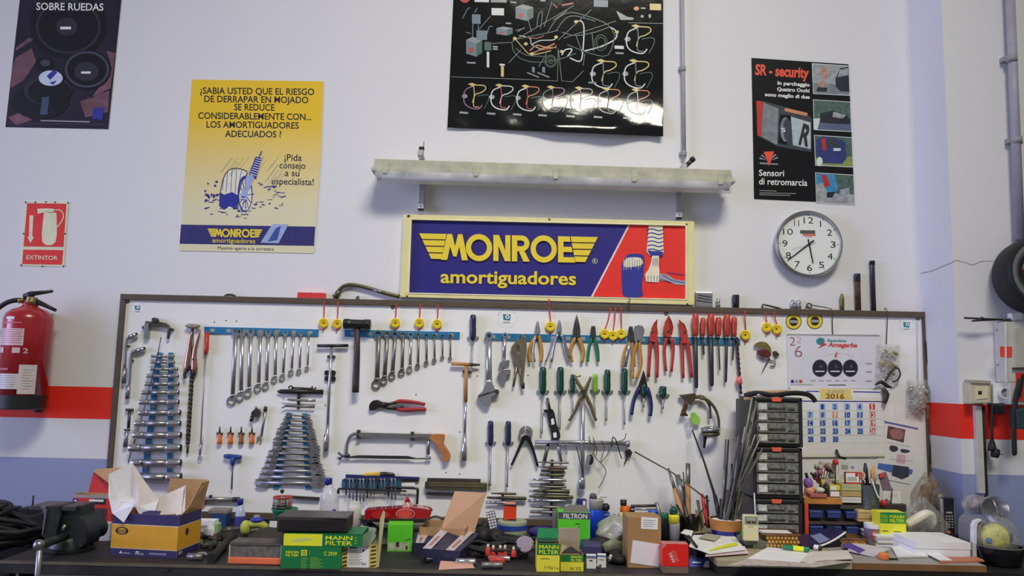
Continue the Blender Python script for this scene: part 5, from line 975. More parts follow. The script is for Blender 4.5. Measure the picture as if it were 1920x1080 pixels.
t.part('switch',WHITE,.001).prism(Wk,[(1897,587),(1916,586),(1917,598),(1898,600)],-.04,-.01)
q=t.part('black_bar',BLACKP);q.prism(Wk,[(1912,720),(1918,702),(1922,704),(1914,745),(1909,745)],.006,.012)
t=T('wiper_blade','old black wiper blade lying across the top of the metal cabinet','wiper blade');pz=z1+.006
a=P(1808,596,PD+.06);b_=P(1890,600,PD+.05);t.part('blade',BLACKR).tube([a,b_],.004,n=6);t.part('arm',BLACKP).tube([P(1822,602,PD+.06),P(1842,599.5,PD+.06),P(1866,600,PD+.05)],[.003,.006,.003],n=6);t.part('joint',BLACKP).ball(P(1841,597.5,PD+.06),.008)
for x in(1883,1893):t.part('knob',OLDIRON).tube([P(x,603,PD+.06),P(x,597,PD+.06)],.006,n=8)
t=T('socket_box','beige double power outlet box fixed on the pillar','outlet');bx=M('beige_plastic',(192,184,158),.45);b=t.part('box',bx,.003);b.prism(Wq,[(1819,716),(1857,715),(1858,755),(1820,757)],0,.05)
t.part('lid',M('beige_grey_plastic',(160,152,136),.45),.001).prism(Wall(PD+.05),[(1820,712),(1858,714),(1858,720),(1821,718)],-.04,.008);Wo=Wall(PD+.0505);t.part('plate',M('ivory_plastic',(212,204,168),.4),.001).prism(Wo,[(1830,726),(1853,724),(1853,747),(1831,749)],-.002,.003);q=t.part('hole',INK);q.rect(Wo,1834,733,1841,740,.0034)
t=T('plug_socket','round white power socket beside the beige outlet box','outlet');b=t.part('body',M('white_plastic',(226,225,222),.4),.003);b.prism(Wq,[(1862,719),(1885,718),(1886,756),(1863,757)],0,.045);o=P(1880,737,PD+.045);t.part('face',M('white_plastic',(0,0,0))).lathe(o+V((0,.002,0)),o+V((0,-.02,0)),[(0,.024),(1,.023),(1,.019),(.4,.018,GREY),(.4,.001,GREY)],n=20)
t=T('cable_duct','pale vertical cable duct running down the pillar below the outlets','cable duct');t.mesh(M('duct_grey_white',(186,182,176),.5),.001).prism(Wq,[(1829,760),(1841,762),(1848,925),(1836,925)],0,.022)
t=T('power_cable','black cable running down the pillar beside the cable duct','cable');t.mesh(BLACKR).tube([P(*q,PD+.012)for q in((1844,762),(1846,840),(1850,925),(1853,990))],.006,n=8)
t=T('hanging_plug','black plug dangling on its cord under the white power socket','plug');t.part('cord',BLACKR).tube([P(*q,PD+.04)for q in cr([(1861,757),(1860,790),(1860,828)],3)],.006,n=8);b=t.part('plug_body',BLACKR);b.tube([P(1860,826,PD+.04),P(1860,838,PD+.042),P(1861,845,PD+.045)],[.009,.015,.017],n=10);b.tube([P(1861,848,PD+.045),P(1872,851,PD+.05)],[.02,.018],n=12);t.part('pin',STEEL).tube([P(1874,851,PD+.05),P(1881,852,PD+.055)],.003,n=6)
t=T('black_strap','thick black hose strap hanging from the metal cabinet','strap');t.mesh(BLACKR).tube([P(*q,PD+.10)for q in cr([(1914,712),(1905,745),(1901,790),(1902,845),(1903,850)],4)],[.011]*17,n=8,flat=.6);t=T('black_adapter','dark green and black adapter hanging behind the black strap','adapter');b=t.part('body',M('adapter_dark_teal',(40,58,60),.5),.004);b.prism(Wall(PD+.06),[(1906,768),(1925,764),(1928,806),(1908,804)],0,.05);t.part('socket',BLACKP,.003).prism(Wall(PD+.03),[(1866,758),(1884,760),(1884,777),(1867,776)],-.025,.02)
t=T('corner_conduit','thick grey conduit pipe running down the pillar above the wheel','pipe');cg=M('conduit_lilac_grey',(150,146,158),.5);t.part('pipe',cg).tube([P(1893,-30,PD+.03),P(1912,450,PD+.03)],.019,n=14)
for x,y in((1896.5,111),(1906,264)):
 q=t.part('clamp',M('clamp_grey',(0,0,0)));q.tube([P(x-.5,y-6,PD+.03),P(x+.5,y+6,PD+.03)],.0225,n=14);p=P(x-11,y,PD+.02);q.box((p.x,p.y+.008,p.z),.014,.014,.010)
# ================================================================== extinguisher
t=T('fire_extinguisher','red fire extinguisher hung on the wall below its sign','fire extinguisher');ex=M('extinguisher_red',(158,28,38),.28,var=.06,coat=.4)
ed=.105;p1=P(45,767,ed);p0=P(51,584,ed);xm=(p1.x+p0.x)/2-.002;k_=(1/FPX*(DIST-ed));R0=41*k_;zb,zt=p1.z,P(50,572,ed).z;H=zt-zb
b=t.part('cylinder',ex);A=V((xm,-ed,zb));Bq=V((xm,-ed,zt));b.lathe(A,Bq,[(0.135,R0),(.86,R0),(.91,R0*.93),(.95,R0*.72),(.975,R0*.42),(1,R0*.30),(1.03,R0*.28)],n=32)
t.part('foot',M('extinguisher_black_foot',(34,32,36),.5)).lathe(A,Bq,[(0,R0*.90),(.01,R0*.97),(.138,R0*1.0),(.138,R0*.9)],n=32)
def onc(a,z,dr=.0012):return V((xm+(R0+dr)*math.sin(a),-ed-(R0+dr)*math.cos(a),z))
def lab(mb,a0,a1,z0,z1,mat,n=8,dr=.0012):mb.grid(lambda i,j:onc(a0+(a1-a0)*i,z1+(z0-z1)*j,dr),n,1,mat)
class Cyl:
 slope=0;
 def __init__(s,z):s.s=k_;s.z=z
 def pt(s,u,v,d):return onc((u*k_)/R0,s.z-v*k_,d)
zz_=lambda y:P(50,y,ed).z
L_=t.part('label',M('label_offwhite',(206,196,200),.4));lab(L_,-.85,.42,zz_(649),zz_(618),M('label_rosewhite',(206,178,182),.4));lab(L_,-1.0,.35,zz_(729),zz_(701),M('label_offwhite',(0,0,0)));lab(L_,.35,1.05,zz_(738),zz_(684),M('label_offwhite',(0,0,0)),dr=.0018)
CY=Cyl(zz_(600));lab(L_,-.45,-.02,zz_(601),zz_(597),WHITE,dr=.0018)
for i in range(7):lab(L_,-.8+.02*i,.36-.03*(i%3),zz_(621+i*4),zz_(620+i*4),M('label_red_type',(176,96,104),.5),dr=.0018)
for i in range(6):lab(L_,-.6,.25,zz_(705+i*4),zz_(704+i*4),GREY,dr=.0018)
for a in(-.9,):
 for i in range(2):lab(L_,a-.02,a+.22,zz_(712+i*12),zz_(704+i*12),NAVY,dr=.0022)
for i in range(8):lab(L_,.5,.9-.1*(i%2),zz_(694+i*5),zz_(693+i*5),GREY,dr=.0024)
lab(L_,-.75,-.45,zz_(663),zz_(653),M('label_rosewhite',(0,0,0)));lab(L_,0.0,.32,zz_(663),zz_(653),M('label_rosewhite',(0,0,0)));L_.text(Cyl(zz_(663)),'2',18,0,26,9,.0016,M('label_rosewhite',(0,0,0)),.02)
lab(L_,-.95,.3,zz_(609),zz_(606),M('label_red_type',(0,0,0)));lab(L_,-.9,-.1,zz_(694),zz_(691),M('label_red_type',(0,0,0)))
v_=t.part('valve',BRASS);v_.lathe(V((xm+.004,-ed,zt)),V((xm+.006,-ed,zt+.035)),[(0,R0*.3),(.5,R0*.26),(1,R0*.22),(1,.01)],n=14)
h=t.part('carry_handle',BLACKP);h.tube([P(*q,ed)for q in((56,568),(70,566),(88,574),(105,582))],[.010,.012,.009,.007],n=8,flat=.8);h2=t.part('lever',BLACKP);h2.tube([P(*q,ed)for q in((45,556),(58,553),(66,550),(99,546))],[.012,.017,.010,.006],n=8,flat=.8);h2.tube([P(*q,ed)for q in((56,560),(70,566))],.010,n=8)
t.part('hose',BLACKR).tube([P(*q)for q in cr([(50,565,ed),(30,563,ed+.01),(8,570,ed+.01),(-12,590,ed),(-26,640,ed),(-24,700,ed)],5)],.0105,n=10);t.part('nozzle',BRASS).tube([P(46,564,ed),P(34,563,ed+.01)],.0125,n=10)
t.part('wall_bracket',OLDIRON).box((xm+.03,-.03,zt-.06),.012,.03,.03);t.part('wall_bracket',OLDIRON).tube([P(66,768,.03),P(78,768,.03)],.012,n=8)
t=T('red_bracket','small red bracket edge on the wall beside the extinguisher','bracket');t.mesh(RED).prism(W0,[(-14,726),(3,727),(3,738),(-14,738)],0,.03)
# ================================================================== workbench
YF=-0.782
ZR=P(1725,1071,.755).z;ZD=P(1725,1058,.755).z
bt=M('oily_bench_top',(36,34,36),.62,var=.5,scale=9,bump=.15,bscale=30)
xl0=BZ(19,1043,ZB).x
t=T('workbench','long dark oily workbench running the whole width beneath the tool board','workbench')
b=t.part('benchtop',bt,.003);b.box(((xl0+3.0)/2,(YF-.012)/2,ZB-.021),(3.0-xl0)/2,(-YF-.012)/2,.021)
t.part('edge_strip',M('bench_edge_steel',(120,112,98),.5,.4,.25)).box(((xl0+3.0)/2,YF-.0015,ZB-.004),(3.0-xl0)/2,.0015,.005)
t.part('apron',M('bench_grey_panel',(150,148,142),.6)).box((xl0+1.2,YF+.05,ZB-.11),1.16,.01,.065)
t.part('dark_apron',M('bench_dark_panel',(34,31,30),.6)).box((xl0+3.45,YF+.04,ZB-.11),1.08,.01,.065)
lgm=M('bench_leg_grey',(96,96,100),.5,.4)
for x in(xl0+.08,.2,1.5,2.9):
 for y in(YF+.07,-.09):t.part('leg',lgm).box((x,y,(ZB-.042)/2),.03,.03,(ZB-.042)/2)
t.part('lower_shelf',M('shelf_wood',(110,92,74),.7,var=.2)).box(((xl0+3)/2,-.4,.22),(3-xl0)/2-.06,.3,.012)
t.part('screw',DSTEEL).lathe((P(318,1067,.766).x,YF-.001,P(318,1067,.766).z),(P(318,1067,.766).x,YF-.005,P(318,1067,.766).z),[(0,.006),(1,.005)],n=8)
xa=P(1345,1070,.755).x;xm_=P(1600,1064,.755).x;xb=P(1850,1064,.755).x
t=T('desk_riser','black raised platform under the desk boards at the calendar end of the bench','platform');t.mesh(M('riser_black',(26,24,24),.6)).box(((xa+3)/2,-.40,(ZB+ZR)/2),(3-xa)/2,.352,(ZR-ZB)/2)
t=T('desk_board','cream-edged writing board lying under the loose newspapers','board');bd1=M('board_cream_edge',(160,150,124),.5,var=.08);t.mesh(bd1,.002).box(((xa+xm_)/2-.001,-.44,(ZR+ZD)/2),(xm_-xa)/2-.001,.315,(ZD-ZR)/2)
t=T('desk_board','wood-edged white writing board under the big stack of paper','board');b=t.mesh(WOOD,.001);b.box(((xm_+xb)/2,-.44,(ZR+ZD)/2),(xb-xm_)/2,.315,(ZD-ZR)/2,mats={'top':M('board_top_white',(150,146,140),.5,var=.1),'front':M('board_brown_edge',(126,88,54),.6,var=.2,scale=12)})
class Bx:
 def __init__(s,x0,y0,x1,y1=None,d=None,th=.05,yaw=0.0,z0=None):
  z0=ZB if z0 is None else z0;xm=(x0+x1)/2
  if d is None:o=BZ(xm,y1,z0)
  else:
   o=P(xm,y0,d)
   if y1 is not None and z0 is None:z0=P(xm,y1,d).z
   o=V((o.x,-d,z0))
  d=-o.y;k=(o-CAMP).dot(_fw)/FPX;yaw=R_(yaw)
  s.k=k;s.x0,s.y0,s.d,s.th=x0,y0,d,th
  s.h=P(xm,y0,d).z-z0;s.w=(x1-x0)*k/max(.3,math.cos(yaw));s.o=o;s.z0=z0;s.z1=z0+s.h
  s.X=V((math.cos(yaw),math.sin(yaw),0));s.B=V((-math.sin(yaw),math.cos(yaw),0));Z=V((0,0,1));s.Z=Z
  fl=o-s.X*(s.w/2);s.fl=fl;s.c=o+s.B*(th/2)+Z*(s.h/2)
  u=s.w/(x1-x0)
  s.front=Face(fl+Z*s.h,s.X,Z,u);s.right=Face(fl+s.X*s.w+Z*s.h,s.B,Z,u);s.left=Face(fl+s.B*th+Z*s.h,-s.B,Z,u);s.top=Face(fl+s.B*th+Z*s.h,s.X,s.B,u)
  s.u=u;s.W=x1-x0;s.H=s.h/u;s.D=th/u
 def box(s,mb,mat=None,mats=None):mb.box(s.c,s.w/2,s.th/2,s.h/2,s.X,s.B,mat,mats);return s
 def p(s,a,b_,c_):return s.fl+s.X*(a*s.w)+s.B*(b_*s.th)+s.Z*(c_*s.h)
 def open(s,mb,mat,inner,t=.002,mats=None):
  g=mats or{}
  for nm,c_,hx,hy in(('front',s.p(.5,0,.5)+s.B*t/2,s.w/2,t/2),('back',s.p(.5,1,.5)-s.B*t/2,s.w/2,t/2),('left',s.p(0,.5,.5)+s.X*t/2,t/2,s.th/2-t),('right',s.p(1,.5,.5)-s.X*t/2,t/2,s.th/2-t)):
   opp={'front':'back','back':'front','left':'right','right':'left'}[nm]
   mb.box(c_,hx,hy,s.h/2,s.X,s.B,inner,{nm:g.get(nm,mat)})
  mb.box(s.p(.5,.5,0)+s.Z*t/2,s.w/2-t,s.th/2-t,t/2,s.X,s.B,inner);return s
def px2(d):return(DIST-d)/FPX
def lath(mb,x,yb,yt,d,prof,mat=None,n=18,z0=None,tilt=(0,0)):
 o=P(x,yb,d)if z0 is None else V((P(x,yb,d).x,-d,z0));e=V((o.x+tilt[0],-d+tilt[1],P(x,yt,d).z));k=px2(d)
 mb.lathe(o,e,[(q[0],q[1]*k)+tuple(q[2:])for q in prof],mat,n)
 return o,e
def coil(mb,c,r,n,th,mat,seed,tilt=.25,flatten=.7):
 rr=random.Random(seed);pts=[]
 for i in range(n*14+1):
  a=2*math.pi*i/14;q=r*(1+.16*math.sin(a*.37+seed)+.06*rr.uniform(-1,1))
  pts.append(V(c)+V((q*math.cos(a),q*flatten*math.sin(a),abs(tilt*q*math.sin(a*.5+seed))+th*(1+i/14*1.2)+rr.uniform(0,th))))
 mb.tube([V(p)for p in cr([tuple(p)for p in pts],2)],th,mat,6)
t=T('jack_trolley','dark red trolley standing at the end of the bench under the cable pile','trolley');b=t.part('body',M('trolley_red',(120,26,28),.45),.006);b.box((xl0-.32,-.53,.40),.29,.20,.40);t.part('deck',BLACKP,.004).box((xl0-.32,-.53,.815),.30,.21,.015)
for sx in(-.22,.22):
 for sy in(-.20,.10):t.part('wheel',BLACKR).lathe((xl0-.32+sx-.015,-.48+sy,.03),(xl0-.32+sx+.015,-.48+sy,.03),[(0,.03),(1,.03)],n=14)
for i,(x,y,r,n,th,lb)in enumerate(((12,1030,.13,4,.010,'black cable coil lying at the front of the heap on the trolley'),(40,985,.16,5,.009,'large black cable coil in the middle of the heap on the trolley'),(18,962,.13,4,.008,'black cable coil topmost on the heap by the vise'))):
 t=T('cable_coil',lb,'cable','black cable coils');p=P(x,y,.5);coil(t.mesh(BLACKR),(xl0-.16-.09*i,-.50+.03*i,.832+.045*i),r,n,th,None,i+2,.5)
t=T('battery_charger','dark boxy charger unit behind the black cable coils','charger');b=t.part('body',M('charger_black',(40,38,40),.5),.006);q=Bx(-30,965,62,None,d=.26,th=.16,z0=.83);q.box(b);t.part('grip',BLACKP,.003).box(q.p(.8,.3,1.08),.03,.03,.014);t.part('grip',BLACKP,.003).box(q.p(.42,.3,1.08),.02,.03,.014)
t.part('aerial',INK).tube([q.p(.83,.3,1.0),q.p(.83,.3,1.55)],.004,n=6);t.part('clamp',M('clamp_copper',(140,110,84),.5,.5)).tube([q.p(.3,-.1,.95),q.p(.42,-.25,.7),q.p(.5,-.3,.4)],.012,n=6)
sp=P(35,940,.2)
t=T('charger_stand','low dark stand carrying the charger beside the bench end','stand');t.mesh(BLACKP).box((q.c.x,q.c.y,.415),q.w/2,q.th/2,.414)
t=T('bench_vise','dark steel bench vise with a long handle at the end of the bench','vise');vm=M('vise_dark_steel',(64,68,68),.42,.7,.25);ve=M('vise_bare_daylit_steel',(150,150,158),.35,.9,.15);d=.60
def vp(x,y,dd=d):return P(x,y,dd)
base=BZ(128,1046,ZB);o=V((vp(128,1040).x,-d,ZB));k=px2(d)
t.part('base',vm,.003).lathe(o,o+V((0,0,.05)),[(0,44*k),(.25,44*k),(.3,36*k),(1,32*k)],n=24)
b=t.part('body',vm,.004);b.prism(Wall(d-.05),cr([(104,1016),(104,985),(112,965),(128,952),(144,952),(146,964),(158,976),(164,1000),(160,1020),(146,1030),(120,1030)],3,True),0,.10)
b.tube([vp(150,990,d),vp(194,990,d-.08)],.030,n=16)
b=t.part('moving_jaw',vm,.003);b.prism(Wall(d-.05),[(79,950),(112,948),(114,968),(108,990),(104,1015),(80,1008),(84,985),(87,964)],.012,.12)
t.part('jaw_edge',ve,.002).prism(Wall(d+.0),[(76,950),(82,949),(88,958),(86,972),(80,1004),(78,1004),(82,972),(82,962)],0,.075)  # metal edge facing left, its paler colour also holds the daylight falling on it
t.part('jaw_top',M('vise_worn_top',(96,98,100),.4,.8,.2),.002).box((vp(118,949).x,-d-.01,vp(118,949).z+.002),41*k,.055,.008);t.part('anvil',vm,.003).box((vp(158,955).x,-d,vp(158,955).z),.012,.05,.02)
sc=vp(79,1021,.83);t.part('screw',vm).tube([sc+V((.0,.14,0)),sc+V((.0,.0,0))],.014,n=16);t.part('screw_head',ve).ball(sc+V((-.004,-.01,0)),.019)
hb2=t.part('handle',STEEL);hb2.tube([sc+V((0,-.012,.012)),sc+V((.001,-.012,-.24))],.0085,n=10);hb2.ball(sc+V((.001,-.012,-.24)),.012)
t.part('lock_lever',STEEL).tube([vp(118,995,d+.06),vp(122,984,d+.06)],.006,n=8);t.part('slide',BRASS).box(vp(104,1008,d),.02,.03,.012)
t=T('tool_carton','red carton with a raised flap and grey printed front, behind the vise','carton');q=Bx(136,928,212,None,d=.34,th=.06,yaw=-3);cr1=M('carton_red',(190,46,40),.5,var=.1);cdk=M('carton_dark',(70,52,58),.5,var=.4,scale=30)
b=t.part('box',cr1);q.open(b,cr1,CARD,mats={'front':cr1,'left':M('carton_blue_end',(56,70,130),.5)})
F_=q.front;b.rect(F_,0,0,q.W,6,.0006,M('carton_grey_top',(150,140,138),.6));b.rect(F_,42,6,64,17,.0008,INK);b.rect(F_,32,8,60,12,.0012,WHITE);b.rect(F_,41,24,68,48,.0008,cdk);b.rect(F_,0,8,10,24,.0008,BLUEINK);b.rect(F_,3,10,8,21,.0011,PAPER);b.rect(F_,12,40,36,44,.0011,M('carton_pinkish',(200,130,124),.5))
b.slab([q.p(.16,1,1),q.p(1,1,1),q.p(1.0,1.15,1.62),q.p(.24,1.1,1.55)][::-1],.002,cr1);b.slab([q.p(.24,1.0,1.54),q.p(1.0,.4,1.15),q.p(1.0,1.12,1.66),q.p(.3,1.1,1.6)],.002,CARD,cr1)
t=T('paper_tag','small pale instruction sheet wedged beside the yellow and navy carton','paper');q=Bx(189,980,206,None,d=.44,th=.02,yaw=8,z0=ZB);b=t.mesh(PAPER);q.box(b);b.rect(q.front,1,8,14,10,.0006,INK);b.rect(q.front,1,3,15,5,.0006,GREY)
t=T('parts_carton','open yellow and navy carton stuffed with white wrapping paper','carton');q=Bx(202,964,334,1044,th=.155,yaw=-7);ny=M('carton_navy',(52,44,92),.5,var=.08);yo=M('carton_amber',(206,150,40),.5,var=.06)
b=t.part('box',ny);q.open(b,ny,CARD,mats={'front':ny,'right':ny})
for F_,W_ in((q.front,q.W),(q.right,q.D)):
 b.rect(F_,0,19.5,W_,64,.0006,M('carton_pale_line',(206,190,160),.5));b.rect(F_,0,21,W_,62.5,.0009,yo)
F_=q.front;b.flat(F_,circ(20.5,32,13,7,20),.0012,INK);b.flat(F_,circ(20.5,32,9.5,5,18),.0015,yo);b.rect(F_,11,30,31,34.5,.0018,INK);b.rect(F_,13,31.4,29,33,.0021,yo)
b.flat(F_,[(18,72),(22,68),(24,73)],.001,PAPER);b.rect(F_,25,71,40,73,.001,GREY);b.rect(F_,51,68,58,70,.001,PAPER);b.rect(F_,50,71,68,73.5,.001,GREY);b.rect(F_,78,69,112,72.5,.001,M('carton_greyviolet',(128,120,160),.5));b.rect(q.right,5,66,18,72,.001,GREY);b.flat(q.right,circ(31,34,6,7,12),.0012,OLDIRON)
b=t.part('back_flap',CARD);b.slab([q.p(.42,1,.98),q.p(1.02,1,.98),q.p(1.05,1.05,1.72),q.p(.45,1.03,1.72)],.003);t.part('side_flap',CARD).slab([q.p(1,.1,1),q.p(1,1,1),q.p(1.09,1.0,1.70),q.p(1.06,.72,1.68),q.p(1.03,.3,1.15)],.003)
t.part('front_tab',ny).slab([q.p(.42,0,.98),q.p(.69,0,.98),q.p(.68,.12,1.07),q.p(.43,.12,1.07)],.002)
wp_=M('wrapping_paper',(212,210,224),.6,var=.06);
def crumple(mb,q_,seed,amp=.006,n=14,mat=None,dd=.02):
 rr=random.Random(seed);ph=[rr.uniform(0,6)for _ in range(6)]
 def fn(i,j):
  a=[q_[0][k]*(1-i)*(1-j)+q_[1][k]*i*(1-j)+q_[2][k]*i*j+q_[3][k]*(1-i)*j for k in range(3)]
  return P(a[0],a[1],a[2]+dd*math.sin(math.pi*i)*math.sin(math.pi*j)+amp*(math.sin(i*9+ph[0]+j*5)+.6*math.sin(j*13+ph[1]-i*7)))
 mb.grid(fn,n,n,mat)
t=T('wrapping_paper','white wrapping paper bulging out of the yellow and navy carton','paper');b=t.part('sheet',wp_);dq=q.d
b.slab([P(204,889,dq-.05),P(247,868,dq-.11),P(250,930,dq-.09),P(220,940,dq-.05)],.002);b.slab([P(204,889,dq-.05),P(220,940,dq-.05),P(252,947,dq-.005),P(232,980,dq+.006),P(210,962,dq-.004),P(203,930,dq-.02)][::-1],.002)
b.slab([P(247,868,dq-.11),P(272,905,dq-.09),P(297,938,dq-.06),P(262,950,dq-.02),P(248,935,dq-.06)],.002,M('wrapping_warm',(200,190,190),.6));b.slab([P(220,940,dq-.05),P(250,930,dq-.09),P(262,950,dq-.02),P(252,947,dq-.005)],.002)
b.slab([P(252,947,dq-.005),P(262,950,dq-.02),P(297,938,dq-.06),P(290,962,dq-.02),P(262,966,dq-.01)],.002)
b2=t.part('second_sheet',wp_);b2.slab([P(292,936,dq-.09),P(349,910,dq-.12),P(347,964,dq-.06),P(292,966,dq-.04)],.002,M('wrapping_warm',(0,0,0)));b2.slab([P(349,909,dq-.12),P(340,964,dq-.04),P(330,966,dq-.03),P(344,920,dq-.08)][::-1],.002)
t=T('torque_wrench','grey torque wrench with a black end lying along the foot of the board','wrench');t.part('tube',STEEL).tube([BD.pt(360,935,.015),BD.pt(438,936.5,.015)],.0095,n=10);t.part('end_cap',BLACKP).tube([BD.pt(437,936.5,.015),BD.pt(449,936.5,.015)],.0105,n=10);t.part('knob',BLACKP).tube([BD.pt(395,934,.015),BD.pt(395,928,.015)],.008,n=8);t.part('grip',OLDIRON).tube([BD.pt(362,942,.015),BD.pt(385,943,.015)],.007,n=8)
t=T('steel_rule','brown-grey flat bar lying along the foot of the board behind the bottle','bar');t.mesh(OLDIRON).prism(BD,[(546,930),(598,933),(598,938),(546,935)],.004,.02)
t=T('blue_tub','small blue box with a grey lid at the foot of the board','box');q=Bx(397,964,424,None,d=.12,th=.06);b=t.part('body',M('tub_blue',(34,62,120),.5),.003);q.box(b);t.part('lid',M('tub_lid_grey',(128,122,116),.6),.003).box(q.p(.42,.5,1.18),q.w*.68,q.th*.52,q.h*.16)
t=T('spray_bottle','slim blue bottle with a dark blue cap at the foot of the board','bottle');d=.16;o,e=lath(t.part('bottle',M('bottle_blue_liquid',(62,64,140),.25,var=.1)),449,992,946,d,[(0,9),(.08,9.5),(.55,9.5),(.70,8,M('bottle_clear_lilac',(176,180,210),.3)),(1,4.5,M('bottle_clear_lilac',(0,0,0)))],z0=ZB);lath(t.part('cap',M('cap_blue',(38,40,130),.4)),450.5,947,935,d,[(0,5.2),(.8,5.2),(1,4.4)])
t=T('wrapped_label','crinkled clear packet with a printed label beside the yellow and navy carton','packet');b=t.part('contents',PAPER);q=Bx(352,976,402,None,d=.32,th=.05,z0=ZB);q.box(b);b.rect(q.front,8,8,38,14,.001,M('packet_slate',(120,124,150),.5));b.rect(q.front,4,24,42,27,.001,M('packet_peach',(206,178,158),.5));f=t.part('film',film('packet_film',(214,212,222),.5,30));crumple(f,[(353,968,.37),(398,974,.36),(405,1003,.38),(352,1006,.39)],4,.004,12);t.part('green_edge',M('packet_green',(138,178,128),.5),.003).box(q.p(1.06,.5,.5),.008,.02,q.h*.3)
t=T('metal_cup','small dull metal cup standing behind the metal scraps','cup');lath(t.mesh(GST),428,1022,990,.40,[(0,14),(.6,15),(.95,16),(1,16.5),(1,14.5),(.7,13,OLDIRON)],z0=ZB)
rr=random.Random(21)
sm_=[M('scrap_grey',(112,114,106),.5,.15,.3,40),M('scrap_dark',(66,68,66),.5,.2,.3,40),M('scrap_brown',(92,78,66),.55,.3,.3,40)]
def scrap(mb,c_,r,rr_):
 a=rr_.uniform(0,3);ux=V((math.cos(a),math.sin(a),0));uy=V((-math.sin(a),math.cos(a),0));c_=V(c_)
 mb.tube([c_-ux*r+V((0,0,r*.45)),c_-ux*r*.3+V((0,0,r*.55)),c_+ux*r*.3+V((0,0,r*.5)),c_+ux*r+V((0,0,r*.4))],[r*.3,r*.45,r*.38,r*.28],n=8)
 mb.tube([c_-uy*r*.7+V((0,0,r*.4)),c_+uy*r*.7+V((0,0,r*.6))],r*.26,n=6);mb.tube([c_+ux*r*.6+V((0,0,.0)),c_+ux*r*.6+V((0,0,r*.95))],[r*.22,r*.22],n=8)
nm_=['first','second','third','fourth','fifth','sixth','seventh','eighth','ninth','tenth']
for i,(x,y,r)in enumerate(((365,1012,.028),(385,1008,.03),(402,1018,.032),(372,1026,.026),(392,1030,.03),(415,1030,.026),(438,1010,.024),(446,1022,.022))):
 t=T('metal_part',['lumpy metal car part at the back of the scrap heap by the amber carton','tallest lumpy car part in the scrap heap','broad grey car part in the middle of the scrap heap','dark car part nearest the amber carton corner','brown car part at the front of the scrap heap','grey car part beside the black rubber tube','small part in front of the dull metal cup','small part touching the dark felt cover'][i],'car part','scrap car parts');scrap(t.mesh(sm_[i%3]),BZ(x,y,ZB),r,rr)
t=T('rubber_tube','thick black rubber tube lying at a slant in front of the scrap parts','tube');a=BZ(396,1056,ZB);b_=BZ(424,1028,ZB);t.mesh(BLACKR).tube([a+V((0,0,.016)),a.lerp(b_,.4)+V((0,0,.018)),b_+V((0,0,.022))],[.017,.015,.014],n=12)
t=T('steel_sleeve','short grey steel sleeve lying near the bench edge','sleeve');a=BZ(352,1050,ZB);b_=BZ(381,1051,ZB);t.mesh(GST).tube([a+V((0,0,.012)),b_+V((0,0,.012))],.012,n=12);
t=T('steel_rag','crumpled pale scrap of foil behind the steel sleeve','foil');p=BZ(378,1044,ZB);t.mesh(M('foil_pale',(170,168,176),.4,.5)).ball(p+V((0,0,.008)),.022,.014,.009)
t=T('felt_cover','dark brown felt hump lying behind the dirty air filter','cover');b=t.mesh(M('felt_brown',(62,56,52),.9,var=.25,scale=60,bump=.3,bscale=120));q=[(450,1018),(535,1018)];d=.46
def felt(i,j):
 x=448+i*88;hgt=(math.sin(math.pi*min(1,i*1.05))**.6)*(22+20*i)*(math.sin(math.pi*(.02+.98*j)))
 p=BZ(x,1026,ZB);return V((p.x+.0,-.56+.2*j,ZB+.001+hgt*px2(d)))
b.grid(felt,20,12)
t=T('rag_bundle','yellow-green rag bundle with a blue patch behind the felt hump','rag');b=t.part('bundle',M('rag_lime',(176,180,78),.7,var=.25,scale=40));p=V((P(461,985,.28).x,-.28,ZB));b.ball(p+V((0,0,.03)),.022,.03,.03);b.tube([p+V((.01,0,.04)),p+V((.05,0,.05)),p+V((.09,0,.03))],[.016,.02,.014],n=8);t.part('blue_patch',M('patch_blue',(44,56,170),.5)).ball(p+V((.045,-.005,.062)),.028,.02,.011)
t=T('glass_jar','small clear glass jar top behind the blue patch','jar');lath(t.mesh(film('jar_glass',(200,206,206),.4,10,.1)),480,990,966,.2,[(0,10),(.6,10),(.8,5),(1,5.5)],z0=ZB)
t=T('air_filter','dirty grey pleated air filter with an orange foot at the bench edge','air filter');q=Bx(428,1020,526,1058,th=.085,yaw=0);orr2=M('filter_orange',(232,112,72),.5,var=.1);b=t.part('pleats',M('filter_grey_felt',(126,120,116),.9,var=.35,scale=70))
n_=60;z_=q.z0+q.h*.3
for i in range(n_):
 x0=.02+.96*i/n_;x1=.02+.96*(i+.55)/n_;b.box(q.p((x0+x1)/2,.52,.66),(x1-x0)*q.w/2,q.th*.46,q.h*.33)
t.part('rim',orr2,.003).box(q.p(.5,.5,.16),q.w*.515,q.th*.52,q.h*.16);t.part('frame',M('filter_frame_pale',(170,166,158),.7)).box(q.p(.005,.5,.66),.002,q.th*.48,q.h*.34);q2=t.parts[-1];q2.box(q.p(.995,.5,.66),.002,q.th*.48,q.h*.34);t.part('top_rim',M('filter_top_dirty',(92,86,80),.9,var=.3)).box(q.p(.5,.5,1.0),q.w*.5,q.th*.48,.004)
t=T('green_tub','green plastic tub with a steel wire basket and red rim','tub');d=.30;gt=M('tub_green',(44,130,96),.45);lath(t.part('tub',gt),532,990,953,d,[(0,15),(.9,22.5),(.92,24),(1,24),(1,21),(.5,18)],z0=P(532,978,d).z)
o1=P(528,953,d);k=px2(d);wb=t.part('wire_basket',STEEL)
for i in range(18):
 a=2*math.pi*i/18;wb.tube([o1+V((16*k*math.cos(a),16*k*math.sin(a),0)),o1+V((15*k*math.cos(a),15*k*math.sin(a),19*k))],.0016,n=5)
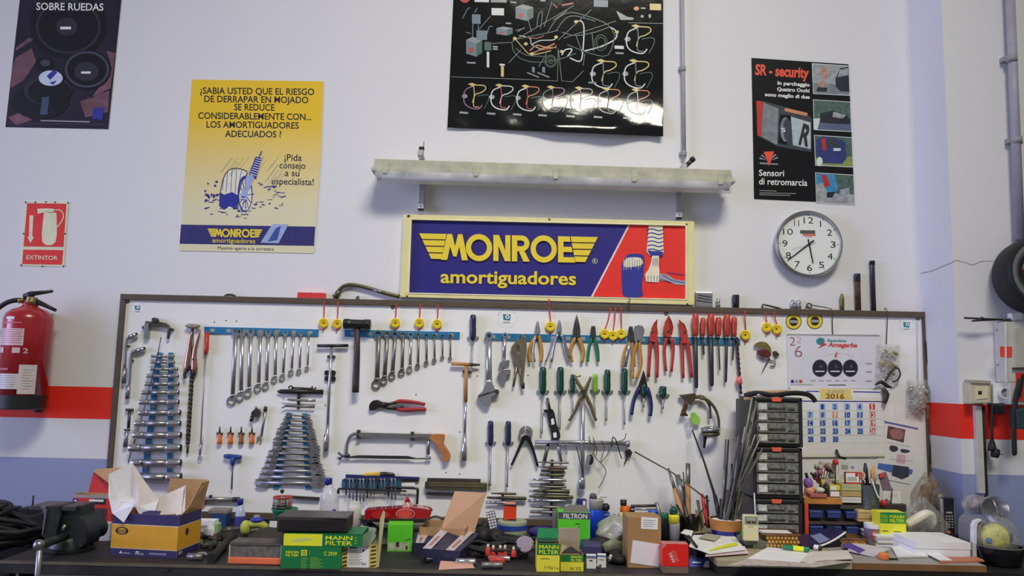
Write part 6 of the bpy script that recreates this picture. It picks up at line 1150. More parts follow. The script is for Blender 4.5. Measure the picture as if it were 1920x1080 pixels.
for j in range(4):wb.tube([o1+V(((16-j*.3)*k*math.cos(2*math.pi*i/20),(16-j*.3)*k*math.sin(2*math.pi*i/20),(3+j*5)*k))for i in range(20)],.0014,n=5,closed=True)
t.part('red_rim',RED).tube([o1+V((15.5*k*math.cos(2*math.pi*i/20),15.5*k*math.sin(2*math.pi*i/20),20*k))for i in range(20)],.003,n=6,closed=True);t.part('knob',BLACKP).ball(P(529,921,d),.0085);t.part('knob_rod',STEEL).tube([P(528,953,d),P(529,924,d)],.002,n=6);t.part('contents',BRASS).lathe(o1,o1+V((0,0,16*k)),[(0,10*k),(1,9*k)],n=10)
for x in(540,544,547):t.part('pin',M('pin_red',(150,60,60),.5)).tube([P(x,955,d+.02),P(x+.3,927,d+.02)],.0016,n=5)
t=T('tub_stand','dark tin with a white sticker that the green tub stands on','tin');q=Bx(512,977,556,None,d=.335,th=.08);b=t.mesh(BLACKP);q.box(b);b.rect(q.front,-6,0,8,12,.003,PAPER)
t=T('plastic_bottle','clear plastic bottle with a blue screw cap standing on the bench','bottle');d=.22;pl=film('bottle_plastic',(205,206,222),.55,12,.1,.2);lath(t.part('bottle',pl),615,1000,908,d,[(0,14),(.02,17),(.3,17.5),(.6,17),(.78,16),(.9,9),(.94,6.5),(1,6.5)],z0=ZB);lath(t.part('cap',M('cap_blue',(0,0,0))),615.5,909,896,d,[(0,7),(.85,7),(1,6)]);lath(t.part('label',PAPER),615,990,962,d,[(0,17.2),(.02,17.9),(.98,17.9),(1,17)]);t.part('label_patch',BLUEINK).prism(Wall(d+.036),[(622,955),(629,955),(629,968),(622,968)],-.012,-.006)
t=T('spray_can','white spray can standing behind the black flat case','can');d=.22;lath(t.mesh(M('can_white',(206,204,200),.4,var=.05)),663,995,941,d,[(0,12),(.8,12.5),(.86,12),(.9,10.5),(1,10),(1,.1)],z0=ZB)
def mann(mb,F_,x,y,w_,h_,mat=YELLIME,gap=1.12):
 mb.text(F_,'MANN',x,y+h_*.44,x+w_,h_*.42,.0012,mat,.016);mb.text(F_,'FILTER',x,y+h_,x+w_,h_*.42,.0012,mat,.016)
t=T('filter_carton','green filter carton reading C 2939, lowest of the stack by the air filter','carton');q=Bx(526,1026,638,1066,th=.17,yaw=1.5);b=t.mesh(GREENB);q.box(b);F_=q.front;mann(b,F_,9,7,24,10);b.rect(F_,37.5,5,48,15.5,.0008,YELLIME);b.rect(F_,40,7,45.5,13.5,.0012,GREENB);b.rect(F_,41.5,8.5,44,12,.0015,YELLIME);b.text(F_,'C 2939',80,14.5,104,6.8,.001,YELLIME,.012)
lm=M('lime_small_print',(118,170,62),.5)
for i in range(7):b.rect(F_,38,19+i*3,50-(i*5%4),20.2+i*3,.0008,lm);b.rect(F_,55,19+i*3,70+(i*7%12),20.2+i*3,.0008,lm)
for i in range(4):b.rect(F_,52,6+i*2.4,54,7.2+i*2.4,.0008,lm)
b.rect(q.top,4,q.D-8,q.W-4,q.D-3,.0008,lm);zt_=q.z1
t=T('filter_carton','green and lime filter carton lying on top of the C 2939 carton','carton');q=Bx(533,1001,680,None,d=.788,th=.13,yaw=1.5,z0=zt_+.002);b=t.part('box',GREENB);q.open(b,GREENB,CARD);F_=q.front;b.rect(F_,0,.5,71,q.H-.5,.0008,YELLIME);b.flat(F_,cr([(14,13),(24,9),(40,8),(53,8),(50,12),(36,14),(20,16)],3,True),.0011,M('tape_scuff',(196,200,120),.5));b.rect(F_,71,.5,72,q.H-.5,.001,PAPER);mann(b,F_,78,3,50,q.H-6)
for i in range(3):b.rect(F_,132,5+i*5,137,7+i*5,.001,lm)
b.slab([q.p(0,0,1),q.p(1,0,1),q.p(1,1,1),q.p(0,1,1)],.002,GREENB);t.part('end_flap',CARD).slab([q.p(1,0,0),q.p(1.08,.1,.0),q.p(1.14,.5,.6),q.p(1.08,.6,1.0),q.p(1,0,1)],.002,M('flap_greygreen',(112,124,112),.7));zq=q.z1
t=T('flat_case','long flat black case lying on top of the lime filter carton','case');q=Bx(521,972,652,None,d=.780,th=.13,yaw=3,z0=zq+.003);cas=M('case_black',(40,34,36),.4);b=t.part('shell',cas,.004);q.box(b);t.part('lid',M('case_lid',(72,64,66),.35),.003).box(q.p(.5,.5,1.05),q.w*.505,q.th*.505,.003);t.part('front_recess',M('case_recess',(26,22,24),.5)).rect(q.front,6,6,q.W-10,q.H-3,.0035);t.part('latch',BLACKP).box(q.p(.5,-.01,.5),.014,.003,.004)
t=T('label_carton','yellow patterned carton with a white data label beside the green stack','carton');q=Bx(641,1021,706,1064,th=.07,yaw=2);yk=M('carton_mustard',(202,178,96),.5,var=.2,scale=40);b=t.part('box',yk);q.open(b,yk,CARD);F_=q.front
for i in range(6):
 b.flat(F_,[(1,3+i*7),(9,1+i*7),(9,4+i*7),(1,6+i*7)],.0006,OLDIRON);b.flat(F_,[(W_-8 if False else q.W-12,3+i*7),(q.W-2,1+i*7),(q.W-2,4+i*7),(q.W-12,6+i*7)],.0006,OLDIRON)
b.rect(F_,10,2,50,42,.0009,PAPER);b.rect(F_,13,3.5,27,7.5,.0012,M('type_slate',(84,90,104),.5));b.flat(F_,circ(39,11,2,n=8),.0012,INK)
for i in range(9):b.rect(F_,12,11+i*3,30+(i*5%9),12.2+i*3,.0012,GREY)
b.rect(F_,36,33,45,37,.0012,GREY)
t.part('side_flap',M('flap_olive',(166,162,122),.7)).slab([q.p(1.0,0,.02),q.p(1.06,.05,.02),q.p(1.15,.45,2.35),q.p(1.1,.5,2.45),q.p(1.02,.4,2.1)],.003);t.part('top_flap',M('flap_dark',(110,104,84),.7)).slab([q.p(0,0,1),q.p(1,0,1),q.p(1.0,1,1.02),q.p(0,1,1.02)],.002)
t=T('crumpled_wrapping','crumpled grey-green wrapping between the filter cartons and the green box','wrapping');crumple(t.mesh(M('filler_grey',(122,136,122),.6,var=.3)),[(676,985,.52),(706,990,.50),(702,1018,.54),(680,1010,.56)],6,.006,10)
t=T('green_carton','bright green carton with a grey label standing under the red tail lamp','carton');q=Bx(726,984,772,1034,th=.06,yaw=5);b=t.part('box',LIME);q.open(b,LIME,CARD);F_=q.front;b.rect(F_,2,32,q.W-5,q.H-2,.0008,M('label_sage',(160,172,140),.5,var=.3,scale=50));b.rect(F_,16,31,22,40,.001,OLDIRON);b.rect(F_,34,38,38,45,.001,OLDIRON);b.flat(F_,[(32,27),(44,23),(44,25.5),(34,29)],.001,M('green_shadow_print',(60,140,60),.5));t.part('lid_flap',LIME).slab([q.p(0,0,1),q.p(1,0,1),q.p(1,1,1.04),q.p(0,1,1.04)],.002);gz=q.z1
t=T('shoe_carton','brown low carton hidden behind the green one, carrying the tail lamp','carton');q=Bx(672,990,800,None,d=.38,th=.12,yaw=0);b=t.mesh(M('carton_shadow_grey',(104,106,92),.7));q.box(b);lz=q.z1
t=T('tail_lamp','glossy red tail lamp unit with a dark base lying across the cartons','tail lamp');lr=M('lamp_red_glass',(150,18,24),.12,var=.15,coat=.6);d=.42;WL=Wall(d)
b=t.part('lens',lr,.005);b.prism(WL,cr([(684,960),(686,957),(712,955),(745,953),(775,952),(800,955),(808,961),(806,968),(795,974),(760,975),(700,977),(685,974)],4,True),-.05,.02)
t.part('base',M('lamp_base_dark',(34,22,24),.4),.003).prism(WL,[(690,973),(800,972),(796,979),(772,981),(688,979)],-.055,.022);q=t.part('base_lip',BLACKP);q.prism(WL,[(676,973),(694,975),(694,980),(677,980)],-.03,.02)
b=t.part('reflector',M('lamp_red_light',(196,66,62),.2));b.prism(WL,circ(759,963.5,14,8,20),.018,.026);t.part('reflector_ring',M('lamp_pink_ring',(206,140,140),.3)).bar(WL,circ(760,963.5,17,9,24),1.6,.022,closed=True);b=t.part('reflector',M('lamp_red_mid',(176,40,42),.2));b.prism(WL,circ(713,966,17,7.5,20),.018,.025)
t.part('bulb_cone',M('lamp_cone_pale',(176,128,122),.3)).lathe(P(765,954,d-.02),P(763,934,d-.02),[(0,.028),(.4,.02),(.8,.006),(1,.005)],n=16);t.part('cone_cap',lr).lathe(P(764,941,d-.02),P(763.5,932,d-.02),[(0,.012),(1,.005)],n=12);t.part('pin',STEEL).tube([P(763.5,934,d-.02),P(763,924,d-.02)],.0018,n=6)
t=T('dark_bag','crumpled dark plastic bag stuffed under the tail lamp','bag');crumple(t.mesh(BLACKP),[(672,972,.36),(690,974,.37),(716,992,.41),(690,996,.4)],9,.005,8)
t=T('brown_carton','low brown carton with a tall pinkish lid flap behind the striped packets','carton');q=Bx(786,990,872,None,d=.46,th=.16,yaw=-8);b=t.part('box',CARD);q.open(b,CARD,CARD);lid=t.part('lid',CARDL);lid.slab([P(826,994,.44),P(888,1003,.40),P(912,924,.36),P(853,921,.38)],.003);t.part('flap',M('flap_shadow_brown',(132,104,76),.8)).slab([P(784,994,.44),P(840,988,.42),P(843,976,.35),P(794,984,.36)],.002);t.part('inner_flap',M('flap_tan',(196,156,104),.8)).slab([P(822,996,.445),P(856,996,.43),P(852,982,.40),P(838,985,.40)],.002);t.part('tab',CARD).prism(Wall(.34),[(838,969),(844,968),(842,982),(838,982)],0,.004)
t=T('clock_gauge','old round dial gauge leaning at the foot of the board','gauge');o=P(817,982,.12);t.part('face',M('gauge_pale',(166,164,140),.5)).lathe(o,o+V((0,-.008,.001)),[(0,.033),(1,.033)],n=24);t.part('rim',OLDIRON).tube([o+V((.034*math.cos(.3+2.6*i/16),-.01,.034*math.sin(.3+2.6*i/16)))for i in range(17)],.002,n=6);t.part('hub',OLDIRON).ball(o+V((0,-.01,.004)),.004);t.part('foot',OLDIRON).box((o.x,o.y,(ZB+o.z-.033)/2),.01,.01,(o.z-.033-ZB)/2)
stp=M('packet_navy',(40,42,74),.5,var=.25,scale=30);spp=M('packet_stripe',(190,178,184),.5,var=.1)
def packet(pts3,label,stripes):
 t=T('striped_packet',label,'packet','navy striped spark plug packets');b=t.mesh(stp);b.slab(pts3,.045);A,B_,C_,D_=[V(p)for p in pts3];n=(B_-A).cross(C_-A).normalized()*.0008
 for s0,s1 in stripes:b.face(b.add([A.lerp(B_,s0)+n,A.lerp(B_,s1)+n,D_.lerp(C_,s1)+n,D_.lerp(C_,s0)+n]),spp)
 for s0,s1 in stripes:
  m0=(s0*.65+s1*.35);m1=(s0*.35+s1*.65);b.face(b.add([A.lerp(D_,.12).lerp(B_.lerp(C_,.12),m0)+n*2,A.lerp(D_,.12).lerp(B_.lerp(C_,.12),m1)+n*2,A.lerp(D_,.45).lerp(B_.lerp(C_,.45),m1)+n*2,A.lerp(D_,.45).lerp(B_.lerp(C_,.45),m0)+n*2]),M('packet_rose_type',(170,110,116),.5))
packet([BZ(774,1042,ZB)+V((0,0,.045)),BZ(814,1043,ZB)+V((0,0,.045)),BZ(838,1022,ZB)+V((0,0,.052)),BZ(776,1021,ZB)+V((0,0,.05))],'navy striped packet lying flat between the green box and the other packet',[(.12,.48)])
packet([BZ(790,1055,ZB)+V((0,0,.048)),BZ(862,1057,ZB)+V((0,0,.042)),BZ(902,1022,ZB)+V((0,0,.05)),BZ(838,1019,ZB)+V((0,0,.085))],'larger navy packet with two pale stripes in front of the pinkish flap',[(.02,.24),(.62,.84)])
def fit(label,a,b_,r,mat=CHROME,tip=True):
 t=T('air_fitting',label,'fitting','chrome fittings at the bench edge');a=BZ(*a,ZB)+V((0,0,r));b_=BZ(*b_,ZB)+V((0,0,r));t.part('barrel',mat).lathe(a.lerp(b_,.3 if tip else 0),b_,[(0,r*.8),(.05,r),(.4,r),(.42,r*.92),(.46,r*.92),(.48,r),(.95,r),(1,r*.8)],n=14)
 if tip:q=t.part('nose',DSTEEL);q.lathe(a,a.lerp(b_,.32),[(0,r*.9),(.2,r*1.1),(.3,r*.6),(.7,r*.9),(1,r*.7)],n=12)
fit('chrome air fitting with a dark threaded nose, leading the row at the edge',(797,1056),(856,1049),.011);fit('plain chrome fitting lying on the pink card',(854,1059),(892,1060),.011,tip=False);fit('grey chrome fitting lying alone nearest the bench edge',(903,1066),(943,1066),.011,GST,False);fit('chrome fitting lying across the red plug boots',(915,1051),(957,1053),.010,tip=False)
t=T('pink_card','crumpled pink card lying under the chrome fittings at the bench edge','card');t.mesh(M('card_pink',(208,158,142),.7)).slab([BZ(822,1070,ZB)+V((0,.004,.003)),BZ(890,1066,ZB)+V((0,0,.003)),BZ(884,1058,ZB)+V((0,0,.006)),BZ(826,1058,ZB)+V((0,0,.012))],.002)
t=T('green_scrap','green wrapper scrap on the corner of the striped packet','wrapper');t.mesh(M('scrap_green',(60,120,66),.5,var=.4,scale=50)).slab([P(852,1040,.61),P(868,1020,.58),P(872,1030,.6),P(862,1046,.63)],.003)
t=T('dotted_strip','blister strip with white squares leaning on the clutter at the board foot','blister strip');b=t.mesh(M('strip_slate',(66,68,96),.4));fs=Face(P(911,961,.25),V((.96,0,.26)).normalized(),V((-.26,.1,.95)).normalized(),px2(.25));b.prism(fs,[(0,0),(16,0),(16,36),(0,36)],-.006,0)
for i in range(3):
 for j in range(7):b.rect(fs,1+i*5,1.2+j*5,4.6+i*5,4.6+j*5,.0008,PAPER)
t=T('dark_bundle','black crumpled pouch below the blister strip','pouch');b=t.mesh(BLACKR);p=V((P(915,1000,.36).x,-.36,ZB));b.ball(p+V((-.02,0,.035)),.035,.04,.036);b.ball(p+V((.03,.02,.03)),.04,.035,.03);b.ball(p+V((-.015,.02,.06)),.018,.02,.03)
t=T('round_tin','flat round tin with a blue band carrying the orange-red tin','tin');d=.26;zz=ZB;lath(t.part('tin',M('tin_sage',(150,158,138),.4)),960,1010,975,d,[(0,27),(.55,27),(.56,27.5),(.95,27),(1,25),(1,.1)],z0=zz,n=32);lath(t.part('blue_band',M('band_blue',(36,64,150),.4)),960,991,982,d,[(0,27.3),(0,27.9),(1,27.9),(1,27.3)],n=32);tz=P(960,975,d).z;b=t.part('lettering',PAPER)
t.parts.pop()
t=T('red_tin','orange-red square tin with black corners standing on the round tin','tin');q=Bx(945.5,948,968.5,None,d=.275,th=.045,yaw=4,z0=tz+.001);b=t.part('body',M('tin_vermilion',(212,62,34),.45),.002);q.box(b);t.part('lid',BLACKP,.002).box(q.p(.5,.5,1.02),q.w*.53,q.th*.53,.004);t.part('foot',BLACKP).box(q.p(.5,.5,.02),q.w*.51,q.th*.51,.004);t.part('lid_panel',M('lid_salmon',(214,132,110),.5)).box(q.p(.5,.48,1.07),q.w*.42,q.th*.46,.003)
t=T('purple_pouch','purple soft pouch lying at the foot of the board beneath the chisels','pouch');b=t.mesh(M('pouch_purple',(56,36,124),.5,var=.3));p=V((P(1018,995,.2).x,-.2,ZB));b.ball(p+V((0,0,.022)),.062,.05,.024);b.ball(p+V((.025,-.02,.02)),.04,.03,.028)
t=T('pouch_base','low olive box that sits under the round tin and the purple pouch','box');t.mesh(M('box_olive_dark',(88,84,70),.6)).box((P(985,1000,.33).x,-.36,ZB+.011),.09,.045,.0105)
for i,(x,y,r,n,lb)in enumerate(((945,1044,.085,3,'black ignition lead coil with red boots, the front loop'),(975,1030,.10,3,'black ignition lead coil, the rear loop around the lilac disc'),(905,1042,.06,2,'small black ignition lead loop by the striped packet'))):
 t=T('ignition_lead',lb,'cable','ignition leads');p=BZ(x,y,ZB);coil(t.mesh(BLACKR),(p.x,p.y,ZB+.004*i),r,n,.0062,None,i+11,.22,.75)
rbt=M('boot_red',(196,60,52),.45,var=.15)
for i,(x,y0,y1)in enumerate(((915,1021,1048),(925,1023,1044),(938,1023,1044),(947,1023,1043),(963,1026,1048))):
 t=T('plug_boot',['red plug boot with the tallest pale tip, by the packets','red plug boot, second from the packets','red plug boot in the middle of the five','red plug boot, second from the lilac disc','red plug boot nearest the lilac disc'][i],'plug boot','red plug boots');d=.62;k=px2(d)
 t.part('boot',rbt).lathe(V((P(x,y1,d).x,-d,max(ZB+.012,P(x,y1+3,d).z))),P(x,y0+5,d),[(0,.0085),(.3,.0105),(.8,.0095),(1,.006)],n=12);t.part('tip',M('tip_pale',(206,204,190),.5)).lathe(P(x,y0+6,d),P(x,y0-1,d),[(0,.005),(.6,.005),(1,.003)],n=8);t.part('lead',BLACKR).tube([V((P(x,y1,d).x,-d,ZB+.016)),V((P(x,y1,d).x+.02,-d+.03,ZB+.008)),V((P(x,y1,d).x+.05,-d+.06,ZB+.007))],.006,n=6)
t=T('plug_boot','red rubber boot lying flat under the chrome fitting','plug boot');a=BZ(917,1057,ZB);t.mesh(rbt).tube([a+V((0,0,.012)),a+V((.03,.005,.013)),a+V((.055,-.005,.011))],[.011,.012,.009],n=10)
t=T('lilac_disc','lilac-grey round cap standing on edge among the black leads','cap');o=P(984,1024,.58);t.part('disc',M('disc_lilac',(128,112,134),.4)).lathe(o,o+V((0,-.03,.014)),[(0,.029),(.7,.031),(1,.027)],n=24);t.part('rim',M('rim_pale_lilac',(196,190,204),.35)).tube([o+V((0,-.012,.006))+V((.031*math.cos(.25+2.65*i/14),-.004,.030*math.sin(.25+2.65*i/14)))for i in range(15)],.0028,n=6);t.part('foot',BLACKP).box((o.x,o.y,(ZB+o.z-.02)/2),.012,.012,(o.z-.02-ZB)/2)
t=T('filter_carton','tall yellow filter carton with its green lid raised, at the bench edge','carton');q=Bx(1006,1019,1049,1072,th=.085,yaw=1);yl_=M('carton_lemon',(218,210,62),.45,var=.05);b=t.part('box',yl_);q.open(b,yl_,CARD);F_=q.front;b.rect(F_,0,0,q.W,21,.0006,GREENB);mann(b,F_,4,2.5,37,16.5);b.text(F_,'F 756.1 x',15,46.5,41,5,.0008,M('type_olive',(120,118,50),.5),.01);b.rect(F_,7,27,24,28.5,.0008,M('type_olive',(0,0,0)));t.part('lid',GREENB).slab([q.p(.06,1,1),q.p(.98,1,1),q.p(.98,1.1,1.36),q.p(.1,1.1,1.36)],.002,M('lid_green',(22,128,72),.45));t.part('tuck_flap',M('flap_dark_green',(26,66,54),.5)).slab([q.p(.02,.3,1.0),q.p(.95,.3,1.0),q.p(.95,1,1.02),q.p(.02,1,1.02)],.0015)
t=T('filter_carton','short yellow filter carton with a cardboard flap standing up from it','carton');q=Bx(1051,1040,1094,1071,th=.085,yaw=2);b=t.part('box',yl_);q.open(b,yl_,CARD);F_=q.front;b.rect(F_,0,0,q.W,13,.0006,GREENB);mann(b,F_,19,1.5,21,10.5);b.text(F_,'W 7/2',17,28,38,5.5,.0008,M('type_olive',(0,0,0)),.02)
flp=M('flap_stone',(172,158,140),.8,var=.1);t.part('lid_flap',flp).slab([q.p(-.02,.95,1.02),q.p(.93,.95,1.06),q.p(.92,.8,2.4),q.p(-.03,.8,2.36)],.003);t.part('side_flap',flp).slab([q.p(0,.05,1),q.p(0,.95,1),q.p(.12,.7,1.45),q.p(.3,.35,1.42)],.002);t.part('side_flap',INK).slab([q.p(.06,.3,.99),q.p(.95,.3,.99),q.p(.5,.55,1.35)],.0015)
t=T('filter_carton','bright green and grey carton reading FILTRON with a rounded top flap','carton');q=Bx(1047,961,1107,None,d=.42,th=.10,yaw=0,z0=ZB);gb=M('carton_charcoal',(72,74,80),.5,var=.06);b=t.part('box',LIME);q.box(b);F_=q.front;b.rect(F_,0,-.2,q.W,12,.0006,gb);b.text(F_,'FILTRON',9.5,10.5,54,8.2,.001,WHITE,.016);b.rect(F_,0,34,40,36,.0007,M('lime_dark_edge',(52,130,40),.5));b.rect(F_,41,14,54,50,.0006,M('lime_darker',(78,186,44),.45));b.rect(F_,32,20,40,21.2,.001,INK);b.flat(F_,[(32,30),(40,25),(40,26.2),(33,31)],.001,INK);b.rect(F_,32,32,36,33.2,.001,INK);b.rect(F_,53,52,58,54,.001,INK);t.part('top_flap',M('flap_grey_card',(104,100,94),.8)).slab([P(1053,962,.41),P(1104,962,.41),P(1103,955,.39),P(1098,947,.37),P(1070,946,.37),P(1058,950,.38)],.003)
t=T('dark_box','dark slim box standing against the charcoal end of the FILTRON carton','box');q=Bx(1037,962,1047,None,d=.36,th=.06);q.box(t.mesh(M('box_taupe',(104,98,96),.6)))
t=T('navy_block','dark navy pouch lying behind the short yellow filter carton','pouch');q=Bx(1092,1020,1130,1044,th=.10,yaw=0);b=t.mesh(M('pouch_navy',(58,56,96),.6,var=.15),.01);q.box(b)
t=T('grease_can','blue can with a grey top standing at the foot of the board','can');d=.16;lath(t.part('can',M('can_blue',(24,66,190),.35)),1118,1000,955,d,[(0,14),(.95,14.5),(1,13.5),(1,.1)],z0=ZB);lath(t.part('top',M('can_grey_top',(158,156,150),.4)),1118,956,935,d,[(0,13),(.75,13.5),(.9,14),(1,12.5),(1,.1)]);lath(t.part('knob',M('knob_plum',(88,70,80),.5)),1112,936,925,d,[(0,7),(.6,7),(1,4)]);t.part('spout',GREY).tube([P(1125,932,d),P(1138,932.5,d)],.002,n=6)
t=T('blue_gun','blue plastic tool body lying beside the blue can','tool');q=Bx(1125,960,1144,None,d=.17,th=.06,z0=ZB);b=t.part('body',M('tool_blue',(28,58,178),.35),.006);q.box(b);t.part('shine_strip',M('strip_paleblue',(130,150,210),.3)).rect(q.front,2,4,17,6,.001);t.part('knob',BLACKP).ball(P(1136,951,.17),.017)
t=T('small_blue_box','small navy and white box behind the FILTRON carton','box');q=Bx(1082,937,1100,None,d=.07,th=.04);b=t.mesh(NAVY);q.box(b);b.rect(q.front,11,2,16,12,.001,PAPER)
t=T('clear_bag','crumpled grey-clear plastic bag behind the tall cardboard box','bag');f=M('bag_grey_film',(158,158,150),.3,var=.25,scale=22,bump=.8,bscale=30)
def bagf(i,j):
 u=2*math.pi*i;r=math.sin(math.pi*min(.985,.03+.96*j))**.7;k=px2(.34);rr_=1+.18*math.sin(u*3+j*7)+.12*math.sin(u*5-j*9)
 return V((P(1150,990,.34).x+36*k*r*rr_*math.cos(u)*(1-.35*j),-.36+.06*r*math.sin(u)*rr_,ZB+.002+58*k*j))
t.mesh(f).grid(bagf,32,18)
t=T('black_sleeve','black rag lying below the clear bag','rag');b=t.mesh(BLACKR);a=V((P(1128,1015,.42).x,-.45,ZB));b.tube([a+V((-.05,0,.03)),a+V((0,0,.035)),a+V((.045,0,.03))],[.02,.026,.016],n=10)
t=T('rag','pale green-grey rag bundled below the clear bag','rag');b=t.mesh(M('rag_sage',(128,134,108),.8,var=.3,scale=40));a=BZ(1150,1040,ZB);b.tube([a+V((-.04,0,.02)),a+V((0,.01,.03)),a+V((.05,0,.022))],[.018,.028,.016],n=10);b.tube([a+V((0,-.02,.014)),a+V((.04,-.03,.014))],[.013,.013],n=8)
t=T('spark_plug_box','small blue and white spark plug box, the one with plugs leaning on it','box','spark plug boxes');q=Bx(1100,1042,1118,1066,th=.03);b=t.mesh(PAPER);q.box(b);b.rect(q.front,0,0,q.W,5,.0006,M('box_steelblue',(110,124,176),.5));b.rect(q.front,5,8,11,10,.0008,INK)
t=T('spark_plug_box','small white spark plug box standing beside the cardboard box','box','spark plug boxes');q=Bx(1120,1041,1136,1064,th=.03,yaw=-6);b=t.mesh(PAPER);q.box(b);b.rect(q.front,0,0,q.W,3,.0006,M('box_steelblue',(0,0,0)));b.rect(q.front,3,7,12,9,.0008,GREY)
for i,(a,b_,lb)in enumerate((((1105,1064),(1117,1056),'spark plug lying in front of the blue and white box'),((1124,1070),(1120,1058),'spark plug standing at a tilt before the white box'),((1142,1058),(1146,1040),'dark spark plug leaning by the black clutter'))):
 t=T('spark_plug',lb,'spark plug','loose spark plugs');p0=BZ(*a,ZB)+V((0,0,.009));p1=P(*b_,-p0.y-.01);t.part('metal_shell',STEEL).lathe(p0,p0.lerp(p1,.6),[(0,.005),(.4,.006),(.45,.0105),(.85,.0105),(1,.006)],n=8);t.part('insulator',M('porcelain',(214,208,190),.3)).lathe(p0.lerp(p1,.55),p1,[(0,.006),(.7,.005),(1,.0035)],n=8)
t=T('rubber_scrap','heap of black rubber pieces beside the tall cardboard box','rubber');b=t.mesh(BLACKR);
for x,y,r in((1150,1056,.024),(1160,1058,.028),(1156,1048,.030),(1168,1048,.028)):b.ball(BZ(x,y,ZB)+V((0,0,r*.6)),r,r,r*.65)
t=T('cardboard_box','tall brown cardboard box with a white label and a taped white sheet','box');q=Bx(1177,970,1240,1065,th=.11,yaw=2);cbk=M('cardboard_kraft',(158,122,80),.8,var=.08,scale=8);b=t.part('box',cbk,.001);q.box(b);F_=q.front
b=t.part('label',PAPER);b.prism(F_,[(25,-1),(57,1),(56,22),(24.5,21)],.0004,.001);
for i in range(4):b.rect(F_,29,5+i*3.6,52-(i*4%7),6+i*3.6,.0014,GREY)
t.part('taped_sheet',M('sheet_lilac_white',(220,214,230),.6,var=.03)).prism(F_,[(9,42),(62,49),(59,90),(4.5,83)],.0006,.002)
t=T('red_carton','small red carton with slanted white lettering at the bench edge','carton');q=Bx(1242,1020,1291,1062,th=.05,yaw=0,z0=ZB+.022);trw=M('carton_scarlet',(216,34,28),.45,var=.05);b=t.part('box',trw);q.box(b,None,{'top':M('carton_dull_pink',(186,120,116),.6)});F_=q.front;b.flat(F_,[(0,-.2),(10,-.2),(0,10)],.0006,M('carton_dull_pink',(0,0,0)))
b.text(F_,'TRW',10.5,17,19.5,5.6,.001,WHITE,.015,v1=35.5)
for i in range(3):b.flat(F_,[(17+i*2.5,12),(18+i*2.5,11.6),(26+i*2.5,31),(25+i*2.5,31.4)],.001,M('type_pinkred',(232,120,110),.5))
t=T('taupe_box','flat taupe box lying under the small red carton','box');q2=Bx(1244,1063,1291,1075,th=.10,z0=ZB);t.mesh(M('box_taupe2',(112,94,80),.7)).box((q.c.x,q.c.y,ZB+.0105),q.w*.49,q.th*.52,.0105)
t=T('orange_cap','black adapter with a bright orange cap at the foot of the board','adapter');d=.12;k=px2(d);lath(t.part('cap',M('cap_orange',(240,112,36),.4)),1172,968,948,d,[(0,9),(.8,9.5),(1,8),(1,.1)]);lath(t.part('plug',BLACKP),1169,949,937,d,[(0,5),(.3,6),(1,6)]);q=t.part('foot',BLACKP);q.box((P(1172,968,d).x,-d,(ZB+P(1172,968,d).z)/2),.02,.02,(P(1172,968,d).z-ZB)/2);t.part('black_end',BLACKP).box(P(1184,960,d)+V((0,.01,0)),.012,.02,.02)
t=T('tool_tray','grey metal tool tray frame standing behind the tall cardboard box','tray');d=.16;b=t.part('rail',OLDIRON);b.tube([P(1183,949,d),P(1232,948,d)],.006,n=6);t.part('side',GST).tube([P(1230,942,d),P(1241,972,d),V((P(1242,972,d).x,-d,ZB))],.008,n=6);t.part('pan',BLACKP).box((P(1212,970,d).x,-d+.02,ZB+.04),.06,.05,.04);t.part('low_rail',STEEL).tube([P(1183,955,d),P(1233,955,d)],.004,n=6)
t=T('blue_cap_jar','jar with a bright blue lid poking up behind the cardboard box','jar');d=.28;lath(t.part('jar',GREY),1224,990,972,d,[(0,9),(1,9)],z0=ZB);lath(t.part('lid',M('lid_blue',(32,66,180),.4)),1224,972,957,d,[(0,9.5),(.85,9.5),(1,8),(1,.1)])
t=T('sponge_block','pale yellow block lying between the clear bag and the tool tray','block');q=Bx(1162,964,1184,None,d=.2,th=.05);q.box(t.mesh(M('block_cream',(202,190,140),.7),.003))
t=T('green_cap_bottle','green-capped dark bottle between the cardboard box and the glue bottle','bottle');d=.30;lath(t.part('body',BLACKP),1248,1010,975,d,[(0,9),(1,9),(1,.1)],z0=ZB);lath(t.part('cap',M('cap_green',(36,96,60),.4)),1246,976,961,d,[(0,7),(.8,7),(1,5.5)])
t=T('glue_bottle','yellow-labelled bottle with a dark green cap','bottle');d=.32;lath(t.part('body',M('bottle_grey',(150,150,150),.4)),1265,1010,980,d,[(0,9),(.9,9.5),(1,9.5)],z0=ZB);lath(t.part('label',M('label_lemon',(222,206,46),.4)),1264,981,964,d,[(0,9.8),(.8,9.8),(1,7)]);lath(t.part('cap',M('cap_deepgreen',(20,76,54),.4)),1263,965,949,d,[(0,7),(.6,7.5),(.8,5),(1,2.5)]);t.part('nozzle',BRASS).tube([P(1261,952,d),P(1257,945,d)],.002,n=6)
t=T('tool_can','dark can holding wooden-handled files and rasps','can');d=.22;lath(t.mesh(M('can_dark',(54,50,48),.5,.3)),1292,1008,966,d,[(0,17),(.97,19),(1,20),(1,18),(.3,15)],z0=ZB);
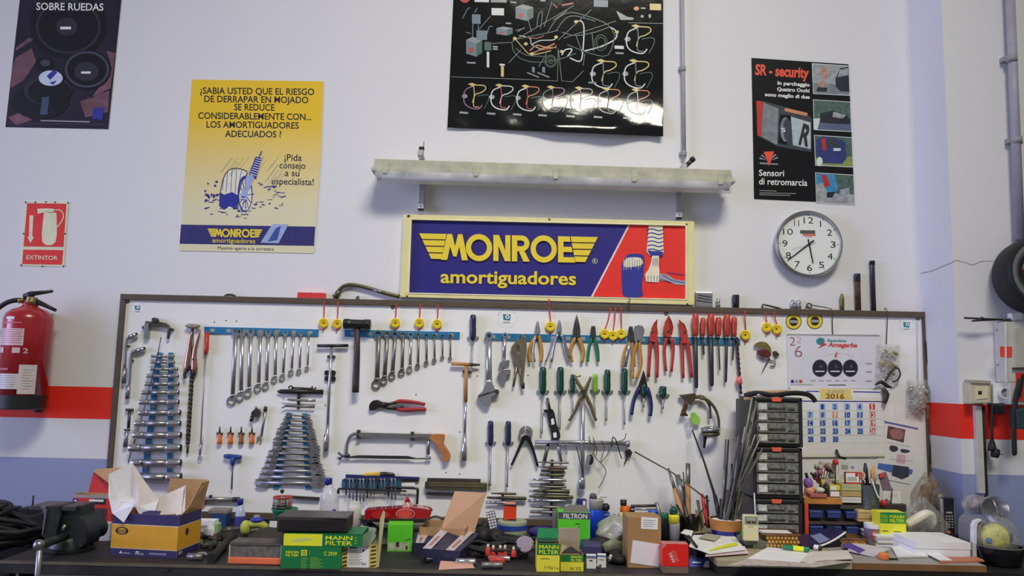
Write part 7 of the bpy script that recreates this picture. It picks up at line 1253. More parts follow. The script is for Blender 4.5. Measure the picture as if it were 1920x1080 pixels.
def inrod(name,label,cat,p0,p1,ws,mat,d0=.22,d1=.14,grp=None,h=None,flat=1.0):
 t=T(name,label,cat,grp);a=P(*p0,d0);b_=P(*p1,d1);k=px2((d0+d1)/2);n=len(ws)
 if h is None:t.mesh(mat).tube([a.lerp(b_,i/(n-1))for i in range(n)],[w_/2*k for w_ in ws],n=8,flat=flat,nrm=(0,-1,0))
 else:
  s0,hm,hw=h
  t.part('blade',mat).tube([a.lerp(b_,s0*i/(n-1))if False else a.lerp(b_,s0+(1-s0)*i/(n-1))for i in range(n)],[w_/2*k for w_ in ws],n=8,flat=flat,nrm=(0,-1,0));t.part('handle',hm).tube([a.lerp(b_,(s0+.03)*i/3)for i in range(4)],[hw*.35*k,hw*.5*k,hw*.5*k,hw*.38*k],n=10)
 return t
wd=M('handle_beech',(178,130,84),.6,var=.15,scale=20)
inrod('wood_file','file with a pale wooden handle leaning toward the board in the dark can','file',(1286,985),(1253,878),[7,6,4],GST,.22,.10,'files in the dark can',(.6,wd,11))
inrod('wood_rasp','broad grey rasp with a wooden handle, tallest in the dark can','file',(1289,985),(1290,869),[9,9,8.5],GST,.20,.12,'files in the dark can',(.62,wd,12),.5)
inrod('flat_scraper','grey spatula-shaped scraper standing in the dark can','scraper',(1292,985),(1270,890),[5,12,10],M('scraper_grey',(138,138,140),.4,.5),.24,.14,None,(.45,OLDIRON,7),.25)
inrod('thin_rod','thin black rod standing among the files in the dark can','rod',(1288,985),(1281,885),[3,3,2],WIRE,.23,.16)
inrod('screwdriver','red-handled screwdriver sticking up beside the bowl of rods','screwdriver',(1328,990),(1316,926),[6.5,8,8,5],M('red_handle_deep',(188,52,52),.4),.25,.22)
inrod('chisel','dark narrow punch next to the red-handled screwdriver','punch',(1330,990),(1325,929),[4,4,5],INK,.26,.22);inrod('chisel','olive-gripped punch between the dark can and the red screwdriver','punch',(1318,990),(1308,938),[3,5,6],M('grip_olive',(82,84,70),.5),.26,.22);inrod('pen','dark pen leaning over in front of the dark can','pen',(1296,985),(1320,952),[3,3,2],WIRE,.28,.28)
inrod('black_grip_tool','black tool handle leaning at the front of the dark can','tool',(1296,992),(1268,946),[5,5,4],BLACKP,.27,.24);inrod('black_tool','stubby black tool standing in front of the dark can','tool',(1298,995),(1294,966),[8,7,6],BLACKP,.28,.28)
t=T('olive_card','olive card piece standing behind the pens','card');t.mesh(M('card_olive',(134,124,88),.7)).slab([V((P(1302,985,.24).x,-.245,ZB+.001)),V((P(1322,985,.24).x,-.245,ZB+.001)),P(1318,958,.235),P(1304,956,.235)],.003)
t=T('long_welding_rod','long thin rod leaning against the board toward the lug wrench','rod');t.mesh(od).tube([P(1330,940,.27),P(1262,887,.16),P(1190,847,.045)],.0032,n=6)
t=T('whip_aerial','long black tapering aerial standing in the bowl of rods','aerial');t.part('whip',INK).tube([P(1345,945,.28),P(1321,868,.17),P(1298,806,.07)],[.006,.0045,.003],n=8);t.part('grip',BLACKP).tube([P(1350,975,.31),P(1340,928,.27)],[.010,.008],n=8)
t=T('rod_bowl','round bowl, orange above and royal blue below, full of thin steel rods','bowl');d=.352;zbw=ZD;orb=M('bowl_orange',(196,134,72),.5,var=.15,scale=40);blb=M('bowl_blue',(32,36,132),.4)
lath(t.part('bowl',blb),1362,1012,972,d,[(0,21),(.08,23),(.42,28,blb),(.43,28.3,orb),(.96,31,orb),(1,32,orb),(1,29,orb),(.5,24,OLDIRON)],z0=zbw,n=32);lath(t.part('paper_lining',PAPER),1362,980,975,d,[(0,28),(1,28),(.9,22)],n=22)
rr=random.Random(4);rodm=[M('rod_grey',(110,108,106),.5,.4,.3,50),M('rod_dark',(58,55,54),.5,.4,.3,50),M('rod_pale',(146,144,140),.45,.4,.3,50)]
tops=[(1361,824),(1366,824),(1374,822),(1384,818),(1390,830),(1397,800),(1402,812),(1408,790),(1413,770),(1418,752),(1422,775),(1426,820),(1430,840),(1424,800),(1416,815),(1405,835),(1398,850),(1410,745),(1380,850),(1372,870),(1358,880)]
for i,(x,y)in enumerate(tops):
 bx_=1350+rr.random()*26;t=T('welding_rod','thin grey welding rod leaning in the orange and blue bowl','rod','welding rods in the bowl');a=P(bx_,988,d-.02+rr.uniform(-.02,.03));b_=P(x,y,.20+rr.random()*.12 if x<1384 else .40+rr.random()*.05);m_=a.lerp(b_,.5)+V((rr.uniform(-.006,.006),0,0));t.mesh(rodm[i%3]).tube([a,m_,b_],[.005,.0048,.0036],n=6)
for i,(x,y)in enumerate(((1352,935),(1364,918),(1378,930),(1386,915),(1370,945),(1395,925),(1358,950))):
 t=T('short_rod','short dark tool stub packed among the rods in the bowl','tool','short stubs in the bowl');a=P(1352+i*4,990,d-.01);t.mesh(rodm[(i+1)%3]if i!=3 else CHROME).tube([a,P(x,y,d-.04)],[.008,.006],n=8)
t=T('green_packet','bright green packet corner showing between the bowl and the cream meter','packet');q=Bx(1381,985,1396,None,d=.39,th=.03);q.box(t.mesh(M('packet_green2',(62,150,58),.5)))
t=T('radio_meter','cream hand-held meter with a small display and raised aerial','meter');q=Bx(1395,966,1423,1015,th=.03,yaw=-4,z0=ZD+.028);crm=M('meter_cream',(206,200,158),.4);b=t.part('body',crm,.005);q.box(b);F_=q.front;t.part('display_frame',M('meter_grey_green',(128,128,104),.4)).rect(F_,2,2,q.W-2,17,.0012);t.part('display',M('meter_lcd',(150,164,152),.25)).rect(F_,5.5,4,q.W-7,9.5,.002);q2=t.part('button',OLDIRON)
for i in range(2):q2.rect(F_,6+i*9,11.5,13+i*9,14.5,.002)
t.part('speaker_print',M('meter_print',(170,160,120),.5)).rect(F_,8,20,18,21.5,.001);t.part('aerial',PAPER).tube([q.p(.85,.5,1),P(1414,924,q.d-.02)],[.0032,.0018],n=6)
# ================================================================== desk end: organisers, shelf, books, papers
obk=M('organiser_black',(36,34,36),.45);odr=M('drawer_smoky',(112,112,106),.18,var=.5,scale=70,coat=.5);osh=M('drawer_shine',(196,196,192),.2,var=.3,scale=60);lat=M('latch_coral',(226,96,70),.4)
for n_,(yt,yb,ly,rows,lb)in enumerate(((745,838,746,((755,772),(773.5,791),(792.5,811),(813,830)),'top black drawer organiser of the stack beside the calendar'),(839,935,839,((848,865),(867,885),(887,904),(907,925)),'middle black drawer organiser of the stack beside the calendar'),(936,1011,936,((945,961),(963.5,979),(982,996)),'bottom black drawer organiser of the stack, behind the woven basket'))):
 t=T('drawer_organiser',lb,'drawer organiser','stacked drawer organisers');q=Bx(1412,yt,1503,None,d=.385,th=.19,z0=P(1457,yb,.385).z if n_<2 else ZD);b=t.part('case',obk,.004);q.box(b);F_=q.front
 b.prism(F_,[(0,0),(q.W,0),(q.W,7),(0,7)],0,.010);b.prism(F_,[(q.W-7,0),(q.W,0),(q.W,q.H),(q.W-7,q.H)],0,.010);b.prism(F_,[(0,0),(4,0),(4,q.H),(0,q.H)],0,.010)
 t.part('latch',lat,.001).prism(F_,[(32,ly-yt-.5),(52,ly-yt-.5),(50,ly-yt+7),(34,ly-yt+7)],.008,.015);t.part('carry_handle',obk,.002).box(q.p(.5,.4,1.0)-V((0,0,.004)),q.w*.25,.018,.007)
 if n_==0:q.p_top=q
 rr=random.Random(30+n_)
 for(a,z)in rows:
  y0,y1=a-yt,z-yt;dr=t.part('drawer',odr,.001);dr.prism(F_,[(4.5,y0),(q.W-7.5,y0),(q.W-7.5,y1),(4.5,y1)],.0,.009)
  s_=dr.sub('pull',osh);s_.prism(F_,[(8,y0+1.5),(24,y0+1.5),(24,y1-4),(8,y1-4)],.009,.0105);s_=dr.sub('dark_contents',M('contents_dark',(58,54,48),.5,var=.5,scale=90));s_.rect(F_,26,y0+(y1-y0)*.55,58,y1-3,.0095);s_.rect(F_,64,y1-5-rr.random()*3,76,y1-2,.0095)
 if n_==0:QT=q
t=T('leather_strap','black strap coiled over the top organiser, its end drooping by the calendar','strap');t.part('strap',BLACKR).tube([P(*p)for p in cr([(1396,742,.33),(1420,737,.36),(1450,741,.37),(1485,737,.36),(1512,739,.33),(1524,746,.32),(1529,754,.32)],4)],.010,n=8,flat=.5);t.part('buckle',CHROME).tube([P(1415,745,.39),P(1422,740,.39),P(1433,745,.395)],.003,n=6)
t=T('tan_card','folded tan card lying on the top drawer organiser','card');t.mesh(M('card_tan',(172,134,100),.7,var=.2)).slab([P(1394,748,.37),P(1460,744,.375),P(1478,731,.22),P(1400,733,.22)],.004)
t=T('grey_case','dark grey case standing behind the drawer organisers','case');q=Bx(1390,748,1412,None,d=.16,th=.09,z0=ZD);b=t.mesh(M('case_greyblack',(58,58,62),.5),.006);q.box(b)
t=T('drawer_rack','small rack of blue drawers with an orange post and wooden top shelf','rack');d=.34;q=Bx(1507,946,1626,None,d=d,th=.15,z0=ZD);b=t.part('body',M('rack_dark',(36,34,38),.5));b.box(q.p(.5,.55,.5),q.w*.49,q.th*.45,q.h*.49);b.box(q.p(.5,.1,.46),q.w*.49,q.th*.1,.006,mat=M('rack_shelf_brown',(78,66,58),.6))
t.part('post',M('post_orange_red',(216,78,58),.4),.002).box(q.p(.03,.0,.5),.0075,.008,q.h*.5);t.part('top_shelf',M('shelf_orange_wood',(186,122,62),.5,var=.2,scale=14),.002).box(q.p(.305,.5,1.0)+V((0,0,.013)),q.w*.305,q.th*.53,.0125);t.part('back_shelf',M('shelf_grey',(70,62,62),.5)).box(q.p(.79,.5,1.0)-V((0,0,.008)),q.w*.21,q.th*.5,.008)
F_=q.front;db=M('drawer_navy',(44,58,116),.4,var=.15)
for y0 in(957,985):
 for x0,x1 in((1514,1541),(1548,1575),(1583,1607)):dr=t.part('drawer',db,.001);dr.prism(F_,[(x0-1507,y0-946),(x1-1507,y0-946),(x1-1509,y0-933),(x0-1505,y0-933)],-.02,.012);dr.sub('lip',M('drawer_navy_lip',(78,92,150),.4)).prism(F_,[(x0-1505,y0-945),(x1-1509,y0-945),(x1-1509,y0-943),(x0-1505,y0-943)],.012,.015)
RZ=q.z1;zs=q.z1+.0255;RX=lambda x,y,dd=.30:P(x,y,dd)
def blob(name,label,cat,mat,parts,grp=None):
 t=T(name,label,cat,grp);b=t.mesh(mat)
 for c_,r in parts:b.ball(c_,*r)if isinstance(r,tuple)else b.ball(c_,r)
 return t
k=px2(.3)
def onshelf(x,r):return V((P(x,930,.30).x,-.30,zs+r))
t=T('toy_figure','small purple and pink toy figure at the end of the wooden shelf','toy');b=t.part('body',M('toy_purple',(136,92,166),.5,var=.25,scale=60));b.ball(onshelf(1516,.05),.019,.018,.024);b.tube([onshelf(1515,.066),onshelf(1512,.09)],.006,INK,n=6);t.part('base',M('toy_peach',(214,148,128),.5,var=.25,scale=60)).ball(onshelf(1519,.02),.024,.02,.02);t.part('dark_arm',INK).tube([onshelf(1521,.09),onshelf(1530,.075)],.005,n=6)
t=T('dried_flowers','faded dried flower bunch at the back of the wooden shelf','flowers');b=t.mesh(M('flower_greywhite',(176,168,158),.8,var=.3,scale=50));rr=random.Random(6)
for i in range(16):p=V((P(1530+rr.random()*38,930,.24).x,-.26+rr.uniform(-.02,.03),zs+.02+rr.random()*.11));b.ball(p,.010+rr.random()*.010,None,None,[None,M('flower_rose',(156,96,108),.8),M('flower_mauve',(150,132,150),.8)][i%3 if i%4 else 0],8)
for i in range(6):b.tube([onshelf(1545,0)+V((0,.03,0)),V((P(1532+i*6,930,.24).x,-.26,zs+.10))],.002,OLDIRON,n=5)
t=T('pink_tray','low dull pink tray lying on the wooden shelf','tray');t.mesh(M('tray_pink',(168,96,96),.5),.002).box(onshelf(1526,.008)+V((0,-.03,0)),.034,.02,.007);t=T('white_pebble','pale green-white lump resting on the pink tray','soap');t.mesh(M('soap_pale',(206,210,194),.6)).ball(onshelf(1532,.028)+V((0,-.03,0)),.020,.014,.011)
t=T('red_bulb','small red lamp bulb poking up above the dried flowers','bulb');t.part('bulb',RED).ball(onshelf(1568,.135),.012);t.part('stem',OLDIRON).tube([onshelf(1566,.0),onshelf(1568,.125)],.003,n=6)
for x0,x1,y0,z0_,lb,c1 in((1557,1574,921,zs,'small white box, lower of the little pair on the shelf edge',PAPER),(1556,1575,910,None,'small yellow and white box, upper of the little pair on the shelf edge',YEL)):
 t=T('small_box',lb,'box','little boxes on the shelf edge');q=Bx(x0,y0,x1,None,d=.325,th=.04,z0=z0_ or zb2+.0005);zb2=q.z1;b=t.mesh(c1);q.box(b);b.rect(q.front,1,1,q.W*.65,q.H-1,.0006,PAPER);b.rect(q.front,0,q.H-1.5,q.W,q.H,.0008,INK)
t=T('dark_bottle','little navy bottle between the flowers and the small boxes','bottle');o=onshelf(1550,0);t.mesh(M('bottle_midnight',(44,52,66),.4)).lathe(o,o+V((0,0,.05)),[(0,.014),(.7,.014),(.85,.008),(1,.008)],n=12);t=T('yellow_cube','pale yellow block behind the little boxes on the shelf','block');t.mesh(M('block_straw',(206,192,112),.6),.002).box(onshelf(1553,.031)+V((.0,.045,0)),.014,.012,.031)
zk=q0z=None;zb_=P(1597,944,.33).z
t=T('book_plinth','dark box that carries the book pile next to the wooden shelf','box');q=Bx(1581,944,1616,None,d=.35,th=.001,z0=ZD);THINGS.remove(t)
zz=q.z1
for y0,c_,lb in((932,M('book_white',(204,200,196),.7),'white book at the bottom of the pile beside the mesh pen cup'),(921,M('book_mustard',(176,150,92),.7),'mustard book in the middle of the pile beside the mesh pen cup'),(908,M('book_sage',(172,170,120),.7),'sage-cream book on top of the pile beside the mesh pen cup')):
 t=T('book',lb,'book','books beside the pen cup');q=Bx(1579,y0,1615,None,d=.345,th=.12,z0=zz+.0005);zz=q.z1;b=t.mesh(c_,.001);q.box(b);b.rect(q.front,0,q.H-.8,q.W,q.H,.0006,OLDIRON);b.rect(q.front,1,q.H*.4,q.W-1,q.H*.46,.0004,GREY)
t=T('framed_card','white card with a red and dark border leaning on the book pile','card');q=Bx(1583,885,1612,None,d=.34,th=.003,z0=zz+.001);b=t.mesh(RED);q.box(b);b.rect(q.front,2.5,2,q.W-2,q.H-3,.0006,PAPER);b.rect(q.front,0,0,2.4,q.H,.0007,INK);b.rect(q.front,5,9,q.W-6,q.H-5,.001,M('card_sage',(166,174,150),.5));b.rect(q.front,q.W-9,2,q.W-3,8,.001,RED)
t=T('price_leaflet','pale leaflet with grey pictures standing behind the red-bordered card','leaflet');q=Bx(1572,864,1611,None,d=.27,th=.003,z0=RZ+.001);b=t.mesh(M('leaflet_pale',(206,204,208),.6));q.box(b);b.rect(q.front,5,8,17,16,.0006,GREY);b.rect(q.front,19,4,34,22,.0006,M('leaflet_lilac',(214,212,230),.6));b.flat(q.front,circ(26,12,4,3,12),.001,M('grey_lilac',(150,146,172),.5));b.rect(q.front,2,26,14,q.H,.0005,M('leaflet_cream',(198,186,160),.6))
t=T('black_bracket','small black angle bracket lying on the calendar foot rail','bracket');t.mesh(BLACKP).tube([P(1568,843,.04),P(1574,857,.045),P(1586,860,.05)],.006,n=6,flat=.5)
t=T('badge','round red and cream badge on a stick in the mesh pen cup','badge');Wb=Wall(.33);b=t.mesh(M('badge_cream',(196,180,156),.5));b.prism(Wb,circ(1615,892,8,9,18),0,.004);b.flat(Wb,circ(1614,892,5.5,6,14),.0046,RED);b.tube([P(1620,960,.33),P(1616,898,.335)],.002,OLDIRON,n=5);b.ring(Wb,1614,892,3.5,2.2,.0046,.005,M('badge_cream',(0,0,0)),12)
zz=P(1630,978,.36).z
for y0,lb,c_ in((967.5,'tan book lying lowest under the mesh pen cup',M('book_tan',(196,158,104),.7,var=.15)),(957,'pale tan book directly under the mesh pen cup',M('book_straw',(200,172,118),.7,var=.15))):
 t=T('book',lb,'book','tan books under the pen cup');q=Bx(1610,y0,1652,None,d=.37,th=.10,z0=zz+.0005);zz=q.z1;b=t.mesh(c_,.0015);q.box(b);b.rect(q.front,1,q.H*.45,q.W-1,q.H*.55,.0005,OLDIRON)
t=T('book_stand','dark box supporting the tan books and the pen cup','box');q=Bx(1616,978,1650,None,d=.35,th=.07,z0=ZD);q.box(t.mesh(M('stand_dark',(44,44,54),.5)))
t=T('pen_cup','grey steel mesh pen cup packed with pens and a brush','cup');d=.33;o,e=lath(t.mesh(M('cup_mesh_grey',(106,112,110),.45,.5,.4,180)),1631,956,908,d,[(0,15),(.03,16),(.96,17.5),(1,18),(1,16.5),(.2,14.5,OLDIRON)],z0=zz+.0005,n=28)
for p1,w_,mm,lb,nm in(((1637,873),7,M('brush_ochre',(206,150,74),.5),'ochre-tipped brush standing tallest in the mesh pen cup','brush'),((1622,868),8,M('pen_navy',(48,48,66),.4),'thick dark navy pen leaning back in the mesh pen cup','pen'),((1627,893),4,BLACKP,'black pen near the middle of the mesh pen cup','pen'),((1643,890),3,STEEL,'steel pen at the edge of the mesh pen cup','pen'),((1617,896),4,OLDIRON,'brown pencil in front of the badge in the mesh pen cup','pencil')):
 t=T(nm,lb,nm,'pens in the mesh cup');a=V((o.x+(p1[0]-1631)*.0006,o.y,o.z+.01));b_=P(*p1,.31);kk=px2(.31)*w_/2;t.mesh(mm).tube([a,a.lerp(b_,.6),a.lerp(b_,.62),a.lerp(b_,.85),b_],[kk*.5,kk*.5,kk,kk*1.1,kk*.5],n=8)
t=T('wire_loop','bent white wire hooked over the rim of the mesh pen cup','wire');t.mesh(PAPER).tube([P(*p,.375)for p in cr([(1634,898),(1639,912),(1645,928),(1649,934)],4)],.0028,n=6)
t=T('red_booklet','small red and grey booklet leaning at the edge of the printed leaflet','booklet');b=t.mesh(M('booklet_mauve',(110,92,104),.5));b.slab([P(1664,944,.30),P(1681,942,.28),P(1661,884,.22),P(1647,889,.24)],.004);b.flat(Face(P(1647,889,.243),(P(1661,884,.223)-P(1647,889,.243)).normalized(),(P(1647,889,.243)-P(1656,916,.303)).normalized(),px2(.24)),[(1,1),(14,1),(14,11),(1,11)],.001,RED)
t=T('white_card','white lettered card standing in front of the leaflet beside the pen cup','card');b=t.mesh(PAPER);q=Bx(1656,921,1688,None,d=.29,th=.003,yaw=-4,z0=ZD+.07);q.box(b);[b.rect(q.front,5+i*4,4,6+i*4,11,.0006,M('card_pinkgrey',(190,170,180),.6))for i in range(6)]
t=T('card_holder','dark holder block with a red knob that the white card stands in','holder');q=Bx(1652,945,1700,None,d=.31,th=.07,z0=ZD);q.box(t.part('block',M('holder_dark',(60,54,54),.5),.003));t.part('red_knob',RED).ball(q.p(.08,-.02,1.02),.014);t.part('spike',OLDIRON).tube([q.p(.45,.2,1),q.p(.5,.1,1.45)],.002,n=5)
t=T('printed_mug','white mug printed in blue and red beside the blue drawers','mug');d=.42;o,e=lath(t.part('cup',M('mug_printed',(150,128,150),.3,var=.6,scale=22)),1637,1021,981,d,[(0,12),(.05,13.5),(.78,14.5),(.8,14.7,PAPER),(1,15,PAPER),(1,13.5,PAPER),(.3,11.5,PAPER)],z0=ZD,n=26);t.part('orange_print',M('print_coral',(206,96,70),.4)).prism(Wall(d+.03),circ(1640,1005,5,9,12),-.004,.002)
t=T('filter_carton','yellow filter carton with a green band standing on the paper pile','carton');q=Bx(1650,961,1698,1002,th=.07,yaw=0,d=.46,z0=P(1674,1003,.46).z);zp=q.z0;b=t.mesh(M('carton_lemon2',(226,226,52),.45));q.box(b);F_=q.front;b.rect(F_,0,0,q.W,20,.0006,M('green_mid',(52,140,48),.45));b.rect(F_,0,0,q.W,2,.0009,GREENB);b.rect(F_,15,2,16,20,.001,GREENB);mann(b,F_,18,4.5,27,13);mann(b,F_,2,4.5,12,13,M('lime_dull',(140,190,60),.5));b.rect(F_,3,33,14,35,.0008,M('type_olive',(0,0,0)));b.rect(F_,25,34,38,37,.0008,M('type_olive',(0,0,0)))
def pile(label,x0,x1,y0,d,th,z0,sheets,name='paper_pile',yaw=0,cat='papers',mat=None):
 t=T(name,label,cat);q=Bx(x0,y0,x1,None,d=d,th=th,z0=z0,yaw=yaw);rr=random.Random(int(x0));b=t.mesh(mat or PAPER);n=sheets
 for i in range(n):b.box(q.p(.5,.5,(i+.5)/n)+q.X*rr.uniform(-.004,.004)+q.B*rr.uniform(-.003,.003),q.w*.5*rr.uniform(.95,1.0),th*.5,q.h*.47/n,q.X,q.B,[mat or PAPER,M('paper_grey',(178,174,172),.7),M('paper_cream',(208,200,180),.7)][i%3 if n>2 else 0])
 return q
rr=random.Random(17);q=Bx(1642,1003,1713,None,d=.47,th=.16,z0=ZD)
for i in range(7):
 t=T('magazine','thin magazine in the pile under the green-banded filter carton','magazine','magazines under the filter carton');t.mesh([PAPER,M('paper_grey',(178,174,172),.7),M('paper_cream',(208,200,180),.7)][i%3]).box(q.p(.5,.5,(i+.5)/7)+V((rr.uniform(-.005,.005),rr.uniform(-.004,.004),0)),q.w*.5*rr.uniform(.94,1),.08,q.h*.067)
q=pile('big white ream of paper at the end of the wood-edged board',1716,1820,1016,.63,.19,ZD,2,'paper_ream',0,'paper')
t=T('brown_booklet','flat red-brown booklet lying in front of the white ream','booklet');t.mesh(M('booklet_brick',(184,112,86),.6,var=.1)).slab([BZ(1762,1057,ZD)+V((0,0,.006)),BZ(1846,1054,ZD)+V((0,0,.006)),BZ(1832,1047,ZD)+V((0,0,.006)),BZ(1770,1047,ZD)+V((0,0,.006))],.005,None,PAPER)
t=T('loose_sheet','white sheet sticking out under the front corner of the ream','paper');t.mesh(PAPER).slab([BZ(1762,1055,ZD)+V((0,0,.0085)),BZ(1786,1055,ZD)+V((0,0,.0085)),BZ(1756,1040,ZD)+V((0,0,.011)),BZ(1736,1042,ZD)+V((0,0,.009))],.002)
t=T('note_pad','white note pad lying between the tape and the ream','note pad');t.mesh(PAPER).slab([BZ(1682,1047,ZD)+V((0,0,.008)),BZ(1740,1046,ZD)+V((0,0,.008)),BZ(1716,1030,ZD)+V((0,0,.012)),BZ(1672,1030,ZD)+V((0,0,.012))],.006)
for c4,z_,mm,lb in(([(1402,1050),(1520,1058),(1590,1046),(1440,1030)],.005,PAPER,'wide white newspaper sheet spread under the green marker'),([(1365,1060),(1530,1064),(1598,1056),(1420,1046)],.002,M('newsprint',(178,166,160),.8,var=.25,scale=40),'rosy newspaper sheet lying lowest at the cream board edge'),([(1500,1058),(1600,1052),(1590,1038),(1520,1040)],.008,M('paper_warm',(204,198,190),.7),'curled pale sheet overlapping the newspaper near the board joint')):
 t=T('newspaper_sheet',lb,'newspaper','newspaper sheets on the cream board');t.mesh(mm).slab([BZ(x,y,ZD)+V((0,.002,z_+.003*(i>1)))for i,(x,y)in enumerate(c4)],.002)
t=T('magazine','open magazine with a purple stripe lying before the second basket','magazine');b=t.mesh(M('paper_greywhite',(196,192,196),.6));b.slab([BZ(1590,1037,ZD)+V((0,0,.012)),BZ(1640,1046,ZD)+V((0,0,.008)),BZ(1668,1034,ZD)+V((0,0,.01)),BZ(1600,1024,ZD)+V((0,0,.014))],.006);b.slab([BZ(1578,1030,ZD)+V((0,0,.0135)),BZ(1612,1042,ZD)+V((0,0,.0125)),BZ(1622,1038,ZD)+V((0,0,.0135)),BZ(1590,1024,ZD)+V((0,0,.0155))],.003,M('mag_purple',(84,66,150),.5))
t=T('navy_brochure','dark navy brochure with its white page edges curling up beside the basket','brochure');nvb=M('brochure_navy',(42,38,76),.35)
def bro(i,j):x=1508+i*78-j*2;p=BZ(x,1030-6*i,ZD);return V((p.x,p.y+.12*j,ZD+.004+.05*(i**2.2)+.03*j*(1-i)))
b=t.part('cover',nvb);b.grid(bro,14,6);t.part('page_edge',PAPER).tube([bro(i/14,0)+V((0,-.002,-.002))for i in range(15)],.004,n=6);t.part('pale_print',M('print_steel',(128,136,176),.4)).grid(lambda i,j:bro(.40+.25*i,.1+.7*j)+V((0,-.001,.0015)),5,4);t.part('cloth_back',M('brochure_dark',(26,24,30),.6)).slab([bro(.55,0)-V((0,0,.01)),bro(1,0)-V((0,0,.004)),V((bro(1,0).x,bro(1,0).y,ZD+.003)),V((bro(.55,0).x,bro(.55,0).y,ZD+.003))],.004)
bkt=M('basket_straw',(184,140,66),.7,var=.3,scale=60)
def basket(label,x0,x1,y0,y1,d):
 t=T('woven_basket',label,'basket');q=Bx(x0,y0,x1,None,d=d,th=.09,z0=ZD);b=t.part('weave',bkt);nx=9
 b.box(q.c,q.w*.45,q.th*.44,q.h*.46,mat=M('basket_shadow',(110,74,38),.8))
 for r_ in range(3):
  for i in range(nx):b.ball(q.p((i+.5+.5*(r_%2))/(nx+.5),.02,.2+.28*r_),q.w*.5/nx,.006,q.h*.15,n=8)
 t.part('rim',M('basket_rim',(104,68,40),.7,var=.3)).tube([q.p(0,0,1),q.p(1,0,1),q.p(1,1,1),q.p(0,1,1)],.006,n=6,closed=True);return q
q=basket('woven straw basket standing in front of the bottom drawer organiser',1436,1500,1003,1028,.56)
t=T('basket_papers','white sheets lying in the basket before the drawer organisers','paper');t.mesh(PAPER).box(q.p(.4,.5,1.0),q.w*.42,.03,.004)
basket('smaller woven straw basket half hidden behind the curled brochure',1575,1624,1012,1024,.49)
def pen(label,a,b_,r,m1,m2,z_=.010,nm='marker_pen'):
 t=T(nm,label,'pen');a=BZ(*a,ZD)+V((0,0,z_+r));b_=BZ(*b_,ZD)+V((0,0,z_+r));t.part('body',m1).tube([a,a.lerp(b_,.05),b_.lerp(a,.05),b_],[r*.6,r,r,r*.6],n=10);t.part('label',m2).tube([a.lerp(b_,.42),a.lerp(b_,.80)],r*1.06,n=10,caps=False)
pen('green marker pen with a yellow label lying on the newspaper',(1467,1035),(1518,1041),.0085,M('marker_green',(28,124,84),.4),YELLIME)
pen('short black marker lying past the end of the green marker',(1518,1035),(1541,1039),.0095,BLACKP,WHITE)
t=T('tape_measure','small orange and black tape cutter lying on the wood-edged board','cutter');p=BZ(1657,1049,ZD);t.part('orange_body',M('tape_orange',(228,124,60),.35)).lathe(p+V((0,0,.001)),p+V((0,0,.022)),[(0,.016),(.2,.018),(.8,.018),(1,.014)],n=20);t.part('black_tongue',BLACKP,.001).prism(Face(p+V((.012,-.006,.008)),V((1,.05,-.08)).normalized(),V((0,.3,1)).normalized(),.0019),[(0,0),(18,0),(20,4),(0,4)],-.012,.002)
t=T('calculator','flat dark grey-green calculator lying under the cream meter','calculator');t.part('body',M('calc_greygreen',(96,100,86),.5),.003).box((P(1416,1020,.49).x,-.50,ZD+.0135),.056,.06,.013);t.part('screen',M('calc_dark',(34,34,36),.3)).rect(Wall(.5605),1396,1021,1412,1027)
t=T('blue_packet','blue and white printed packet hanging over the bench edge','packet');b=t.mesh(M('packet_royal',(70,96,176),.35,var=.5,scale=25));A=[BZ(1292,1061,ZB)+V((0,-.004,.022)),BZ(1352,1060,ZB)+V((0,-.004,.024))];b.slab([A[0]+V((0,-.02,-.05)),A[1]+V((0,-.02,-.05)),A[1],A[0]],.008);b.slab([A[0],A[1],A[1]+V((-.03,.09,-.006)),A[0]+V((.02,.09,-.006))],.008)
Fp=Face(A[0]+V((0,-.0012,0)),V((1,0,0)),V((0,.37,.93)).normalized(),.0019);b.flat(Fp,[(30,2),(40,0),(52,18),(44,24),(34,14),(24,12)],.001,PAPER);b.rect(Fp,5,3,22,6,.001,M('packet_ice',(176,196,226),.4))
t=T('black_box','dark folder box under the heap of white papers','box');zf=ZB+.052;t.mesh(M('folder_dark',(40,38,40),.5,var=.2),.003).slab([BZ(1306,1056,ZB)+V((0,0,.05)),BZ(1398,1052,ZB)+V((0,0,.05)),BZ(1384,1018,ZB)+V((0,0,.05)),BZ(1296,1024,ZB)+V((0,0,.05))],.048)
for c4,z_,mm,lb in(([(1292,1030),(1330,1044),(1398,1036),(1376,1008),(1300,1008)],.010,PAPER,'large white sheet spread over the dark folder box'),([(1322,1046),(1404,1040),(1396,1026),(1330,1032)],.005,M('paper_rose',(206,184,186),.7),'pinkish sheet sticking out below the white ones'),([(1328,1040),(1384,1028),(1378,1024),(1340,1034)],.014,YELLIME,'yellow slip between the white sheets'),([(1276,1008),(1296,1014),(1300,1004),(1284,1001)],.018,PAPER,'small folded white note at the back of the paper heap'),([(1310,1016),(1340,1022),(1352,1012),(1324,1008)],.016,M('note_sage',(160,160,138),.7),'sage square note lying on the white sheets')):
 t=T('paper_sheet',lb,'paper','papers on the dark folder');t.mesh(mm).slab([BZ(x,y-24,zf-.0)*1.0+V((0,-.0,z_))if False else BZ(x,y,zf)+V((0,0,z_))for x,y in c4],.0015)
t=T('bench_pen','dark pen lying across the corner of the white papers','pen');t.mesh(INK).tube([BZ(1291,1016,zf)+V((0,0,.022)),BZ(1307,1034,zf)+V((0,0,.016))],.004,n=8)
f1=film('bag_clear_brown',(150,138,124),.34,26,1.0);f2=film('bag_clear_grey',(176,174,168),.32,22,1.0)
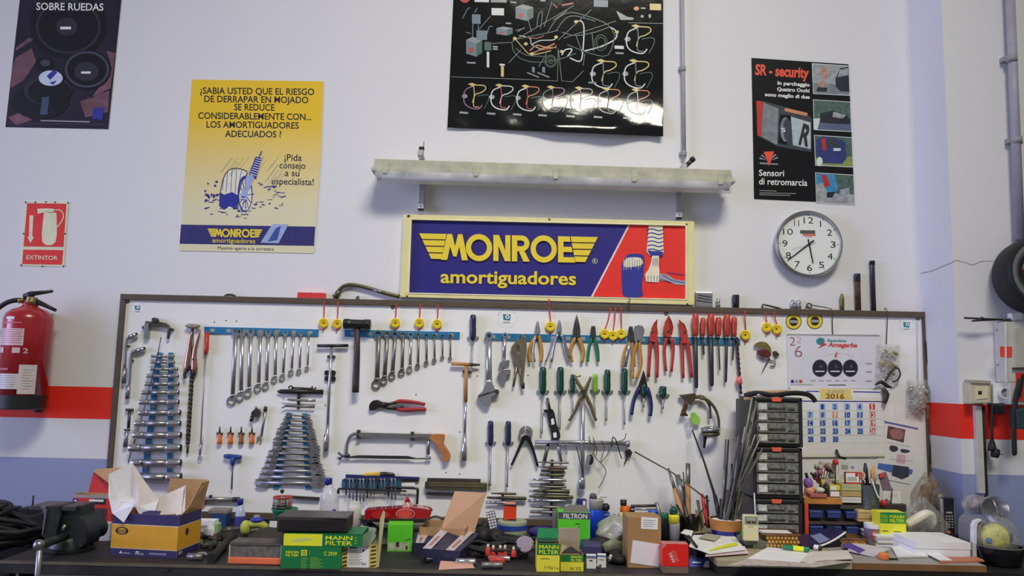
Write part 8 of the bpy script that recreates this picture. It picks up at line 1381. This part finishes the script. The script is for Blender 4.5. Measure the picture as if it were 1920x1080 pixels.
def sack(mb,x,d,w_,yb,yt,dep,seed,z0,top=.25):
 rr=random.Random(seed);p=[rr.uniform(0,6)for _ in range(4)];k=px2(d);zt=P(x,yt,d).z;x0=P(x,1000,d).x
 def fn(i,j):
  u=2*math.pi*i;r=(math.sin(math.pi*(.12+.80*j))**.6)*(1-(1-top)*j**3);q=1+.12*math.sin(3*u+p[0]+5*j)+.08*math.sin(7*u+p[1]-9*j)
  return V((x0+w_*k*r*q*math.cos(u),-d+dep*r*q*math.sin(u),z0+.001+(zt-z0)*j*(1+.05*math.sin(4*u+p[2])*j)))
 mb.grid(fn,36,16)
t=T('parts_sack','clear bag holding a white curved part and a black piece beside the phone','bag');sack(t.part('film',f2),1732,.36,40,1010,935,.07,3,ZD);w1=t.part('white_part',M('part_ivory',(214,208,190),.4));w1.tube([P(*p,.40)for p in cr([(1700,984),(1720,972),(1738,963),(1750,968),(1752,985)],4)],[.016,.016,.017,.018,.018,.018,.018,.017,.016,.014,.013,.012,.011,.010,.009,.008,.007],n=10);t.part('black_part',INK).prism(Wall(.385),[(1712,1003),(1722,978),(1735,966),(1748,980),(1744,1005)],-.03,.0)
t=T('brown_sack','tall brownish clear bag slumped at the foot of the leaflet','bag');sack(t.part('film',f1),1745,.16,34,1000,890,.06,8,ZD,.5);t.part('brown_part',M('part_brown',(128,96,68),.6,var=.3)).tube([P(1728,960,.16),P(1738,915,.16),P(1756,905,.16)],[.03,.024,.016],n=10);t.part('grey_part',GST).ball(P(1762,940,.16),.03,.025,.04)
t=T('cordless_phone','black cordless phone with silver sides upright in its cradle','phone');q=Bx(1768,933,1789,990,d=.40,th=.022,z0=ZD+.02);b=t.part('handset',BLACKP,.004);q.box(b);F_=q.front;b.rect(F_,2.5,4,q.W-2.5,22,.0008,M('phone_screen',(30,34,42),.15));kp=t.part('keypad',GREY)
for r_ in range(5):
 for c_ in range(3):kp.prism(F_,[(3+c_*5.5,33+r_*5),(6.6+c_*5.5,33+r_*5),(6.6+c_*5.5,35.4+r_*5),(3+c_*5.5,35.4+r_*5)],0,.0012)
kp.prism(F_,[(5,26),(16,26),(16,29),(5,29)],0,.0012)
for s_ in(0,1):t.part('side_trim',CHROME).box(q.p(s_,.5,.5),.0012,.010,q.h*.47)
t.part('cradle',BLACKP,.004).box(V((q.c.x,q.c.y-.004,ZD+.021)),q.w*.75,.03,.02);t.part('cradle_light',M('cradle_amber',(206,120,80),.4)).prism(Wall(.436),circ(1779,998,4,2.5,10),-.003,.001)
t=T('coffee_machine','small grey rounded machine with a white edge strip beside the ream','machine');xg=P(1812,1000,.5).x;gm=M('machine_grey',(112,112,116),.45);b=t.part('body',gm,.006);Wg=Wall(.60);b.prism(Wg,[(1825,1052),(1825,984),(1828,976),(1834,972),(1842,972),(1842,1052)],-.10,0)
t.part('edge_strip',M('machine_white',(214,212,218),.35),.002).prism(Wall(.602),[(1824,1052),(1824,986),(1828,977),(1838,973),(1843,975),(1834,982),(1832,990),(1832,1052)],-.01,.008);t.part('dark_side',BLACKP,.004).prism(Wall(.585),[(1842,1048),(1842,980),(1852,982),(1852,1048)],-.07,0)
b2=t.part('foot',BLACKP);x0_=P(1825,1040,.60).x;x1_=P(1850,1040,.60).x;z_=P(1835,1050,.60).z;b2.box(((x0_+x1_)/2,-.55,(ZR+z_)/2),(x1_-x0_)/2-.002,.045,(z_-ZR)/2)
t=T('headlamp','chrome headlamp reflector in a crinkled clear bag lying on the grey machine','headlamp');f3=film('lamp_bag',(176,170,172),.45,30,1.0);p=P(1830,957,.50);b=t.part('film_bag',f3);b.ball(P(1830,946,.50),.054,.04,.037,n=18);t.part('reflector',CHROME).lathe(P(1852,945,.52),P(1866,955,.60),[(0,.016),(.4,.036),(1,.046),(.9,.042),(.5,.02),(.5,.001)],n=24);t.part('lens_rib',STEEL).tube([P(1862,938,.60),P(1870,955,.605),P(1876,970,.60)],.004,n=6);t.part('dark_housing',M('housing_brown',(74,62,62),.4)).ball(P(1832,945,.48),.036,.03,.026)
t=T('black_bowl','glossy black bowl at the very end of the desk','bowl');d=.62;o,e=lath(t.part('shell',M('bowl_gloss_black',(20,20,22),.18)),1876,1064,1023,d,[(0,28),(.05,33),(.5,37),(.9,39),(1,39),(1,36),(.3,30),(.25,.1)],z0=ZR,n=40);t.part('rim',M('rim_grey',(90,88,88),.3)).tube([e+V((38*px2(d)*math.cos(2*math.pi*i/32),38*px2(d)*math.sin(2*math.pi*i/32),0))for i in range(32)],.003,n=6,closed=True)
t=T('yellow_ball','crumpled yellow and blue wrapped ball under clear film in the black bowl','ball');b=t.part('ball',M('ball_yellow',(206,200,70),.5,var=.45,scale=35,bump=.5));c_=e+V((-.004,.02,.022));b.ball(c_,.052,.045,.052,n=18)
rr=random.Random(2)
for i in range(1):
 a=2.4;h=-.1;t.part('wrapper_patch',[BLUEM,M('patch_sand',(206,180,120),.5),GREENB,PAPER][i%4]).ball(c_+V((.044*math.cos(a)*math.cos(h),-.037*math.sin(a)*math.cos(h),.044*math.sin(h))),.017,.012,.014,n=8)
t.part('dark_plug',BLACKP).ball(c_+V((.040,-.026,.005)),.011,.008,.02);t.part('film_cover',film('dome_film',(196,196,186),.22,18,.8)).ball(e+V((0,.01,.03)),.074,.065,.072,n=24)
# ================================================================== link everything
for _t in THINGS:_t.done()
